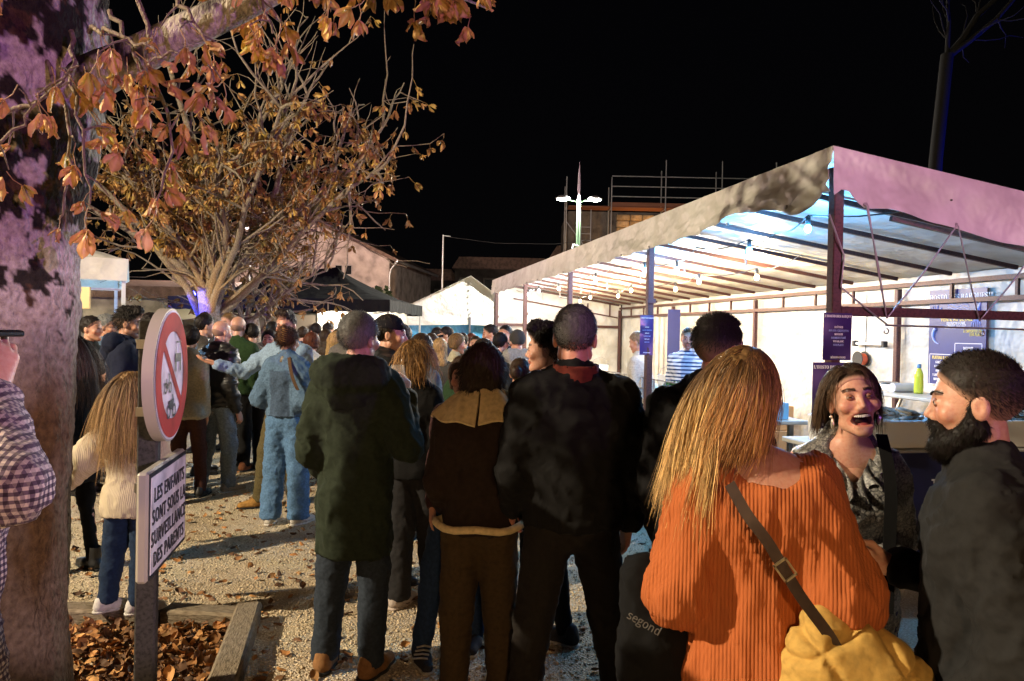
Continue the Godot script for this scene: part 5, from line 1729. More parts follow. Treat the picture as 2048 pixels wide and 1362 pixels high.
	for x in [-3.6, -2.2, -0.9]:
		var sp := obj("strip_lamp", MB.new().box(Vector3(x, 2.5, 0.45), Vector3(0.9, 0.05, 0.06)), emissive(Color(1.0, 0.93, 0.78), 5.0), lw)
		omni(Vector3(x, 2.44, 0.5), Color(1.0, 0.93, 0.78), 0.8, 0.05, sp)
	# dark terrace of houses
	var dark := mat(C(0.06, 0.05, 0.043), 0.9, 0.0, stucco, 0.15, sbump, 2.0)
	for e in [[-7.2, 6.2, 5.2, -52.0, "dark terraced house beside the pale house's gable", 3], [-0.8, 6.4, 5.9, -50.0, "dark terraced house behind the thin flag pole", 4], [4.2, 3.6, 6.3, -46.0, "narrow dark stone house left of the scaffolding", 2]]:
		var d := thing("dark_house", e[4], "house", Vector3(e[0], 0, e[3]), 0.0, "dark terraced houses at the back")
		obj("wall", MB.new().box(Vector3(0, e[2] / 2, -3), Vector3(e[1], e[2], 6)), dark, d)
		obj("roof", MB.new().poly(PackedVector2Array([Vector2(-e[1] / 2 - 0.2, e[2]), Vector2(e[1] / 2 + 0.2, e[2]), Vector2(e[1] / 2 - 0.3, e[2] + 0.8), Vector2(-e[1] / 2 + 0.3, e[2] + 0.8)]), Transform3D(Basis.IDENTITY, Vector3(0, 0, 0.2)), 6.4), tile, d)
		for q in e[5]:
			var x: float = -e[1] / 2 + e[1] * (q + 0.5) / e[5]
			var w := obj("window", MB.new().box(Vector3(x, e[2] - 1.3, 0.01), Vector3(0.9, 1.4, 0.06)), mat(C(0.11, 0.095, 0.08), 0.8), d)
			obj("pane", MB.new().box(Vector3(x, e[2] - 1.3, 0.03), Vector3(0.7, 1.2, 0.05)), mat(C(0.008, 0.008, 0.01), 0.1), w)
	var fp := thing("flag_pole", "thin pale pole with a cross arm above the black gazebo", "pole", Vector3(-2.9, 0, -30.0))
	obj("pole", MB.new().tube([Vector3.ZERO, Vector3(0, 5.55, 0)], [0.05, 0.03], 8), grey_m, fp)
	obj("arm", MB.new().bar(Vector3(-0.02, 5.53, 0), Vector3(0.3, 5.5, 0), 0.025), grey_m, fp)
	obj("overhead_cable", MB.new().tube([Vector3(0, 5.5, 0), Vector3(2.2, 5.2, 0.5), Vector3(4.5, 5.15, 1.0), Vector3(6.8, 5.4, 1.5)], [0.012, 0.012, 0.012, 0.012], 5), dark_metal, fp)
	# bush by the house
	var bush := thing("dark_bush", "dark bush at the right foot of the pale house", "bush", Vector3(-5.0, 0, -26.0))
	var lf := MB.new()
	lf.grid(2, 2, func(u, v): return Vector3((u - 0.5) * 0.12, (v - 0.5) * 0.2, 0.02 * sin(u * 3)))
	var wh := []
	var tn := []
	for j in 2600:
		var a := Vector3(rng.randfn(), rng.randfn(), rng.randfn()).normalized()
		wh.append(Transform3D(Basis.from_euler(Vector3(rng.randf() * 6, rng.randf() * 6, rng.randf() * 6)), Vector3(a.x * 1.5, 1.9 + a.y * 1.0 + 0.2 * sin(a.x * 7), a.z * 1.0) * rng.randf_range(0.85, 1.05)))
		tn.append(Color(0.03, 0.04, 0.016) * rng.randf_range(0.5, 1.6))
	many("leaves", lf.mesh(), mat(Color.WHITE, 0.7), wh, tn, bush)
	obj("stem", MB.new().tube([Vector3.ZERO, Vector3(0, 1.6, 0)], [0.08, 0.04], 7), dark, bush)
	# stone building under scaffolding
	var stone := mat(C(0.42, 0.31, 0.18), 0.9, 0.0, stucco, 0.3, sbump, 3.0)
	var sb := thing("stone_building", "stone building wrapped in scaffolding above the stall roof", "building", Vector3(6.6, 0, -34.0))
	obj("wall", MB.new().box(Vector3(0, 3.65, -2.5), Vector3(8.2, 7.3, 5.0)), mat(C(0.1, 0.085, 0.07), 0.9, 0.0, stucco, 0.2, sbump, 3.0), sb)
	# a lit corner of laid stone courses
	var rowy := 5.25
	for r in 7:
		var x := -1.9
		var k := 0
		while x < 2.1:
			var w2 := rng.randf_range(0.34, 0.7)
			var st := MB.new().box(Vector3.ZERO, Vector3(w2 - 0.03, 0.27, 0.3), Basis.IDENTITY, 0.025)
			st.col = Color.WHITE
			var f := rng.randf_range(0.7, 1.15)
			for q in st.k.size(): st.k[q] = Color(f, f * 0.97, f * 0.9)
			var o := obj("stone", st, stone, sb)
			o.position = Vector3(x + w2 / 2, rowy, 0.06 + rng.randf() * 0.03)
			x += w2
		rowy += 0.295
	var dk := mat(C(0.13, 0.055, 0.032), 0.8)
	grey_m = mat(C(0.2, 0.2, 0.2), 0.5, 0.4)
	var sc := thing("scaffold", "steel scaffolding with plank decks around the stone building", "scaffold", Vector3(6.6, 0, -32.6))
	for x in [-4.3, -2.3, 0.1, 2.6, 5.0]:
		for z in [0.0, -1.0]: obj("standard", MB.new().tube([Vector3(x, 0, z), Vector3(x, (9.4 if x > -1 else 8.6) - 0.25 * absf(z), z)], [0.03, 0.03], 6), grey_m, sc)
		for y in [2.0, 4.0, 7.25]: obj("transom", MB.new().bar(Vector3(x, y, 0.03), Vector3(x, y, -1.05), 0.04), grey_m, sc)
	for y in [7.75, 8.2, 8.65]: obj("guard_rail", MB.new().tube([Vector3(-2.3, y, 0.05), Vector3(5.0, y, 0.05)], [0.026, 0.026], 6), grey_m, sc)
	for y in [4.0, 7.25]:
		for z in [-0.15, -0.45, -0.75]: obj("plank", MB.new().box(Vector3(0.5, y + 0.05, z), Vector3(9.4, 0.05, 0.26)), dk, sc)
	obj("toe_board", MB.new().box(Vector3(1.3, 7.42, 0.0), Vector3(7.3, 0.16, 0.03)), dk, sc)
	for e in [[-4.3, 0.0, -2.3, 4.0], [-2.3, 4.0, -4.3, 6.6]]: obj("brace", MB.new().tube([Vector3(e[0], e[1], 0.06), Vector3(e[2], e[3], 0.06)], [0.024, 0.024], 6), grey_m, sc)
	for q in 8: obj("ladder_rung", MB.new().bar(Vector3(-3.6, 4.3 + q * 0.3, -0.2), Vector3(-3.2, 4.3 + q * 0.3, -0.2), 0.025), grey_m, sc)
	for x in [-3.62, -3.18]: obj("ladder_rail", MB.new().bar(Vector3(x, 4.1, -0.2), Vector3(x, 7.2, -0.2), 0.035), grey_m, sc)
	var wl := thing("work_lamp", "work lamp hung from the scaffolding to light the stone wall", "lamp", Vector3(7.2, 5.0, -33.0))
	obj("bulb", MB.new().sphere(Vector3.ZERO, Vector3.ONE * 0.06, 8, 10), emissive(Color(1, 0.72, 0.35), 4.0), wl)
	obj("guard", MB.new().tube([Vector3(0, 0.07, 0), Vector3(0, 0.2, 0)], [0.05, 0.03], 8), dark_metal, wl)
	omni(Vector3.ZERO, Color(1, 0.72, 0.35), 14.0, 0.05, wl)
	# blue spotlight by the second tree
	stage_lamp("blue party spotlight on a stand shining at the second tree", Vector3(-6.5, 1.75, -9.9), Vector3(-4.64, 1.95, -11.0), Color(0.1, 0.12, 1.0), 22.0, 7.0, 0.05)
	var bl := thing("blue_party_lamp", "small glowing blue lamp left of the second tree trunk", "lamp", Vector3(-6.1, 2.22, -13.9))
	obj("bulb", MB.new().sphere(Vector3.ZERO, Vector3.ONE * 0.075, 10, 14), emissive(Color(0.12, 0.16, 1.0), 14.0), bl)
	obj("hanger", MB.new().tube([Vector3(0, 0.06, 0), Vector3(0, 0.5, -0.3)], [0.008, 0.008], 5), dark_metal, bl)
	omni(Vector3.ZERO, Color(0.1, 0.13, 1.0), 1.6, 0.07, bl)
	stage_lamp("warm uplight at the foot of the second tree", Vector3(-4.75, 1.15, -10.1), Vector3(-4.45, 3.2, -11.0), Color(1.0, 0.75, 0.35), 1.2, 30.0, 0.05)
	stage_lamp("blue stage light on a stand shining up the bare tree behind the stall", Vector3(9.4, 1.2, -10.6), Vector3(7.0, 5.0, -12.0), Color(0.1, 0.2, 1.0), 70.0, 22.0, 0.05)
# ---------------------------------------------------------------- trees
func bark_mat() -> StandardMaterial3D:
	var bk := noise_tex("bark", FastNoiseLite.TYPE_SIMPLEX, 0.022, [[0.0, C(0.14, 0.115, 0.09)], [0.4, C(0.33, 0.29, 0.24)], [0.7, C(0.45, 0.41, 0.35)], [1.0, C(0.55, 0.51, 0.45)]], 6)
	var bb := noise_tex("bark_bump", FastNoiseLite.TYPE_SIMPLEX, 0.03, [], 4)
	var m := mat(Color.WHITE, 0.88, 0.0, bk, 2.4, bb, 1.0)
	m.uv1_scale = Vector3(3.4, 1.8, 3.4)
	return m

func branch(b: MB, p: Vector3, d: Vector3, r0: float, len: float, seg: int, wob: float, lift: float, tips: Array, sides := 7, r1 := 0.35) -> Array:
	var path := [p]
	var rad := [r0]
	var dd := d.normalized()
	for j in seg:
		dd = (dd + Vector3(rng.randfn(), rng.randfn(), rng.randfn()) * wob + Vector3(0, lift, 0)).normalized()
		p += dd * len / seg
		path.append(p)
		rad.append(r0 * lerpf(1.0, r1, float(j + 1) / seg))
	b.tube(path, rad, sides)
	tips.append([path, rad])
	return path

func leaflet(b: MB, base: Vector3, dir: Vector3, nrm: Vector3, len: float, wid: float, curl: float, c0: Color, c1: Color) -> void:
	var x := dir.cross(nrm).normalized()
	var s := b.v.size()
	b.grid(4, 7, func(u, v):
		var ww: float = wid * sin(PI * pow(clampf(v, 0.02, 0.985), 1.55)) * (u - 0.5) * 2.0
		var cup := absf(u - 0.5) * 2.0
		return base + dir * (v * len) * (1.0 - 0.1 * curl * v) + x * ww * (1.0 - 0.35 * curl * v) + nrm * (len * (-0.28 * curl * v * v) + wid * cup * (0.45 + 0.5 * curl) + 0.08 * wid * sin(v * 14.0 + u * 5.0)))
	for j in range(s, b.v.size()):
		var u := b.t[j].x
		var v := b.t[j].y
		var e := clampf(absf(u - 0.5) * 1.5 + 0.5 * v * v + 0.15 * sin(v * 23.0 + u * 31.0), 0, 1)
		b.k[j] = c0.lerp(c1, e)

func palmate(sd: int, n: int, c0: Color, c1: Color, size := 1.0) -> MB:
	# a horse chestnut leaf, hung from its stalk at the origin
	var r := RandomNumberGenerator.new()
	r.seed = sd
	var b := MB.new()
	var stalk := 0.075 * size
	b.col = Color(0.3, 0.17, 0.06)
	var k := Vector3(0.01 * r.randfn(), -stalk, 0.01 * r.randfn())
	b.tube([Vector3.ZERO, k * 0.5 + Vector3(0.008, 0, 0), k], [0.0022 * size, 0.0018 * size, 0.0018 * size], 5)
	for q in n:
		var a := (q - (n - 1) * 0.5) / n * 4.6 + r.randfn() * 0.15
		var dir := Vector3(sin(a) * 0.7, -1.0 - 0.3 * cos(a) + r.randfn() * 0.1, 0.55 * cos(a * 1.3) + r.randfn() * 0.25).normalized()
		var nrm := Vector3(0.5 * sin(a) + r.randfn() * 0.3, 0.5, 1.0 * (1 if q % 2 else -1)).normalized()
		nrm = (nrm - dir * nrm.dot(dir)).normalized()
		var l := (0.085 - 0.014 * absf(q - (n - 1) * 0.5)) * r.randf_range(0.8, 1.2) * size
		leaflet(b, k, dir, nrm, l, l * r.randf_range(0.17, 0.25), r.randf_range(0.15, 1.0), c0, c1)
	return b

var leaf_kinds := []
func leaf_mat() -> StandardMaterial3D:
	if cloth_cache.has("leaf"): return cloth_cache.leaf
	var m := mat(Color.WHITE, 0.55)
	m.backlight_enabled = true
	m.backlight = Color(0.4, 0.4, 0.4)
	cloth_cache.leaf = m
	return m

func build_trees() -> void:
	var bark := bark_mat()
	var pal := [[Color(0.6, 0.35, 0.1), Color(0.4, 0.2, 0.055)], [Color(0.66, 0.4, 0.11), Color(0.46, 0.23, 0.065)], [Color(0.58, 0.45, 0.09), Color(0.5, 0.26, 0.06)], [Color(0.46, 0.25, 0.08), Color(0.3, 0.155, 0.055)], [Color(0.4, 0.4, 0.07), Color(0.55, 0.3, 0.07)], [Color(0.64, 0.42, 0.16), Color(0.46, 0.25, 0.09)]]
	for q in 12: leaf_kinds.append(palmate(100 + q, 5 + q % 3, pal[q % 6][0], pal[q % 6][1]).mesh())
	# ---- the near tree at the left edge
	var t := thing("near_tree", "pale barked chestnut tree at the left edge with dark moss patches", "tree", Vector3(-1.875, 0, -2.62))
	var tr := MB.new()
	var nz := FastNoiseLite.new()
	nz.seed = 5
	nz.frequency = 1.0
	nz.fractal_octaves = 4
	var knot := Vector3(0.10, 2.22, 0.24)
	tr.grid(200, 330, func(u, v):
		var y := lerpf(-0.02, 3.2, v)
		var a = -u * TAU
		var flare := 0.09 * exp(-y * 5.0)
		var r := 0.262 + flare + 0.05 * smoothstep(1.9, 2.5, y) - 0.04 * smoothstep(2.7, 3.2, y) + 0.014 * sin(a * 3 + y * 1.2)
		var p := Vector3(cos(a) * r, y, sin(a) * r)
		r += 0.016 * nz.get_noise_3d(p.x * 5, y * 3, p.z * 5) + 0.006 * nz.get_noise_3d(p.x * 22, y * 16, p.z * 22)
		var kd := Vector2((a_diff(a, 1.18)) * 0.27, y - 2.2).length()
		r += 0.026 * exp(-pow((kd - 0.095) / 0.022, 2.0)) - 0.05 * (1.0 - smoothstep(0.05, 0.1, kd))
		return Vector3(cos(a) * r + 0.05 * smoothstep(1.0, 3.0, y), y, sin(a) * r))
	for j in tr.v.size():
		var p := tr.v[j]
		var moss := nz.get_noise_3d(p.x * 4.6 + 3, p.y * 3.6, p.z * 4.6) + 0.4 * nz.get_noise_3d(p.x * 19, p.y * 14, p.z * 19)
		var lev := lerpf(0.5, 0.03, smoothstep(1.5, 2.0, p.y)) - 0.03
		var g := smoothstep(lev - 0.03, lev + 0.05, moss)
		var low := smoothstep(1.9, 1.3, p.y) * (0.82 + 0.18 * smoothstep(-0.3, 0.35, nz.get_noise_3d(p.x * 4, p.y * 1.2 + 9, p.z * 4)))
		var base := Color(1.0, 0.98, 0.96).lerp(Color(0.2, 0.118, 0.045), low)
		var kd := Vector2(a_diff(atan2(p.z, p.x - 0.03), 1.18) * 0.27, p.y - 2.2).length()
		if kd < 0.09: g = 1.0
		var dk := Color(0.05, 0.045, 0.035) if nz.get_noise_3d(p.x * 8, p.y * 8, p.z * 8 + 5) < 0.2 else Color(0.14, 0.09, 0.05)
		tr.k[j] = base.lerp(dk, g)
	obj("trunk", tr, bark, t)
	# limbs: up, right-up over the picture's top
	var limbs := [
		["limb", [Vector3(0.05, 2.2, -0.05), Vector3(0.3, 2.44, 0.02), Vector3(0.6, 2.57, 0.08), Vector3(1.0, 2.72, 0.17), Vector3(1.4, 2.86, 0.3), Vector3(2.0, 3.0, 0.5), Vector3(2.6, 3.1, 0.7)], [0.11, 0.082, 0.064, 0.052, 0.04, 0.028, 0.014]],
		["limb", [Vector3(0.06, 2.7, 0.0), Vector3(0.22, 3.0, 0.05), Vector3(0.5, 3.35, 0.1), Vector3(0.9, 3.8, 0.2)], [0.11, 0.09, 0.075, 0.05]],
		["limb", [Vector3(-0.08, 2.75, 0.08), Vector3(-0.1, 3.1, 0.1), Vector3(-0.16, 3.8, 0.12)], [0.13, 0.11, 0.09]],
		["limb", [Vector3(-0.2, 1.9, 0.1), Vector3(-0.42, 2.3, 0.16), Vector3(-0.5, 2.8, 0.18), Vector3(-0.62, 3.5, 0.2)], [0.06, 0.05, 0.045, 0.03]]]
	var first: Node3D
	for e in limbs:
		var b := MB.new()
		var pp := []
		var rr := []
		for q in e[1].size() - 1:
			for w in 6:
				var f := w / 6.0
				pp.append((e[1][q] as Vector3).cubic_interpolate(e[1][q + 1], e[1][maxi(q - 1, 0)], e[1][mini(q + 2, e[1].size() - 1)], f))
				rr.append(lerpf(e[2][q], e[2][q + 1], f) * (1.0 + 0.05 * nz.get_noise_1d(q * 9 + w * 1.7)))
		pp.append(e[1][-1])
		rr.append(e[2][-1])
		b.tube(pp, rr, 16, false)
		for j in b.v.size():
			var p := b.v[j]
			var g := smoothstep(0.06, 0.14, nz.get_noise_3d(p.x * 4, p.y * 5, p.z * 5) + 0.25 * b.n[j].y)
			b.k[j] = Color(1, 0.98, 0.96).lerp(Color(0.06, 0.05, 0.04), g)
		var lb := obj(e[0], b, bark, t)
		if first == null: first = lb
	# twigs with hanging leaves; the twig starts on a limb and droops into view
	var twigs := [
		[Vector3(0.30, 2.50, 0.15), Vector3(0.42, 2.30, 0.25), Vector3(0.46, 2.12, 0.28), Vector3(0.42, 1.95, 0.28)],
		[Vector3(0.1, 2.2, 0.25), Vector3(0.3, 2.28, 0.32), Vector3(0.45, 2.33, 0.36), Vector3(0.55, 2.4, 0.4)],
		[Vector3(0.08, 2.0, 0.25), Vector3(0.2, 2.13, 0.34), Vector3(0.34, 2.2, 0.38), Vector3(0.42, 2.31, 0.38)],
		[Vector3(0.52, 2.65, 0.2), Vector3(0.66, 2.5, 0.3), Vector3(0.72, 2.34, 0.34), Vector3(0.7, 2.2, 0.36)],
		[Vector3(0.7, 2.75, 0.24), Vector3(0.82, 2.62, 0.32), Vector3(0.92, 2.5, 0.38), Vector3(0.96, 2.36, 0.4)],
		[Vector3(0.62, 2.7, 0.2), Vector3(0.72, 2.45, 0.3), Vector3(0.8, 2.22, 0.36), Vector3(0.78, 2.0, 0.38)],
		[Vector3(0.9, 2.85, 0.3), Vector3(1.02, 2.72, 0.36), Vector3(1.1, 2.6, 0.4), Vector3(1.14, 2.5, 0.42)],
		[Vector3(1.0, 2.9, 0.3), Vector3(1.16, 2.8, 0.4), Vector3(1.3, 2.7, 0.44), Vector3(1.42, 2.6, 0.46)],
		[Vector3(1.2, 2.96, 0.36), Vector3(1.42, 2.84, 0.46), Vector3(1.58, 2.74, 0.5), Vector3(1.74, 2.62, 0.5)],
		[Vector3(1.4, 3.02, 0.42), Vector3(1.6, 2.9, 0.5), Vector3(1.74, 2.8, 0.52), Vector3(1.84, 2.7, 0.52)],
		[Vector3(1.9, 3.09, 0.6), Vector3(2.02, 2.96, 0.6), Vector3(2.1, 2.86, 0.6), Vector3(2.13, 2.79, 0.6)],
		[Vector3(0.4, 2.58, 0.18), Vector3(0.5, 2.4, 0.34), Vector3(0.56, 2.2, 0.4), Vector3(0.6, 1.98, 0.42)],
		[Vector3(0.46, 2.6, 0.2), Vector3(0.62, 2.52, 0.36), Vector3(0.76, 2.44, 0.44), Vector3(0.88, 2.42, 0.46)],
		[Vector3(1.06, 2.93, 0.3), Vector3(1.1, 2.8, 0.34), Vector3(1.22, 2.7, 0.36), Vector3(1.3, 2.62, 0.36)],
		[Vector3(-0.02, 2.9, 0.2), Vector3(0.1, 2.75, 0.4), Vector3(0.24, 2.68, 0.5), Vector3(0.34, 2.6, 0.52)],
		[Vector3(-0.3, 2.2, 0.2), Vector3(-0.22, 2.1, 0.4), Vector3(-0.16, 1.98, 0.46), Vector3(-0.14, 1.9, 0.48)]]
	var n := 0
	for w in twigs:
		var pp := []
		var rr := []
		for q in 3:
			for f in 4:
				pp.append((w[q] as Vector3).cubic_interpolate(w[q + 1], w[maxi(q - 1, 0)], w[mini(q + 2, 3)], f / 4.0) + Vector3(rng.randfn(), rng.randfn(), rng.randfn()) * 0.008)
				rr.append(lerpf(0.0085, 0.003, (q * 4 + f) / 12.0))
		pp.append(w[3])
		rr.append(0.003)
		var b := MB.new()
		b.col = Color(0.5, 0.42, 0.36)
		b.tube(pp, rr, 6)
		# side shoots
		var ends := [w[3]]
		for q in range(4, 12, 2):
			var dd := Vector3(rng.randfn() * 0.6, -0.35 + rng.randfn() * 0.4, rng.randfn() * 0.6).normalized()
			var e: Vector3 = pp[q] + dd * rng.randf_range(0.05, 0.12)
			b.tube([pp[q], (pp[q] + e) * 0.5 + Vector3(0, 0.01, 0), e], [0.004, 0.003, 0.002], 5)
			ends.append(e)
		var tw := obj("twig", b, bark, t)
		var count := 10 if n in [3, 4, 5, 6, 11, 12, 14] else (6 if n in [7, 13] else 4)
		for q in count:
			var lf := MeshInstance3D.new()
			lf.name = part_name("leaf", tw)
			lf.mesh = leaf_kinds[rng.randi() % 12]
			lf.material_override = leaf_mat()
			tw.add_child(lf)
			var at: Vector3 = ends[q % ends.size()] if q < ends.size() * 2 else pp[rng.randi_range(4, 12)]
			lf.transform = Transform3D(Basis.from_euler(Vector3(rng.randfn() * 0.35, rng.randf() * TAU, rng.randfn() * 0.35)).scaled(Vector3.ONE * rng.randf_range(0.55, 1.05)), at + Vector3(rng.randfn(), rng.randfn(), rng.randfn()) * 0.012)
		n += 1
	# the crown above the picture, which dapples the lamp's light on the stall
	var cw := MB.new()
	var spots := []
	var shades := []
	for q in 22:
		var a := Vector3(0.2, 3.05, 0.05)
		var e := Vector3(rng.randf_range(-0.4, 2.2), rng.randf_range(3.25, 4.4), rng.randf_range(-1.9, 0.4))
		var mid := (a + e) * 0.5 + Vector3(0, 0.15, 0)
		cw.tube([a, mid, e], [0.03, 0.018, 0.006], 5)
		for w in 14:
			var f := rng.randf_range(0.35, 1.0)
			spots.append(Transform3D(Basis.from_euler(Vector3(rng.randfn() * 0.5, rng.randf() * TAU, rng.randfn() * 0.5)).scaled(Vector3.ONE * rng.randf_range(1.0, 1.8)), (a.lerp(mid, f * 2.0) if f < 0.5 else mid.lerp(e, f * 2.0 - 1.0)) + Vector3(rng.randfn(), rng.randfn(), rng.randfn()) * 0.05))
			shades.append(Color.WHITE * rng.randf_range(0.7, 1.2))
	obj("upper_branches", cw, bark, t)
	many("upper_leaves", leaf_kinds[0], leaf_mat(), spots, shades, t)
	# ---- the second tree, lit from below, and a slimmer one beside it
	var small := palmate(300, 5, Color(0.52, 0.31, 0.09), Color(0.31, 0.165, 0.055), 1.35)
	for spec in 2:
		var m := thing("crowd_tree", "pollarded chestnut tree with blue lit trunk and rusty leaves" if spec == 0 else "slimmer leaning tree just left of the black gazebo", "tree", Vector3(-4.5, 0, -11.0) if spec == 0 else Vector3(-4.15, 0, -11.9))
		var b := MB.new()
		var tips := []
		var r0 := 0.16 if spec == 0 else 0.1
		var top := 2.15 if spec == 0 else 1.75
		var pp := []
		var rr := []
		for q in 13:
			var f := q / 12.0
			pp.append(Vector3(-0.1 * f * f + 0.02 * sin(f * 9), f * top, 0.04 * sin(f * 5)))
			rr.append(r0 * (1.25 - 0.3 * f + 0.35 * exp(-f * 9.0) + (0.05 * smoothstep(0.75, 1.0, f))))
		b.tube(pp, rr, 14)
		obj("trunk", b, bark, m)
		var cr := MB.new()
		cr.col = Color(0.62, 0.57, 0.5)
		var ends := []
		var base: Vector3 = pp[12]
		var mains := []
		if spec == 0:
			for e in [[-0.95, 1.0, 0.2, 3.0, 0.09], [-0.55, 1.2, -0.5, 3.2, 0.1], [-0.12, 1.3, 0.3, 3.4, 0.11], [0.25, 1.3, -0.3, 3.3, 0.11], [0.55, 1.15, 0.25, 3.2, 0.1], [0.95, 0.95, -0.1, 3.2, 0.1], [1.25, 0.5, 0.25, 3.0, 0.085], [-1.2, 0.55, -0.2, 2.9, 0.085], [0.1, 0.9, 1.0, 2.4, 0.08], [0.7, 0.8, -0.9, 2.6, 0.08], [-0.6, 0.9, 0.8, 2.4, 0.07], [1.3, 0.85, 0.1, 3.3, 0.08], [0.4, 1.2, 0.3, 3.6, 0.08], [0.75, 1.0, 0.5, 3.4, 0.08], [-0.3, 1.2, -0.2, 3.6, 0.08]]: mains.append(e)
		else:
			for e in [[-0.5, 1.0, 0.2, 1.3, 0.06], [0.35, 1.2, 0.1, 1.6, 0.06], [0.9, 0.7, 0.0, 1.4, 0.05], [0.0, 1.0, -0.5, 1.5, 0.05]]: mains.append(e)
		for e in mains:
			var p1 := branch(cr, base + Vector3(rng.randfn() * 0.05, rng.randf_range(-0.5, -0.02), rng.randfn() * 0.05), Vector3(e[0], e[1] * 1.3, e[2]), e[4] * 0.78, e[3] * 1.12, 7, 0.15, 0.04, tips, 8, 0.32)
			for q in range(1, 8):
				for k in 2:
					var d1: Vector3 = (p1[q] - p1[q - 1]).normalized()
					var p2 := branch(cr, p1[q], d1 + Vector3(rng.randfn(), rng.randfn() * 0.8 + 0.25, rng.randfn()) * 0.8, 0.022, rng.randf_range(0.6, 1.5), 5, 0.18, 0.05, tips, 5, 0.35)
					ends.append(p2)
					for w in 3:
						var q2: int = rng.randi_range(1, 5)
						var p3 := branch(cr, p2[q2], (p2[q2] - p2[q2 - 1]).normalized() + Vector3(rng.randfn(), rng.randfn() * 0.7 + 0.2, rng.randfn()) * 0.8, 0.009, rng.randf_range(0.3, 0.75), 3, 0.22, 0.05, tips, 4, 0.4)
						ends.append(p3)
		obj("branches", cr, bark, m)
		var wh := []
		var tn := []
		for p in ends:
			for q in (9 if spec == 0 else 3):
				var at: Vector3 = p[rng.randi_range(1, p.size() - 1)]
				# leaves cling to the lower crown; the top is nearly bare
				if rng.randf() < smoothstep(3.6, 5.2, at.y) * 0.93: continue
				if spec == 0 and at.y < 3.0 + 0.3 * sin(at.x * 4.0): continue
				if at.x > 0.5 and at.y < 3.7 and rng.randf() < 0.65: continue
				if rng.randf() < 0.42: continue
				wh.append(Transform3D(Basis.from_euler(Vector3(rng.randfn() * 0.5, rng.randf() * TAU, rng.randfn() * 0.5)).scaled(Vector3.ONE * rng.randf_range(0.7, 1.3)), at))
				var f := rng.randf_range(0.55, 1.25)
				tn.append([Color(1, 1, 1), Color(0.9, 0.85, 0.75), Color(0.9, 1.05, 0.8), Color(0.6, 0.58, 0.6)][rng.randi() % 4] * f)
		many("leaves", small.mesh(), leaf_mat(), wh, tn, m)
	# ---- the bare trunk standing behind the stall
	var bt := thing("bare_tree", "dim leaning trunk forking above the stall's roof at the right", "tree", Vector3(6.75, 0, -12.0))
	var b := MB.new()
	b.tube([Vector3.ZERO, Vector3(0.03, 2.5, 0), Vector3(0.12, 4.6, 0), Vector3(0.26, 6.3, 0)], [0.15, 0.115, 0.1, 0.095], 12)
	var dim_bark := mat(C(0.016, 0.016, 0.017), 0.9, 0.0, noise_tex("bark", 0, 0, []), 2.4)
	obj("trunk", b, dim_bark, bt)
	var cr := MB.new()
	var tips := []
	for e in [[0.7, 0.75, 0.1, 2.4, 0.06], [0.95, 0.8, 0.3, 2.6, 0.05], [-0.2, 1.2, 0.2, 1.6, 0.04]]:
		var p1 := branch(cr, Vector3(0.26, 6.25, 0), Vector3(e[0], e[1], e[2]), e[4], e[3], 6, 0.12, 0.02, tips, 7, 0.3)
		for q in range(1, 7):
			for k in 2: branch(cr, p1[q], (p1[q] - p1[q - 1]).normalized() + Vector3(rng.randfn(), rng.randfn(), rng.randfn()) * 0.6, 0.014, 0.9, 4, 0.2, 0.02, tips, 5, 0.3)
	obj("branches", cr, dim_bark, bt)

func a_diff(a: float, b: float) -> float:
	return wrapf(a - b, -PI, PI)
# ---------------------------------------------------------------- the road sign
func ring(r0: float, r1: float, n := 64) -> MB:
	var b := MB.new()
	for q in n:
		var a := TAU * q / n
		var e := TAU * (q + 1) / n
		b.quad(Vector3(cos(a) * r0, sin(a) * r0, 0), Vector3(cos(a) * r1, sin(a) * r1, 0), Vector3(cos(e) * r1, sin(e) * r1, 0), Vector3(cos(e) * r0, sin(e) * r0, 0))
	return b

func at_z(b: MB, z: float, x := Transform3D.IDENTITY) -> MB:
	var r := MB.new()
	r.add(b, Transform3D(Basis.IDENTITY, Vector3(0, 0, z)) * x)
	return r

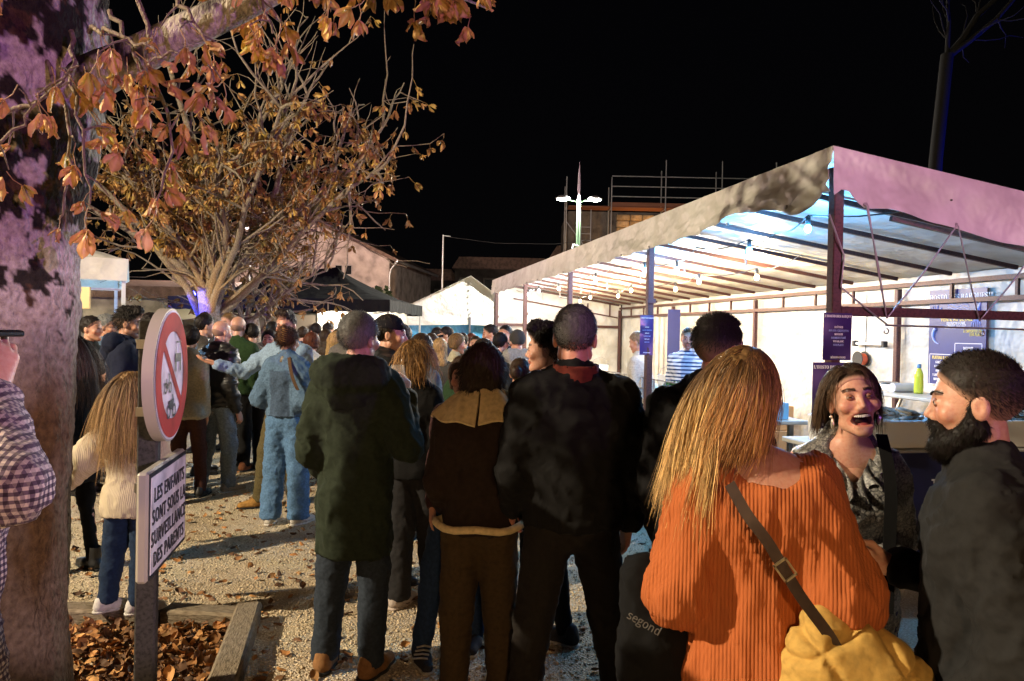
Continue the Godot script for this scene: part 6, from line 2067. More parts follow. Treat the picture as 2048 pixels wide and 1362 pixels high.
func build_signs() -> void:
	var steel := mat(C(0.05, 0.047, 0.043), 0.6, 0.2, noise_tex("paint", 0, 0, []), 3.0)
	var rim := mat(C(0.34, 0.31, 0.26), 0.5, 0.3)
	var white := mat(C(0.76, 0.74, 0.75), 0.75, 0.0, noise_tex("grime", FastNoiseLite.TYPE_SIMPLEX_SMOOTH, 0.01, [[0.0, grey(0.66)], [0.4, grey(0.88)], [1.0, grey(1.0)]], 6), 1.4)
	var red := mat(C(0.42, 0.03, 0.022), 0.75, 0.0, noise_tex("grime", 0, 0, []), 1.4)
	var ink := mat(C(0.02, 0.02, 0.025), 0.5)
	var s := thing("road_sign", "round no motor vehicles sign above a lettered plate on one post", "road sign", Vector3(-1.155, 0, -2.41), deg_to_rad(101.5))
	obj("post", MB.new().box(Vector3(0, 0.82, -0.033), Vector3(0.045, 1.64, 0.064), Basis.IDENTITY, 0.006), steel, s)
	# disc
	var cy := 1.458
	var D := Transform3D(Basis.IDENTITY, Vector3(0, cy, 0))
	var R := 0.218
	var rm := MB.new()
	rm.tube([Vector3(0, cy, 0.0), Vector3(0, cy, 0.034)], [R, R], 64)
	var disc := obj("disc", rm, rim, s)
	obj("face", at_z(ring(0.0, R - 0.006), 0.0355, D), white, disc)
	obj("red_ring", at_z(ring(R - 0.075, R - 0.012), 0.038, D), red, disc)
	var bar := MB.new()
	var w := 0.03
	var ba := Vector2(-0.118, 0.105)
	var bb := Vector2(0.118, -0.105)
	var nn := (bb - ba).orthogonal().normalized() * w * 0.5
	bar.poly(PackedVector2Array([ba - nn, bb - nn, bb + nn, ba + nn]), D * Transform3D(Basis.IDENTITY, Vector3(0, 0, 0.0375)))
	obj("red_bar", bar, red, disc)
	var flat := func(pts, x, y, k): return MB.new().poly(PackedVector2Array(pts.map(func(e): return Vector2(e[0], e[1]) * k)), D * Transform3D(Basis.IDENTITY, Vector3(x, y, 0.0395)))
	# car seen from the front
	var car := MB.new()
	car.add(flat.call([[-1, -0.1], [1, -0.1], [1, 0.62], [-1, 0.62]], 0.062, 0.045, 0.04))
	car.add(flat.call([[-0.92, -0.9], [-0.6, -0.9], [-0.6, -0.1], [-0.92, -0.1]], 0.062, 0.045, 0.04))
	car.add(flat.call([[0.6, -0.9], [0.92, -0.9], [0.92, -0.1], [0.6, -0.1]], 0.062, 0.045, 0.04))
	for e in [[[-0.82, 0.62], [-0.68, 0.62], [-0.5, 1.5], [-0.62, 1.5]], [[0.68, 0.62], [0.82, 0.62], [0.62, 1.5], [0.5, 1.5]], [[-0.62, 1.5], [0.62, 1.5], [0.62, 1.65], [-0.62, 1.65]]]: car.add(flat.call(e, 0.062, 0.045, 0.04))
	obj("car_pictogram", car, ink, disc)
	for v in [[-0.066, -0.03, 0.028, "moped_pictogram"], [-0.02, -0.108, 0.034, "motorbike_pictogram"]]:
		var b := MB.new()
		var x: float = v[0]
		var y: float = v[1]
		var k: float = v[2]
		for e in [-1.0, 1.0]: b.add(ring(k * 0.42, k * 0.68, 20), D * Transform3D(Basis.IDENTITY, Vector3(x + e * k, y - k * 0.3, 0.0395)))
		if v[3] == "motorbike_pictogram":
			b.add(flat.call([[-0.7, 0.1], [0.55, -0.35], [0.7, 0.35], [0.95, 0.8], [0.55, 0.9], [-0.35, 0.75], [-0.95, 0.75], [-1.0, 0.5]], x, y, k))
			b.add(flat.call([[0.5, 0.8], [0.75, 0.8], [0.5, 1.3], [0.2, 1.35], [0.25, 1.2]], x, y, k))
		else:
			b.add(flat.call([[-0.9, -0.2], [0.1, -0.45], [0.25, -0.2], [0.8, 0.9], [0.6, 1.0], [0.05, 0.05], [-0.5, 0.25], [-0.55, 0.8], [-0.85, 0.8], [-0.75, 0.2]], x, y, k))
			b.add(flat.call([[0.45, 0.95], [0.8, 0.85], [0.5, 1.35], [0.2, 1.4], [0.2, 1.25]], x, y, k))
		obj(v[3], b, ink, disc)
	# plate
	var py := 1.01
	var pl := obj("plate", MB.new().box(Vector3(0, py, 0.012), Vector3(0.47, 0.335, 0.034), Basis.IDENTITY, 0.008), rim, s)
	obj("border", MB.new().box(Vector3(0, py, 0.0305), Vector3(0.456, 0.322, 0.002)), ink, pl)
	obj("plate_face", MB.new().box(Vector3(0, py, 0.0325), Vector3(0.43, 0.296, 0.002)), white, pl)
	var y := 0.088
	for txt in ["LES ENFANTS", "SONT SOUS LA", "SURVEILLANCE", "DES PARENTS"]:
		lettering(txt, 0.044, ink, pl, Transform3D(Basis.IDENTITY, Vector3(0, py + y, 0.0345)), "lettering", false, 1.0)
		y -= 0.066
	for e in [cy + 0.1, cy - 0.12, py + 0.08]: obj("clamp", MB.new().box(Vector3(0, e, -0.03), Vector3(0.058, 0.03, 0.075)), rim, s)
# ---------------------------------------------------------------- everyone in the picture
func crowd(label: String, at: Vector2, h: float, turn: float, fem: bool, style: String, hc: Color, top: Material, legs: Material, o: Dictionary) -> Node3D:
	var sd: int = taken.get("person", 0) + 11
	rng.seed = sd * 77
	var hair_o := {"style": style if style != "beanie" else "none", "color": hc, "seed": sd, "length": rng.randf_range(0.28, 0.42), "contrast": 0.6}
	if style == "short": hair_o.merge({"thick": rng.randf_range(0.01, 0.02), "lump": 0.006})
	var sx := rng.randf_range(-0.03, 0.03)
	var s := {"label": label, "at": at, "h": h, "turn": turn, "fem": fem, "w": rng.randf_range(0.92, 1.08), "c": 0.026, "hc": 0.0095, "handc": 0.0085, "hair": hair_o, "top": top, "legs": legs, "bulk": 0.016, "hem": rng.randf_range(0.8, 0.92), "skin": rng.randi() % 2, "hy": rng.randf_range(-14, 14), "hp": rng.randf_range(-8, 4), "seed": sd, "fold": 0.008,
		"feet": [Vector2(-0.1 + sx, rng.randf_range(-0.06, 0.06)), Vector2(0.1 + sx, rng.randf_range(-0.06, 0.06))], "face": {"stubble": false}, "group": "people standing in the crowd"}
	if rng.randf() < 0.4: s.ra = [Vector3(0.07, -0.27, 0.05), Vector3(-0.02, -0.24, -0.2)]
	if rng.randf() < 0.3: s.la = [Vector3(-0.07, -0.27, 0.05), Vector3(0.02, -0.3, -0.18)]
	for k in ["hem", "bulk", "face"]: if o.has(k): s[k] = o[k]
	if o.get("hooded", false): s.hood = top
	var r := person(s)
	var S: Vector3 = r.get_meta("S")
	var K := (h - 0.025) / 1.72
	var hx := Transform3D(Basis.from_euler(Vector3(deg_to_rad(s.hp), deg_to_rad(s.hy), 0)).scaled(Vector3.ONE * K), S + Vector3(0, 0.198, -0.03) * K)
	if o.get("glasses", false): glasses(r, hx)
	if o.get("cap", false): cap(r, hx, cloth(0.014, 0.014, 0.018), false)
	if style == "beanie":
		var q := Vol.new(Vector3(-0.13, -0.03, -0.14), Vector3(0.13, 0.18, 0.15), 0.01)
		q.ell(Vector3(0, 0.045, 0.012), Vector3(0.09, 0.105, 0.112), 0.02)
		q.cut(Vector3(0, -0.9, -0.3), 0.01)
		obj("beanie", skin_of(q, hx, 0.003, Vector3(60, 8, 60)), cloth(0.05, 0.048, 0.046, "knit"), r)
	if o.get("headband", false):
		obj("headband", MB.new().tube(arc(hx, 0.094, 0.125, 14), filled(15, 0.008), 6), cloth(0.5, 0.47, 0.42), r)
	return r

func filled(n: int, r: float) -> Array:
	var a := []
	for j in n: a.append(r)
	return a

func arc(hx: Transform3D, rx: float, ry: float, n: int) -> Array:
	var a := []
	for j in n + 1:
		var t := PI * j / n
		a.append(hx * Vector3(cos(t) * rx, -0.01 + sin(t) * ry, 0.02 - 0.02 * sin(t)))
	return a

func glasses(r: Node3D, hx: Transform3D) -> void:
	var b := MB.new()
	for s in [-1.0, 1.0]:
		var p := []
		for j in 13: p.append(Vector3(0.032 * s + 0.022 * cos(j * TAU / 12), 0.002 + 0.017 * sin(j * TAU / 12), -0.1))
		b.tube(p, filled(13, 0.0022), 5)
		b.bar(Vector3(0.054 * s, 0.006, -0.098), Vector3(0.078 * s, 0.002, 0.01), 0.003)
	b.bar(Vector3(-0.011, 0.005, -0.102), Vector3(0.011, 0.005, -0.102), 0.003)
	var w := MB.new()
	w.add(b, hx)
	obj("glasses", w, dark_metal, r)

func cap(r: Node3D, hx: Transform3D, m: Material, back: bool) -> void:
	var q := Vol.new(Vector3(-0.13, -0.05, -0.14), Vector3(0.13, 0.16, 0.15), 0.006)
	q.ell(Vector3(0, 0.04, 0.012), Vector3(0.084, 0.092, 0.106), 0.02)
	q.cut(Vector3(0, -1, 0.1 if back else -0.12), -0.036, 0.006)
	obj("cap", skin_of(q, hx, 0.001), m, r)
	var s := 1.0 if back else -1.0
	var br := MB.new()
	br.sheet(14, 6, func(u, v):
		var a := lerpf(-1.15, 1.15, u)
		var l = 1.0 + 0.58 * v * cos(a)
		return Vector3(sin(a) * 0.08 * l, 0.038 - 0.02 * v - 0.02 * absf(sin(a)) * v - 0.012, 0.012 + s * cos(a) * 0.1 * l) if s < 0 else Vector3(-sin(a) * 0.08 * l, 0.03 - 0.02 * v - 0.02 * absf(sin(a)) * v, 0.012 + s * cos(a) * 0.1 * l), 0.003)
	var w := MB.new()
	w.add(br, hx)
	obj("brim", w, m, r)
	if back:
		var st := MB.new()
		st.tube([Vector3(-0.05, 0.052, -0.078), Vector3(-0.025, 0.05, -0.092), Vector3(0, 0.05, -0.097), Vector3(0.025, 0.05, -0.092), Vector3(0.05, 0.052, -0.078)], filled(5, 0.011), 6)
		var w2 := MB.new()
		w2.add(st, hx)
		obj("strap", w2, m, r)

func head_of(s: Dictionary) -> Transform3D:
	# where person() puts the head, in the person's own axes
	var K: float = (s.h - 0.025) / 1.72
	var hip: Vector3 = Vector3(0, 0.93, 0) * K + s.get("hip", Vector3.ZERO)
	var S: Vector3 = Vector3(hip.x, 1.415 * K, hip.z) + s.get("lean", Vector3.ZERO)
	var hb := Basis.from_euler(Vector3(deg_to_rad(s.get("hp", 0.0)), deg_to_rad(s.get("hy", 0.0)), deg_to_rad(s.get("hr", 0.0))))
	return Transform3D(hb.scaled(Vector3.ONE * K * s.get("hs", 1.0)), S + Vector3(0, 0.198, -0.03) * K + s.get("head", Vector3.ZERO))

func long_strands(r: Node3D, hx: Transform3D, n: int, length: float, wide: float, root_col: Color, tip_col: Color, solids: Array, part_x := 0.0, called := "hair_strands", gravity := 0.55, wave := 0.0, bias := Vector3.ZERO, face_line := 0.18, right := 1.0) -> void:
	# strands from the scalp, parted at part_x, that fall over the given solids (in the person's axes)
	var b := MB.new()
	var inv := hx.affine_inverse()
	for j in n:
		var a := rng.randf_range(-PI, PI)
		var el := rng.randf_range(-0.15, 1.0)
		var p := Vector3(cos(a) * sqrt(maxf(0.0, 1 - el * el)), el, sin(a) * sqrt(maxf(0.0, 1 - el * el)))
		# not from the face
		if p.y * -0.55 + p.z * -0.83 > face_line: continue
		p = p * Vector3(0.079, 0.092, 0.1) + Vector3(0, 0.034, 0.013)
		var side := 1.0 if p.x > part_x else -1.0
		var d := Vector3(side * 0.5, 0.1, 0.2 + 0.4 * rng.randf()).normalized()
		if p.z > 0.07: d = Vector3(p.x * 4.0, -0.6, 0.5).normalized()
		var w := hx * p
		var dw := (hx.basis * d).normalized()
		var l := length * (rng.randf_range(0.7, 1.02) if rng.randf() < 0.9 else rng.randf_range(1.0, 1.16))
		var pull := bias
		if right < 1.0 and p.x > 0.0:
			l *= right * rng.randf_range(0.9, 1.15)
			pull = bias * 2.4
		var seg := 10
		var path := [w]
		var ph := rng.randf() * TAU
		var jit := Vector3(rng.randfn(), rng.randfn() * 0.3, rng.randfn()) * 0.10
		for q in seg:
			dw = (dw + Vector3(0, -gravity, 0) + pull + jit * 0.5 + Vector3(sin(ph + q * 0.9), 0, cos(ph + q * 0.9)) * wave).normalized()
			w += dw * l / seg
			w = push_out(w, solids)
			path.append(w)
			dw = (w - path[-2]).normalized()
		fold.seed = 61
		var g := rng.randf_range(0.8, 1.2) * (1.0 + 1.2 * fold.get_noise_2d(a * 6.0, el * 2.0))
		var tip := tip_col if rng.randf() < 0.75 else root_col.lerp(tip_col, 0.35)
		if right < 1.0 and p.x > 0.0: tip = Color(tip.r * 0.7, tip.g * 0.55, tip.b * 0.45)
		strand(b, path, wide * rng.randf_range(0.6, 1.3), func(f):
			var k := smoothstep(0.1, 0.55, f + 0.1 * sin(ph))
			var c := root_col.lerp(tip, k) * g
			return Color(c.r, c.g, c.b), hx.origin)
	obj(called, b, hair_mat(), r)

func build_people() -> void:
	var black := cloth(0.0055, 0.0052, 0.0052)
	var jeans := cloth(0.035, 0.055, 0.09, "denim")
	var white_shoe := cloth(0.6, 0.57, 0.52)
	# ---- woman in the orange sweater
	var s := {"label": "woman with long blonde hair in a ribbed orange sweater, back turned", "at": Vector2(0.605, -1.8), "h": 1.60, "fem": true, "w": 0.99, "c": 0.0105, "hc": 0.0055, "turn": -14.0, "hy": -24.0, "hp": 2.0, "head": Vector3(-0.025, 0, 0),
		"top": cloth(0.42, 0.115, 0.034, "knit"), "topname": "sweater", "bulk": 0.03, "sleeve": 0.026, "hem": 0.8, "fold": 0.0125, "folds": Vector3(8, 4.2, 8), "legs": cloth(0.02, 0.025, 0.04, "denim"), "cuff": 0.01,
		"la": [Vector3(-0.07, -0.29, 0.05), Vector3(-0.04, -0.36, -0.17)], "ra": [Vector3(0.095, -0.27, 0.05), Vector3(0.05, -0.33, -0.19)], "tc": 0.018, "seed": 3,
		"neckcut": [Vector3(0.055, 0.07, 0.06), Vector3(0.14, 0.1, 0.14)], "hair": {"style": "long", "length": 0.17, "right": 0.45, "color": Color(0.13, 0.075, 0.028), "seed": 4, "contrast": 0.7, "lump": 0.003}}
	var r := person(s)
	var hx := head_of(s)
	var S: Vector3 = r.get_meta("S")
	var solids := [[hx * Vector3(0, 0.034, 0.013), Vector3(0.082, 0.092, 0.1)], [S + Vector3(0, -0.1, 0.0), Vector3(0.17, 0.16, 0.15)]]
	rng.seed = 21
	long_strands(r, hx, 14000, 0.355, 0.001, Color(0.075, 0.038, 0.016), Color(0.6, 0.37, 0.14), solids, 0.02, "hair_strands", 0.75, 0.09, Vector3(-0.1, 0, 0.0), 0.18, 0.58)
	shoulder_bag()
	# ---- laughing woman
	s = {"label": "laughing woman in a grey patterned ruffled blouse facing the camera", "at": Vector2(1.09, -2.36), "h": 1.545, "fem": true, "w": 0.98, "c": 0.0115, "hc": 0.0032, "turn": 168.0, "hy": 4.0, "hp": 12.0, "hr": -7.0, "head": Vector3(0, 0.0, -0.02),
		"top": cloth(1, 1, 1, "floral"), "topname": "blouse", "bulk": 0.018, "sleeve": 0.012, "hem": 0.6, "fold": 0.011, "legs": cloth(0.03, 0.035, 0.12), "skin": 1, "seed": 8, "handc": 0.0045,
		"la": [Vector3(-0.06, -0.28, 0.03), Vector3(0.05, -0.3, -0.2)], "ra": [Vector3(0.07, -0.28, 0.02), Vector3(0.0, -0.35, -0.18)], "rh": {"palm": Vector3(-1, 0.4, 0.2), "curl": [0.7, 0.75, 0.8, 0.85], "thumb": 0.9}, "lh": {"palm": Vector3(1, 0.4, 0.2), "curl": [0.7, 0.75, 0.8, 0.85], "thumb": 0.9},
		"neckcut": [Vector3(0, 0.03, -0.09), Vector3(0.075, 0.11, 0.1)], "face": {"open": true, "soft": true, "eyes": true, "look": 0.001}, "hair": {"style": "updo", "bun": Vector3(0.02, -0.05, 0.1), "bunsize": Vector3(0.04, 0.05, 0.035), "color": Color(0.04, 0.024, 0.015), "seed": 6, "contrast": 0.5, "lump": 0.001}}
	r = person(s)
	hx = head_of(s)
	S = r.get_meta("S")
	rng.seed = 5
	long_strands(r, hx, 2400, 0.17, 0.001, Color(0.035, 0.021, 0.013), Color(0.085, 0.05, 0.028), [[hx * Vector3(0, 0.034, 0.013), Vector3(0.081, 0.094, 0.102)], [hx * Vector3(0, -0.06, -0.01), Vector3(0.08, 0.12, 0.09)]], 0.01, "hair_strands", 0.75, 0.03, Vector3(0, 0, 0.12), 0.33)
	smile(r, hx)
	# ruffled collar and front, earrings, bag strap
	for k in 2:
		var e := -1.0 if k == 0 else 1.0
		var rf := MB.new()
		rf.sheet(60, 5, func(u, v):
			var a := lerpf(0.1, 2.75, u) * e
			var rad = lerpf(0.058, 0.10, v) + 0.02 * v * sin(u * 42.0)
			return S + Vector3(sin(a) * rad * 1.05, 0.035 - 0.05 * v - 0.11 * pow(1.0 - u, 2.0) + 0.02 * v * cos(u * 42.0) + 0.03 * u, -0.005 - cos(a) * rad * 1.05 - 0.04 * pow(1.0 - u, 2.0)), 0.0015)
		obj("collar_ruffle", rf, s.top, r)
		var er := MB.new().sphere(hx * Vector3(0.08 * e, -0.05, 0.004), Vector3(0.006, 0.006, 0.006), 6, 8)
		er.sphere(hx * Vector3(0.08 * e, -0.075, 0.0), Vector3(0.006, 0.018, 0.004), 6, 8)
		obj("earring", er, mat(C(0.7, 0.68, 0.62), 0.25, 0.8), r)
	obj("bag_strap", MB.new().sheet(2, 24, func(u, v):
		var q := (S + Vector3(-0.1, 0.065, 0.0)).lerp(S + Vector3(-0.06, -0.42, -0.2), v)
		return q + Vector3((u - 0.5) * -0.035, 0.0, -0.125 * sin(minf(v * 4.0, 1.57)) * (1.0 - 0.6 * v)), 0.004), black, r)
	# ---- bearded man
	s = {"label": "bearded man in a charcoal sweater seen in profile at the right edge", "at": Vector2(1.105, -1.69), "h": 1.6, "w": 1.05, "c": 0.0115, "hc": 0.0034, "turn": 58.0, "hy": 0.0, "hp": -3.0, "top": cloth(0.02, 0.02, 0.02, "fleece"), "topname": "sweater", "bulk": 0.022, "hem": 0.84, "legs": black, "tc": 0.018, "seed": 9, "skin": 1, "fold": 0.011,
		"la": [Vector3(-0.07, -0.3, 0.06), Vector3(-0.03, -0.52, -0.08)], "ra": [Vector3(0.05, -0.28, 0.0), Vector3(-0.02, -0.25, -0.2)], "lh": {"palm": Vector3(1, 0.0, 0.3), "curl": [0.8, 0.85, 0.9, 0.9], "thumb": 0.9},
		"face": {"eyes": true}, "hair": {"style": "quiff", "color": Color(0.016, 0.011, 0.009), "seed": 9, "thick": 0.01, "lump": 0.0008, "fur": 11000, "furlen": 0.012, "furwide": 0.0007, "keep": func(p): return rng.randf() < smoothstep(-0.05, 0.05, p.y), "comb": func(p, n): return (n * 0.5 + Vector3(0, 0.3, -0.5)) if p.y > 0.085 else (n * 0.1 + Vector3(0, -0.6, 0.6))}}
	s.hair.style = "fade"
	r = person(s)
	beard(r, head_of(s))
	# ---- dark haired man beyond the blonde woman
	s = {"label": "man with dark quiff and shaved sides in a black jacket beyond the blonde woman", "at": Vector2(0.72, -2.68), "head": Vector3(0.03, 0, 0), "h": 1.70, "w": 1.02, "c": 0.012, "hc": 0.0042, "turn": -38.0, "hy": -18.0, "top": cloth(0.011, 0.0105, 0.011, "fleece"), "bulk": 0.026, "hem": 0.8, "legs": black, "seed": 12, "fold": 0.011, "skin": 3,
		"hair": {"style": "fade", "color": Color(0.013, 0.01, 0.008), "seed": 3, "thick": 0.012, "lump": 0.0008, "fur": 9000, "keep": func(p): return rng.randf() < smoothstep(-0.02, 0.08, p.y), "furlen": 0.018, "furwide": 0.0008, "comb": func(p, n): return (n * 0.7 + Vector3(0, 0.4, -0.4)) if p.y > 0.09 else (n * 0.15 + Vector3(0, -0.5, 0.4))}, "collar": cloth(0.011, 0.0105, 0.011, "fleece"), "collarh": 0.03}
	person(s)
	# ---- big man in black
	s = {"label": "big grey haired man in a black sweater with rust collar, back turned", "at": Vector2(0.25, -2.86), "h": 1.735, "w": 1.2, "c": 0.0125, "hc": 0.0042, "turn": 2.0, "hy": -9.0, "hp": -2.0, "top": black, "topname": "sweater", "bulk": 0.028, "belly": 0.015, "hem": 0.88, "fold": 0.011, "legs": cloth(0.014, 0.011, 0.009), "lw": 0.016, "seed": 15, "skin": 3,
		"la": [Vector3(-0.06, -0.29, 0.05), Vector3(-0.05, -0.45, -0.1)], "ra": [Vector3(0.06, -0.29, 0.05), Vector3(0.05, -0.5, -0.05)], "feet": [Vector2(-0.2, 0.02), Vector2(0.23, -0.02)], "hs": 1.04,
		"hair": {"style": "crop", "color": Color(0.13, 0.127, 0.122), "seed": 5, "thick": 0.006, "lump": 0.0014, "fur": 9000, "furlen": 0.012, "furwide": 0.0008, "contrast": 0.9}, "collar": cloth(0.13, 0.024, 0.014), "collarh": 0.07, "collarr": 0.09, "collartilt": 0.1}
	person(s)
	# ---- woman in the shearling jacket
	s = {"label": "woman with a brown bowl cut in a brown jacket with cream shearling collar", "at": Vector2(-0.12, -3.05), "h": 1.575, "fem": true, "w": 1.0, "c": 0.0125, "hc": 0.0045, "turn": -3.0, "hp": -4.0, "top": cloth(0.022, 0.0125, 0.008), "bulk": 0.034, "hem": 0.88, "fold": 0.010, "legs": cloth(0.055, 0.034, 0.014), "lw": 0.016, "seed": 16,
		"la": [Vector3(-0.06, -0.28, 0.04), Vector3(-0.04, -0.42, -0.12)], "ra": [Vector3(0.055, -0.28, 0.04), Vector3(0.04, -0.42, -0.12)],
		"hair": {"style": "bowl", "low": -0.1, "color": Color(0.02, 0.0115, 0.007), "seed": 8, "lump": 0.004, "contrast": 0.5, "fur": 3000, "furlen": 0.05, "furwide": 0.001, "comb": func(p, n): return Vector3(p.x * 3.0, -1.0, p.z * 2.0) + n * 0.15}}
	r = person(s)
	S = r.get_meta("S")
	var cream := cloth(0.72, 0.55, 0.28)
	for e in [-1.0, 1.0]:
		var cl := MB.new()
		cl.sheet(18, 8, func(u, v):
			var a := lerpf(0.03, 2.3, u)
			var rad := lerpf(0.07, 0.2 - 0.02 * u, v)
			return S + Vector3(e * sin(a) * rad * 1.1, 0.1 - 0.05 * v - 0.035 * v * v + 0.006 * sin(u * 20 + v * 5) - 0.03 * v * (1.0 - u), cos(a) * rad * 0.85 + 0.02 + 0.02 * v), 0.012)
		if e < 0:
			for q in range(0, cl.i.size(), 3):
				var sw := cl.i[q + 1]
				cl.i[q + 1] = cl.i[q + 2]
				cl.i[q + 2] = sw
			for q in cl.n.size(): cl.n[q] = -cl.n[q]
		obj("shearling_collar", cl, cream, r)
	var hemb := []
	for q in 25: hemb.append(Vector3(0.185 * cos(q * TAU / 24), 0.825 + 0.006 * sin(q * 1.3), 0.148 * sin(q * TAU / 24)))
	obj("hem_band", MB.new().tube(hemb, filled(25, 0.016), 8, false), cream, r)
	for e in [-1.0, 1.0]:
		var ring_p := []
		hx = head_of(s)
		for q in 13: ring_p.append(hx * Vector3(0.085 * e, -0.07 + 0.022 * cos(q * TAU / 12), 0.012 + 0.022 * sin(q * TAU / 12)))
		obj("earring", MB.new().tube(ring_p, filled(13, 0.002), 5), mat(C(0.6, 0.58, 0.5), 0.25, 0.9), r)
	# ---- man in the green parka
	var green := cloth(0.022, 0.031, 0.018)
	s = {"label": "grey haired man in a long dark green hooded parka raising a wine glass", "at": Vector2(-0.73, -3.46), "h": 1.70, "w": 0.97, "c": 0.0125, "hc": 0.0045, "turn": -10.0, "hy": -14.0, "top": green, "topname": "parka", "bulk": 0.031, "hem": 0.58, "flarehem": 0.015, "fold": 0.014, "folds": Vector3(6, 5, 6), "legs": cloth(0.03, 0.04, 0.055, "denim"), "lw": 0.018, "seed": 18, "skin": 1, "sleeve": 0.012,
		"la": [Vector3(-0.06, -0.3, 0.05), Vector3(-0.03, -0.46, -0.12)], "ra": [Vector3(0.115, -0.25, 0.03), Vector3(0.035, -0.06, -0.2)], "rh": {"dir": Vector3(-0.15, 0.8, -0.3), "palm": Vector3(-0.9, 0.1, -0.5), "curl": [0.8, 0.85, 0.9, 0.95], "thumb": 0.9, "c": 0.004}, "hood": green, "collar": cloth(0.5, 0.45, 0.36), "collarh": 0.075, "collarr": 0.084, "collartilt": 0.1, "feet": [Vector2(-0.13, 0.02), Vector2(0.11, 0.04)], "shoe": cloth(0.3, 0.15, 0.06),
		"hair": {"style": "fade", "color": Color(0.16, 0.16, 0.16), "seed": 7, "thick": 0.016, "lump": 0.0016, "fur": 9000, "furlen": 0.02, "furwide": 0.0008, "keep": func(p): return rng.randf() < smoothstep(-0.08, 0.04, p.y)}}
	person(s)
	# ---- capped man facing right
	s = {"label": "smiling man with a backwards black cap and black puffer facing right", "at": Vector2(-0.81, -4.7), "h": 1.72, "c": 0.015, "hc": 0.0045, "turn": -70.0, "hy": -14.0, "top": cloth(0.013, 0.013, 0.014, "puffer"), "bulk": 0.04, "hem": 0.84, "fold": 0.012, "folds": Vector3(3, 22, 3), "legs": black, "seed": 20, "skin": 1, "face": {"eyes": true}, "hair": {"style": "short", "color": Color(0.014, 0.01, 0.008), "seed": 2}, "collar": cloth(0.013, 0.013, 0.014, "puffer"), "collarh": 0.05}
	r = person(s)
	cap(r, head_of(s), cloth(0.01, 0.01, 0.011), true)
	# ---- woman in black with the wine glass
	s = {"label": "woman in a black top and loose blonde brown updo right of the parka", "at": Vector2(-0.57, -4.34), "h": 1.57, "fem": true, "c": 0.014, "hc": 0.0055, "turn": -6.0, "hy": 10.0, "top": black, "topname": "top", "bulk": 0.016, "hem": 0.84, "legs": cloth(0.022, 0.021, 0.022), "lw": 0.03, "seed": 22, "feet": [Vector2(-0.06, 0.08), Vector2(0.1, -0.14)], "fy": [-20.0, -35.0], "shoe": cloth(0.5, 0.42, 0.36), "solemat": cloth(0.6, 0.5, 0.42),
		"la": [Vector3(-0.045, -0.27, 0.03), Vector3(0.02, -0.33, -0.18)],
		"hair": {"style": "updo", "color": Color(0.16, 0.085, 0.03), "seed": 12, "bun": Vector3(0.0, -0.06, 0.09), "bunsize": Vector3(0.07, 0.07, 0.045), "lump": 0.008, "contrast": 0.9, "fur": 1600, "furlen": 0.06, "furwide": 0.0014}}
	r = person(s)
	rng.seed = 41
	hx = head_of(s)
	long_strands(r, hx, 260, 0.22, 0.003, Color(0.1, 0.05, 0.02), Color(0.3, 0.16, 0.055), [[hx * Vector3(0, 0.03, 0.013), Vector3(0.084, 0.096, 0.104)], [hx * Vector3(0, -0.06, 0.06), Vector3(0.07, 0.08, 0.07)]], 0.0, "loose_hair", 0.4, 0.3)
	wine_glass(Vector3(-0.575, 1.265, -3.69))
	# ---- woman in double denim, man in the pale blue shirt
	var d1 := cloth(0.10, 0.17, 0.27, "denim")
	s = {"label": "woman in a denim jacket and wide pale blue jeans, back turned", "at": Vector2(-1.86, -6.05), "h": 1.635, "fem": true, "c": 0.015, "hc": 0.006, "turn": -12.0, "hp": -6.0, "top": d1, "toptint": func(p): return Color(0.6, 0.56, 0.58) if absf(p.x) < 0.088 and p.z > 0.02 and p.y < 1.27 else Color.WHITE, "topname": "denim_jacket", "bulk": 0.036, "sleeve": 0.022, "hem": 0.95, "fold": 0.013, "legs": cloth(0.10, 0.2, 0.36, "denim"), "lw": 0.03, "flare": 1.5, "legname": "wide_jeans", "legfold": 0.01, "seed": 25, "shoe": white_shoe, "solemat": white_shoe, "feet": [Vector2(-0.1, 0.05), Vector2(0.13, 0.0)], "fy": [20.0, -15.0],
		"la": [Vector3(-0.09, -0.26, 0.04), Vector3(-0.02, -0.36, -0.15)], "ra": [Vector3(0.07, -0.27, 0.04), Vector3(0.02, -0.36, -0.16)], "collar": cloth(0.4, 0.27, 0.1, "floral"), "collarh": 0.06, "collarr": 0.07,
		"hair": {"style": "updo", "color": Color(0.075, 0.033, 0.014), "seed": 14, "bun": Vector3(0, 0.05, 0.095), "bunsize": Vector3(0.05, 0.085, 0.04), "lump": 0.007, "contrast": 0.9, "fur": 1200, "furlen": 0.05, "furwide": 0.0016}}
	r = person(s)
	S = r.get_meta("S")
	hx = head_of(s)
	var claw := MB.new()
	for q in 7: claw.tube([hx * Vector3(0.01 + 0.006 * (q % 2), 0.1 - q * 0.018, 0.148), hx * Vector3(0.03, 0.095 - q * 0.018, 0.14), hx * Vector3(0.045, 0.09 - q * 0.018, 0.115)], [0.004, 0.004, 0.002], 5)
	obj("hair_claw", claw, mat(C(0.35, 0.2, 0.06), 0.25), r)
	obj("bag_strap", MB.new().sheet(2, 20, func(u, v): return S + Vector3(lerpf(0.06, 0.19, v) + (u - 0.5) * 0.03, lerpf(0.06, -0.2, v), 0.07 + 0.09 * sin(v * 1.9)), 0.003), cloth(0.09, 0.05, 0.025), r)
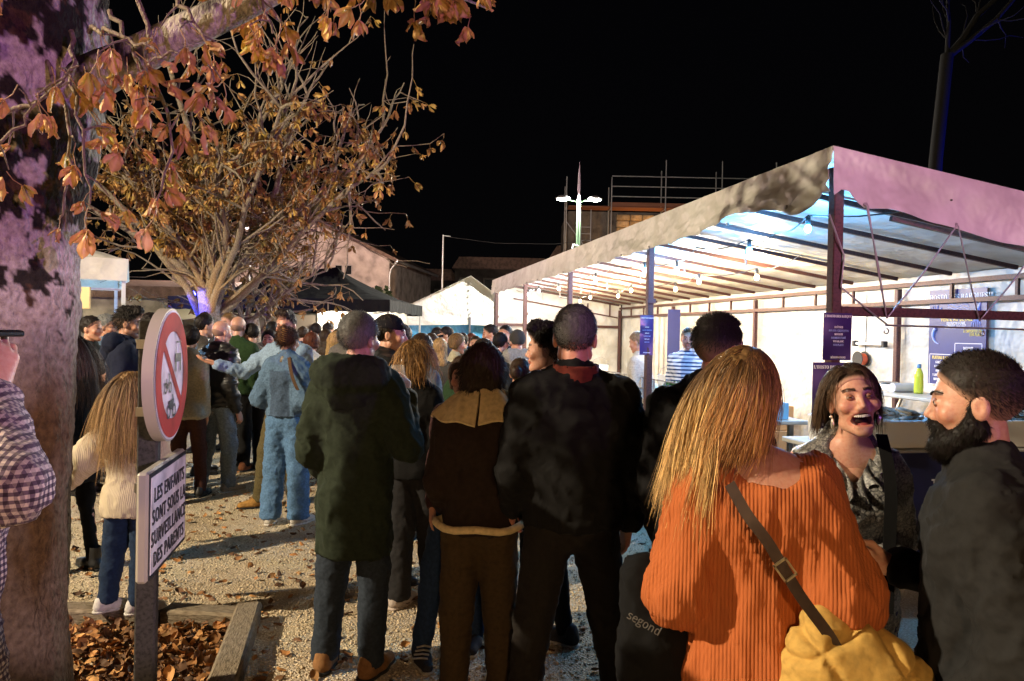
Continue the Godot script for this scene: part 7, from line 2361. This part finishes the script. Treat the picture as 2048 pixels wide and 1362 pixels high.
	s = {"label": "man in an open pale blue shirt stretching one arm towards us", "at": Vector2(-2.06, -6.72), "h": 1.77, "c": 0.016, "hc": 0.006, "turn": 172.0, "hy": -4.0, "hp": -8.0, "top": cloth(0.26, 0.37, 0.52, "denim"), "topname": "shirt", "bulk": 0.024, "hem": 0.82, "fold": 0.012, "legs": cloth(0.1, 0.08, 0.035), "lw": 0.025, "seed": 27, "skin": 0, "shoe": cloth(0.42, 0.22, 0.06), "boot": 0.12, "feet": [Vector2(-0.08, 0.02), Vector2(0.16, -0.16)], "fy": [10.0, -50.0],
		"ra": [Vector3(0.24, -0.19, -0.06), Vector3(0.4, -0.12, -0.22)], "rh": {"dir": Vector3(0.75, 0.25, -0.3), "palm": Vector3(-0.2, 0.9, 0.1), "curl": [0.12, 0.2, 0.3, 0.35], "spread": 0.12, "thumb": 0.0, "c": 0.004},
		"collar": cloth(0.5, 0.4, 0.1), "collarh": 0.02, "hair": {"style": "quiff", "color": Color(0.02, 0.012, 0.008), "seed": 3, "lump": 0.006}, "face": {"stubble": true}}
	person(s)
	# ---- bald men
	s = {"label": "bald man in a black quilted jacket and pale jeans, back turned", "at": Vector2(-2.86, -7.15), "h": 1.69, "c": 0.016, "hc": 0.006, "turn": -28.0, "hp": -6.0, "top": cloth(0.012, 0.012, 0.013, "puffer"), "topname": "quilted_jacket", "bulk": 0.04, "hem": 0.86, "fold": 0.013, "folds": Vector3(3, 26, 3), "legs": cloth(0.2, 0.25, 0.3, "denim"), "lw": 0.02, "legfold": 0.01, "seed": 29, "skin": 1, "shoe": cloth(0.4, 0.36, 0.3), "solemat": white_shoe, "feet": [Vector2(-0.13, 0.1), Vector2(0.1, -0.05)], "fy": [40.0, -10.0],
		"hair": {"style": "bald", "color": Color(0.28, 0.17, 0.125)}, "collar": cloth(0.012, 0.012, 0.013, "puffer"), "collarh": 0.06, "collarr": 0.075}
	person(s)
	s = {"label": "bald man in a bottle green shirt and black trousers, back turned", "at": Vector2(-3.08, -8.2), "h": 1.75, "w": 1.1, "c": 0.016, "hc": 0.006, "turn": -4.0, "top": cloth(0.025, 0.055, 0.018), "topname": "shirt", "bulk": 0.018, "hem": 0.86, "legs": black, "seed": 31, "skin": 1, "hair": {"style": "bald", "color": Color(0.3, 0.18, 0.13)}, "collar": cloth(0.025, 0.055, 0.018), "collarh": 0.03, "shoe": cloth(0.14, 0.05, 0.02)}
	person(s)
	# ---- girl with long hair
	s = {"label": "girl with long light brown hair in a cream ribbed sweater on the timber edging", "at": Vector2(-2.02, -3.9), "h": 1.27, "fem": true, "w": 1.0, "c": 0.0105, "hc": 0.006, "turn": -6.0, "hs": 1.2, "hy": -12.0, "top": cloth(0.5, 0.42, 0.29, "knit"), "topname": "sweater", "bulk": 0.034, "sleeve": 0.03, "hem": 0.72, "fold": 0.008, "legs": cloth(0.012, 0.026, 0.055, "denim"), "lw": 0.016, "seed": 33, "shoe": white_shoe, "solemat": white_shoe, "feet": [Vector2(-0.12, 0.02), Vector2(0.06, 0.02)], "fy": [-38.0, -42.0], "lift": 0.09,
		"la": [Vector3(-0.2, -0.24, 0.06), Vector3(-0.36, -0.44, 0.02)], "ra": [Vector3(0.09, -0.27, 0.04), Vector3(0.05, -0.4, -0.14)],
		"hair": {"style": "long", "length": 0.3, "color": Color(0.14, 0.08, 0.03), "seed": 15, "contrast": 0.8, "lump": 0.006}}
	r = person(s)
	r.position.y = 0.088
	rng.seed = 33
	hx = head_of(s)
	S = r.get_meta("S")
	long_strands(r, hx, 3600, 0.44, 0.0012, Color(0.09, 0.05, 0.02), Color(0.3, 0.18, 0.075), [[hx * Vector3(0, 0.034, 0.013), Vector3(0.084, 0.096, 0.104)], [S + Vector3(0, -0.1, 0.0), Vector3(0.14, 0.14, 0.125)]], 0.0, "hair_strands", 0.55, 0.04)
	# ---- woman with long dark hair beside the trunk
	s = {"label": "woman in black with long dark wavy hair between the trunk and the girl", "at": Vector2(-2.83, -4.75), "h": 1.58, "fem": true, "c": 0.014, "hc": 0.006, "turn": 70.0, "hy": 18.0, "hp": -12.0, "lean": Vector3(0, -0.02, -0.06), "top": cloth(0.008, 0.008, 0.0085), "topname": "coat", "bulk": 0.03, "hem": 0.66, "legs": cloth(0.006, 0.006, 0.007), "lw": -0.006, "seed": 35, "skin": 0, "feet": [Vector2(-0.06, -0.06), Vector2(0.1, 0.06)], "boot": 0.16, "shoe": cloth(0.012, 0.012, 0.013, "shiny"),
		"hair": {"style": "long", "length": 0.36, "color": Color(0.035, 0.016, 0.008), "seed": 16, "contrast": 0.9, "lump": 0.008}}
	r = person(s)
	rng.seed = 35
	hx = head_of(s)
	S = r.get_meta("S")
	long_strands(r, hx, 2000, 0.48, 0.0015, Color(0.018, 0.01, 0.006), Color(0.07, 0.03, 0.012), [[hx * Vector3(0, 0.034, 0.013), Vector3(0.084, 0.096, 0.104)], [S + Vector3(0, -0.1, 0.0), Vector3(0.18, 0.15, 0.15)]], 0.0, "hair_strands", 0.5, 0.12)
	# ---- young man in the navy hoodie
	s = {"label": "young dark haired man in a navy hoodie facing right behind the girl", "at": Vector2(-3.36, -6.35), "h": 1.76, "c": 0.016, "hc": 0.005, "turn": -62.0, "hy": -10.0, "hp": -6.0, "top": cloth(0.011, 0.015, 0.035), "topname": "hoodie", "bulk": 0.03, "hem": 0.84, "legs": black, "seed": 37, "skin": 0, "hood": cloth(0.011, 0.015, 0.035), "face": {"eyes": true}, "hair": {"style": "quiff", "color": Color(0.012, 0.009, 0.008), "seed": 5, "thick": 0.016, "lump": 0.008, "fur": 1500, "furlen": 0.035, "furwide": 0.0014}}
	person(s)
	# ---- man in the green jacket leaning over
	s = {"label": "man in a dark green jacket bending forward in mid crowd", "at": Vector2(-0.5, -6.3), "h": 1.7, "c": 0.018, "hc": 0.006, "turn": -50.0, "lean": Vector3(0, -0.1, -0.26), "head": Vector3(0, -0.04, -0.04), "hp": -14.0, "top": cloth(0.022, 0.05, 0.02), "bulk": 0.03, "hem": 0.84, "legs": black, "seed": 39, "skin": 3, "hair": {"style": "fade", "color": Color(0.02, 0.015, 0.01), "seed": 3}}
	person(s)
	# ---- the man whose face shows behind the big man, in jeans and dark running shoes
	s = {"label": "black haired man in profile half hidden behind the big man in black", "at": Vector2(0.2, -3.72), "h": 1.66, "c": 0.016, "hc": 0.0042, "turn": 62.0, "hy": 14.0, "top": cloth(0.012, 0.012, 0.013), "bulk": 0.02, "hem": 0.86, "legs": cloth(0.009, 0.009, 0.01), "lw": 0.0, "seed": 41, "skin": 1, "face": {"eyes": true}, "feet": [Vector2(-0.02, -0.05), Vector2(0.12, 0.06)], "shoe": cloth(0.05, 0.05, 0.055), "solemat": white_shoe, "hair": {"style": "quiff", "color": Color(0.012, 0.01, 0.009), "seed": 6, "thick": 0.016, "lump": 0.007, "fur": 1500, "furlen": 0.03, "furwide": 0.0014}}
	person(s)
	s = {"label": "person in blue jeans and grey black running shoes facing the shearling jacket", "at": Vector2(-0.24, -3.78), "h": 1.5, "fem": true, "c": 0.018, "hc": 0.008, "turn": 175.0, "top": cloth(0.05, 0.02, 0.02), "bulk": 0.02, "hem": 0.8, "legs": cloth(0.02, 0.04, 0.09, "denim"), "lw": 0.01, "seed": 43, "hair": {"style": "bob", "color": Color(0.03, 0.016, 0.01), "seed": 3}, "feet": [Vector2(-0.08, 0.0), Vector2(0.16, -0.22)], "fy": [0.0, 25.0], "shoe": cloth(0.03, 0.03, 0.035), "solemat": cloth(0.4, 0.37, 0.3)}
	r = person(s)
	for q in 4: obj("lace", MB.new().tube([Vector3(0.10, 0.082 - q * 0.005, -0.25 - q * 0.03), Vector3(0.13, 0.094 - q * 0.007, -0.262 - q * 0.03), Vector3(0.17, 0.082 - q * 0.005, -0.26 - q * 0.03)], [0.005, 0.005, 0.005], 5), cloth(0.35, 0.33, 0.3), r)
	# ---- stallholders
	s = {"label": "stallholder in a white and navy striped shirt behind the counter", "at": Vector2(1.99, -8.25), "h": 1.72, "w": 1.05, "c": 0.014, "hc": 0.0055, "turn": 160.0, "hy": 6.0, "hp": -6.0, "top": mat(C(0.75, 0.76, 0.78), 0.85, 0.0, made_tex("stripes", 256, func(u, v): return C(0.03, 0.06, 0.16) if fmod(v * 12, 1.0) < 0.42 and v < 0.94 else Color(0.93, 0.94, 0.96)), 2.0), "topname": "striped_shirt", "bulk": 0.012, "hem": 0.86, "legs": cloth(0.03, 0.04, 0.06), "seed": 45, "skin": 1, "short_sleeve": true, "face": {"eyes": true, "stubble": true}, "fold": 0.006, "hair": {"style": "crop", "color": Color(0.07, 0.035, 0.015), "seed": 3, "thick": 0.006}}
	person(s)
	s = {"label": "stallholder in a pale apron turned away behind the second front post", "at": Vector2(1.56, -8.5), "h": 1.68, "c": 0.016, "hc": 0.007, "turn": 60.0, "hp": -14.0, "lean": Vector3(0, -0.02, -0.08), "top": cloth(0.6, 0.56, 0.5), "topname": "shirt", "bulk": 0.014, "hem": 0.84, "legs": cloth(0.02, 0.02, 0.022), "seed": 47, "skin": 0, "short_sleeve": true, "ra": [Vector3(0.06, -0.25, -0.05), Vector3(0.03, -0.36, -0.24)], "hair": {"style": "crop", "color": Color(0.2, 0.13, 0.08), "seed": 3}}
	person(s)
	checked_arms()
	build_crowd()

func smile(r: Node3D, hx: Transform3D) -> void:
	var b := MB.new()
	for q in 10: # upper teeth
		var a := (q - 4.5) * 0.175
		var w := 0.0062 if absf(q - 4.5) < 1 else 0.0052
		b.box(hx * Vector3(sin(a) * 0.036, -0.0635 + 0.004 * a * a, -0.0505 - cos(a) * 0.036), Vector3(w, 0.0095 if absf(q - 4.5) < 2.6 else 0.008, 0.004) * hx.basis.get_scale().x, hx.basis.orthonormalized() * Basis(Vector3.UP, -a), 0.0012)
	obj("teeth", b, mat(C(0.68, 0.63, 0.55), 0.2), r)
	var t := MB.new()
	t.sphere(Vector3(0, -0.093, -0.062), Vector3(0.022, 0.009, 0.024), 8, 12)
	var w := MB.new()
	w.add(t, hx)
	obj("tongue", w, mat(C(0.3, 0.06, 0.06), 0.3), r)
	var k := MB.new()
	k.sphere(Vector3(0, -0.078, -0.045), Vector3(0.032, 0.02, 0.025), 8, 12)
	var w2 := MB.new()
	w2.add(k, hx)
	obj("mouth_inside", w2, mat(C(0.02, 0.004, 0.004), 0.6), r)
	brows(r, hx, Color(0.05, 0.03, 0.02), 0.002)

func brows(r: Node3D, hx: Transform3D, c: Color, raise: float) -> void:
	for s in [-1.0, 1.0]:
		var p := []
		var rr := []
		for q in 7:
			var f := q / 6.0
			p.append(hx * Vector3(s * lerpf(0.014, 0.052, f), 0.024 + raise + 0.008 * sin(f * 2.6), -0.0955 + 0.028 * f * f))
			rr.append(0.0031 * (1.0 - 0.5 * f))
		var b := MB.new()
		b.col = c
		b.tube(p, rr, 6)
		obj("eyebrow", b, hair_mat(), r)

func beard(r: Node3D, hx: Transform3D) -> void:
	var q := Vol.new(Vector3(-0.11, -0.19, -0.14), Vector3(0.11, 0.03, 0.06), 0.004)
	for s in [-1.0, 1.0]:
		q.cap(Vector3(0.052 * s, -0.06, 0.0), Vector3(0.03 * s, -0.105, -0.06), 0.03, 0.034, 0.02)
		q.cap(Vector3(0.069 * s, 0.015, -0.006), Vector3(0.058 * s, -0.055, -0.012), 0.006, 0.018, 0.015)
		q.cap(Vector3(0.0, -0.047, -0.093), Vector3(0.032 * s, -0.062, -0.082), 0.0105, 0.01, 0.008)
		q.cap(Vector3(0.034 * s, -0.062, -0.078), Vector3(0.034 * s, -0.1, -0.066), 0.014, 0.02, 0.01)
	q.ell(Vector3(0, -0.108, -0.07), Vector3(0.038, 0.033, 0.035), 0.02)
	q.ell(Vector3(0, -0.118, -0.05), Vector3(0.045, 0.028, 0.042), 0.02)
	var sh := skin_of(q, Transform3D.IDENTITY, 0.003, Vector3(70, 40, 70), func(p): return streak(p, Color(0.008, 0.006, 0.005), 3, 0.5))
	var b := MB.new()
	b.add(sh)
	rng.seed = 71
	fur(b, sh, 8000, 0.014, 0.0007, func(p, n): return n * 0.35 + Vector3(0, -0.8, -0.15), Color(0.009, 0.007, 0.006))
	var w := MB.new()
	w.add(b, hx)
	obj("beard", w, hair_mat(), r)
	brows(r, hx, Color(0.01, 0.008, 0.006), -0.001)

func wine_glass(at: Vector3) -> void:
	var g := mat(Color(1, 1, 1, 0.12), 0.03)
	g.transparency = BaseMaterial3D.TRANSPARENCY_ALPHA
	var t := thing("wine_glass", "clear wine glass in the raised hand of the man in the parka", "glass", at)
	obj("bowl", MB.new().lathe(Vector3(0, 0.05, 0), [Vector2(0.004, 0), Vector2(0.025, 0.012), Vector2(0.04, 0.045), Vector2(0.041, 0.07), Vector2(0.034, 0.12), Vector2(0.031, 0.13)], 24), g, t)
	obj("stem", MB.new().tube([Vector3(0, -0.04, 0), Vector3(0, 0.05, 0)], [0.004, 0.004], 8), g, t)
	obj("foot", MB.new().lathe(Vector3(0, -0.045, 0), [Vector2(0.036, 0), Vector2(0.034, 0.003), Vector2(0.004, 0.008)], 20), g, t)
	var wine := mat(Color(0.95, 0.85, 0.5, 0.35), 0.05)
	wine.transparency = BaseMaterial3D.TRANSPARENCY_ALPHA
	obj("wine", MB.new().lathe(Vector3(0, 0.052, 0), [Vector2(0.003, 0), Vector2(0.023, 0.011), Vector2(0.036, 0.04), Vector2(0.0, 0.04)], 20), wine, t)

func shoulder_bag() -> void:
	# mustard padded bag at the right hip of the woman in orange, on a brown strap
	var t := thing("shoulder_bag", "mustard quilted shoulder bag on a brown leather strap over orange sweater", "bag", Vector3(0.77, 0.94, -1.66))
	var q := Vol.new(Vector3(-0.26, -0.3, -0.16), Vector3(0.26, 0.2, 0.16), 0.0065)
	q.cap(Vector3(-0.1, -0.2, 0.0), Vector3(0.06, -0.22, 0.0), 0.105, 0.105, 0.05)
	q.cap(Vector3(-0.05, -0.05, 0.0), Vector3(0.06, -0.09, 0.0), 0.09, 0.1, 0.05)
	q.cap(Vector3(0.02, 0.0, 0.0), Vector3(0.15, -0.1, 0.0), 0.055, 0.06, 0.04)
	q.cap(Vector3(-0.06, 0.04, 0.0), Vector3(-0.04, -0.04, 0.0), 0.035, 0.06, 0.04)
	var b := skin_of(q, Transform3D.IDENTITY, 0.0, Vector3.ONE)
	fold.seed = 77
	for j in b.v.size():
		var p := b.v[j]
		var a := p.x * 0.83 + p.y * 0.56 + 0.03 * fold.get_noise_3d(p.x * 5, p.y * 5, p.z * 5)
		var e := p.x * -0.5 + p.y * 0.87 + 0.03 * fold.get_noise_3d(p.x * 5 + 9, p.y * 5, p.z * 5)
		var g := minf(absf(fposmod(a / 0.13, 1.0) - 0.5) * 0.13, absf(fposmod(e / 0.15 + 0.2, 1.0) - 0.5) * 0.15)
		b.v[j] = p + b.n[j] * (-0.014 * exp(-g * g / 0.00009) + 0.004 * fold.get_noise_3d(p.x * 16, p.y * 11, p.z * 16))
	b.n = smooth(b.v, b.i)
	obj("pouch", b, cloth(0.62, 0.385, 0.1), t)
	var strap_pts := [Vector3(-0.275, 0.35, 0.02), Vector3(-0.245, 0.29, 0.052), Vector3(-0.2, 0.23, 0.062), Vector3(-0.13, 0.12, 0.06), Vector3(-0.06, 0.03, 0.05), Vector3(-0.03, -0.02, 0.05)]
	var st := MB.new()
	st.sheet(3, 30, func(u, v):
		var f: float = v * 4.999
		var k := int(f)
		var p: Vector3 = (strap_pts[k] as Vector3).cubic_interpolate(strap_pts[k + 1], strap_pts[maxi(k - 1, 0)], strap_pts[mini(k + 2, 5)], f - k)
		return p + Vector3(0.75, 0.55, 0.1) * (0.5 - u) * -0.027, 0.004)
	obj("strap", st, mat(C(0.045, 0.02, 0.01), 0.5, 0.0, noise_tex("mottle", 0, 0, []), 4.0), t)
	var bk := MB.new()
	for e in [[-0.015, 0], [0.015, 0], [0, 0.021], [0, -0.021]]:
		bk.box(Vector3(-0.165, 0.175, 0.072) + Basis(Vector3.BACK, 0.65) * Vector3(e[0], e[1], 0), Vector3(0.004, 0.046, 0.006) if e[1] == 0 else Vector3(0.034, 0.004, 0.006), Basis(Vector3.BACK, 0.65))
	obj("buckle", bk, mat(C(0.6, 0.5, 0.3), 0.3, 0.9), t)
	# black carrier bag at the other hip
	var c := thing("black_bag", "black bag with pale lettering hanging at the orange sweater's left hip", "bag", Vector3(0.365, 0.86, -1.86))
	var v := Vol.new(Vector3(-0.16, -0.4, -0.1), Vector3(0.16, 0.26, 0.1), 0.011)
	v.cap(Vector3(-0.02, 0.14, 0), Vector3(0.02, -0.26, 0), 0.06, 0.1, 0.05)
	v.cap(Vector3(0.05, 0.0, 0), Vector3(0.05, -0.26, 0), 0.06, 0.08, 0.05)
	obj("sack", skin_of(v, Transform3D.IDENTITY, 0.008, Vector3(10, 8, 10)), cloth(0.004, 0.004, 0.0045), c)
	lettering("segond", 0.02, mat(C(0.16, 0.16, 0.16), 0.6), c, Transform3D(Basis(Vector3.BACK, -0.5), Vector3(-0.03, 0.06, 0.09)), "lettering", false, 1.0, false)

func checked_arms() -> void:
	# the onlooker at the left edge: mostly outside the picture, raised hand with a telephone
	var ck := cloth(0.78, 0.77, 0.76, "check")
	var s := {"label": "onlooker in a checked shirt at the left edge holding up a telephone", "at": Vector2(-1.225, -1.5), "h": 1.74, "w": 1.0, "c": 0.0105, "hc": 0.007, "turn": 0.0, "top": ck, "topname": "checked_shirt", "bulk": 0.012, "hem": 0.74, "fold": 0.009, "legs": cloth(0.008, 0.008, 0.008), "tc": 0.02, "seed": 51, "skin": 1, "sleeve": 0.002,
		"ra": [Vector3(0.2, -0.05, 0.22), Vector3(0.056, 0.1, 0.06)], "la": [Vector3(-0.06, -0.27, 0.02), Vector3(-0.04, -0.5, -0.06)],
		"rh": {"dir": Vector3(-0.1, 0.9, -0.35), "palm": Vector3(-0.85, 0.1, -0.4), "curl": [0.45, 0.5, 0.6, 0.65], "thumb": 0.25, "spread": 0.05, "c": 0.0032}, "hair": {"style": "short", "color": Color(0.02, 0.015, 0.01)}}
	var r := person(s)
	var p := thing("telephone", "black telephone held flat in the raised hand at the left edge", "telephone", Vector3(-1.05, 1.602, -1.425), -0.1)
	obj("case", MB.new().box(Vector3.ZERO, Vector3(0.16, 0.012, 0.075), Basis(Vector3.FORWARD, 0.05), 0.003), mat(C(0.01, 0.01, 0.011), 0.3), p)
	obj("screen", MB.new().box(Vector3(0, 0.0068, 0), Vector3(0.148, 0.001, 0.068), Basis(Vector3.FORWARD, 0.05)), mat(C(0.006, 0.006, 0.008), 0.08), p)
func build_crowd() -> void:
	crowd("grey haired man in glasses and pale blue collar facing right", Vector2(-4.24, -7.60), 1.72, -80, false, "short", Color(0.14,0.14,0.14), cloth(0.16,0.24,0.34, "plain"), cloth(0.014,0.02,0.045), {"glasses": true})
	crowd("dark haired man in dark top at the white gazebo leg", Vector2(-4.05, -7.00), 1.70, -95, false, "short", Color(0.012,0.009,0.008), cloth(0.02,0.03,0.03, "plain"), cloth(0.012,0.011,0.011), {})
	crowd("person in salmon pink shirt behind the round sign", Vector2(-3.48, -7.00), 1.74, -60, false, "short", Color(0.012,0.009,0.008), cloth(0.45,0.13,0.11, "plain"), cloth(0.014,0.02,0.045), {})
	crowd("person with dark curly hair in a pale beige jacket", Vector2(-3.05, -6.90), 1.62, 5, true, "curly", Color(0.012,0.009,0.008), cloth(0.42,0.36,0.25, "plain"), cloth(0.08,0.03,0.02), {"hem": 0.8, "bulk": 0.03})
	crowd("dark haired man in a black and white patterned shirt", Vector2(-3.39, -8.00), 1.75, -50, false, "short", Color(0.012,0.009,0.008), cloth(0.3,0.28,0.28, "floral"), cloth(0.012,0.011,0.011), {})
	crowd("tall man with cropped brown hair before the blue lit trunk", Vector2(-3.94, -9.40), 1.80, 175, false, "short", Color(0.03,0.018,0.01), cloth(0.06,0.06,0.07, "plain"), cloth(0.012,0.011,0.011), {})
	crowd("tall fair haired man beside the blue lit trunk, facing us", Vector2(-3.70, -9.60), 1.80, 160, false, "short", Color(0.13,0.075,0.03), cloth(0.1,0.1,0.1, "plain"), cloth(0.012,0.011,0.011), {"face": {"stubble": false}})
	crowd("person in taupe jacket right of the green shirted bald man", Vector2(-2.95, -8.30), 1.66, 40, false, "short", Color(0.012,0.009,0.008), cloth(0.2,0.16,0.12, "plain"), cloth(0.012,0.011,0.011), {})
	crowd("woman with long dark waves near the gazebo's left leg", Vector2(-3.76, -10.50), 1.66, 0, true, "long", Color(0.03,0.018,0.01), cloth(0.03,0.03,0.03, "plain"), cloth(0.012,0.011,0.011), {})
	crowd("dark haired man half hidden left of the pale blue shirt", Vector2(-3.28, -10.00), 1.70, 20, false, "short", Color(0.012,0.009,0.008), cloth(0.06,0.05,0.05, "plain"), cloth(0.012,0.011,0.011), {})
	crowd("woman with black hair close behind the outstretched arm", Vector2(-2.84, -8.60), 1.60, 170, true, "bob", Color(0.012,0.009,0.008), cloth(0.02,0.02,0.02, "plain"), cloth(0.012,0.011,0.011), {})
	crowd("woman with dark red bob and white top", Vector2(-2.25, -8.20), 1.58, 0, true, "bob", Color(0.075,0.022,0.012), cloth(0.6,0.57,0.54, "plain"), cloth(0.012,0.011,0.011), {"hem": 0.85})
	crowd("woman with long dark brown hair left of the parka man", Vector2(-2.29, -9.00), 1.62, -10, true, "long", Color(0.03,0.018,0.01), cloth(0.05,0.045,0.045, "plain"), cloth(0.012,0.011,0.011), {})
	crowd("woman with long golden brown hair at the parka man's shoulder", Vector2(-1.88, -7.80), 1.60, 0, true, "long", Color(0.3,0.19,0.08), cloth(0.55,0.52,0.45, "plain"), cloth(0.012,0.011,0.011), {})
	crowd("man with cropped hair under the gazebo's left half", Vector2(-3.15, -11.00), 1.64, 0, false, "short", Color(0.03,0.018,0.01), cloth(0.05,0.05,0.06, "plain"), cloth(0.012,0.011,0.011), {})
	crowd("dark head before the white booth, left one", Vector2(-3.08, -11.50), 1.70, 30, false, "short", Color(0.012,0.009,0.008), cloth(0.03,0.03,0.04, "plain"), cloth(0.012,0.011,0.011), {})
	crowd("dark head before the white booth, middle one", Vector2(-3.03, -12.00), 1.72, -20, false, "short", Color(0.012,0.009,0.008), cloth(0.02,0.025,0.02, "plain"), cloth(0.012,0.011,0.011), {})
	crowd("dark head before the white booth, right one", Vector2(-2.67, -11.20), 1.62, 10, true, "bob", Color(0.03,0.018,0.01), cloth(0.04,0.04,0.04, "plain"), cloth(0.012,0.011,0.011), {})
	crowd("tall man with tousled light brown hair behind the parka man", Vector2(-1.44, -6.60), 1.78, -10, false, "short", Color(0.13,0.075,0.03), cloth(0.14,0.13,0.12, "plain"), cloth(0.012,0.011,0.011), {})
	crowd("bearded man with tousled brown hair right of the capped man", Vector2(-1.07, -7.20), 1.67, 150, false, "curly", Color(0.03,0.018,0.01), cloth(0.06,0.055,0.05, "plain"), cloth(0.012,0.011,0.011), {"face": {"stubble": true}})
	crowd("woman with dark hair and pale headband in grey cardigan", Vector2(-0.70, -5.60), 1.60, -20, true, "bob", Color(0.03,0.018,0.01), cloth(0.17,0.17,0.17, "plain"), cloth(0.012,0.011,0.011), {"headband": true})
	crowd("woman with very dark long hair left of the cream vest", Vector2(-0.94, -8.50), 1.60, 5, true, "long", Color(0.03,0.018,0.01), cloth(0.03,0.03,0.03, "plain"), cloth(0.012,0.011,0.011), {})
	crowd("woman with long ash blonde hair left of the cream vest", Vector2(-0.79, -8.00), 1.55, -5, true, "long", Color(0.3,0.19,0.08), cloth(0.08,0.07,0.05, "plain"), cloth(0.012,0.011,0.011), {})
	crowd("bearded man against the blue tent wall", Vector2(-1.24, -12.00), 1.68, -60, false, "short", Color(0.012,0.009,0.008), cloth(0.03,0.03,0.04, "plain"), cloth(0.012,0.011,0.011), {"face": {"stubble": true}})
	crowd("man in dark peaked cap against the blue tent wall", Vector2(-0.92, -10.50), 1.68, 90, false, "short", Color(0.012,0.009,0.008), cloth(0.03,0.035,0.06, "plain"), cloth(0.012,0.011,0.011), {"cap": true})
	crowd("woman with light brown hair in a cream padded vest", Vector2(-0.65, -8.40), 1.60, -70, true, "bob", Color(0.13,0.075,0.03), cloth(0.55,0.5,0.36, "plain"), cloth(0.014,0.02,0.045), {"sleeves": true})
	crowd("person in dark cap between the vest and the green jacket", Vector2(-0.66, -9.80), 1.60, 0, false, "short", Color(0.012,0.009,0.008), cloth(0.1,0.09,0.08, "plain"), cloth(0.012,0.011,0.011), {})
	crowd("woman with hair tied back facing us before the blue wall", Vector2(-0.45, -9.20), 1.58, 165, true, "updo", Color(0.03,0.018,0.01), cloth(0.05,0.05,0.05, "plain"), cloth(0.012,0.011,0.011), {})
	crowd("red haired head low against the blue tent wall", Vector2(-0.61, -11.00), 1.60, 10, true, "bob", Color(0.075,0.022,0.012), cloth(0.04,0.04,0.05, "plain"), cloth(0.012,0.011,0.011), {})
	crowd("tall dark haired man in navy left of the bearded group", Vector2(-0.26, -9.60), 1.72, 80, false, "short", Color(0.012,0.009,0.008), cloth(0.02,0.022,0.03, "plain"), cloth(0.012,0.011,0.011), {})
	crowd("stubbled man with black hair in dark teal jacket facing us", Vector2(-0.07, -8.60), 1.70, 160, false, "short", Color(0.012,0.009,0.008), cloth(0.03,0.04,0.05, "plain"), cloth(0.012,0.011,0.011), {"face": {"stubble": true}})
	crowd("person in flat dark cap before the stubbled man", Vector2(-0.14, -7.90), 1.62, -40, false, "short", Color(0.012,0.009,0.008), cloth(0.02,0.02,0.02, "plain"), cloth(0.012,0.011,0.011), {"cap": true})
	crowd("person in dark beanie and light grey hoodie", Vector2(0.06, -7.90), 1.64, 10, false, "beanie", Color(0.012,0.009,0.008), cloth(0.33,0.32,0.3, "plain"), cloth(0.012,0.011,0.011), {"hooded": true})
	crowd("person with black bowl haircut in grey green coat", Vector2(0.23, -6.40), 1.56, -10, false, "bowl", Color(0.012,0.009,0.008), cloth(0.14,0.135,0.12, "plain"), cloth(0.012,0.011,0.011), {})
	crowd("short woman with a brown bun and yellow collar", Vector2(0.05, -4.70), 1.47, -25, true, "updo", Color(0.03,0.018,0.01), cloth(0.55,0.42,0.06, "plain"), cloth(0.012,0.011,0.011), {"face": {}})
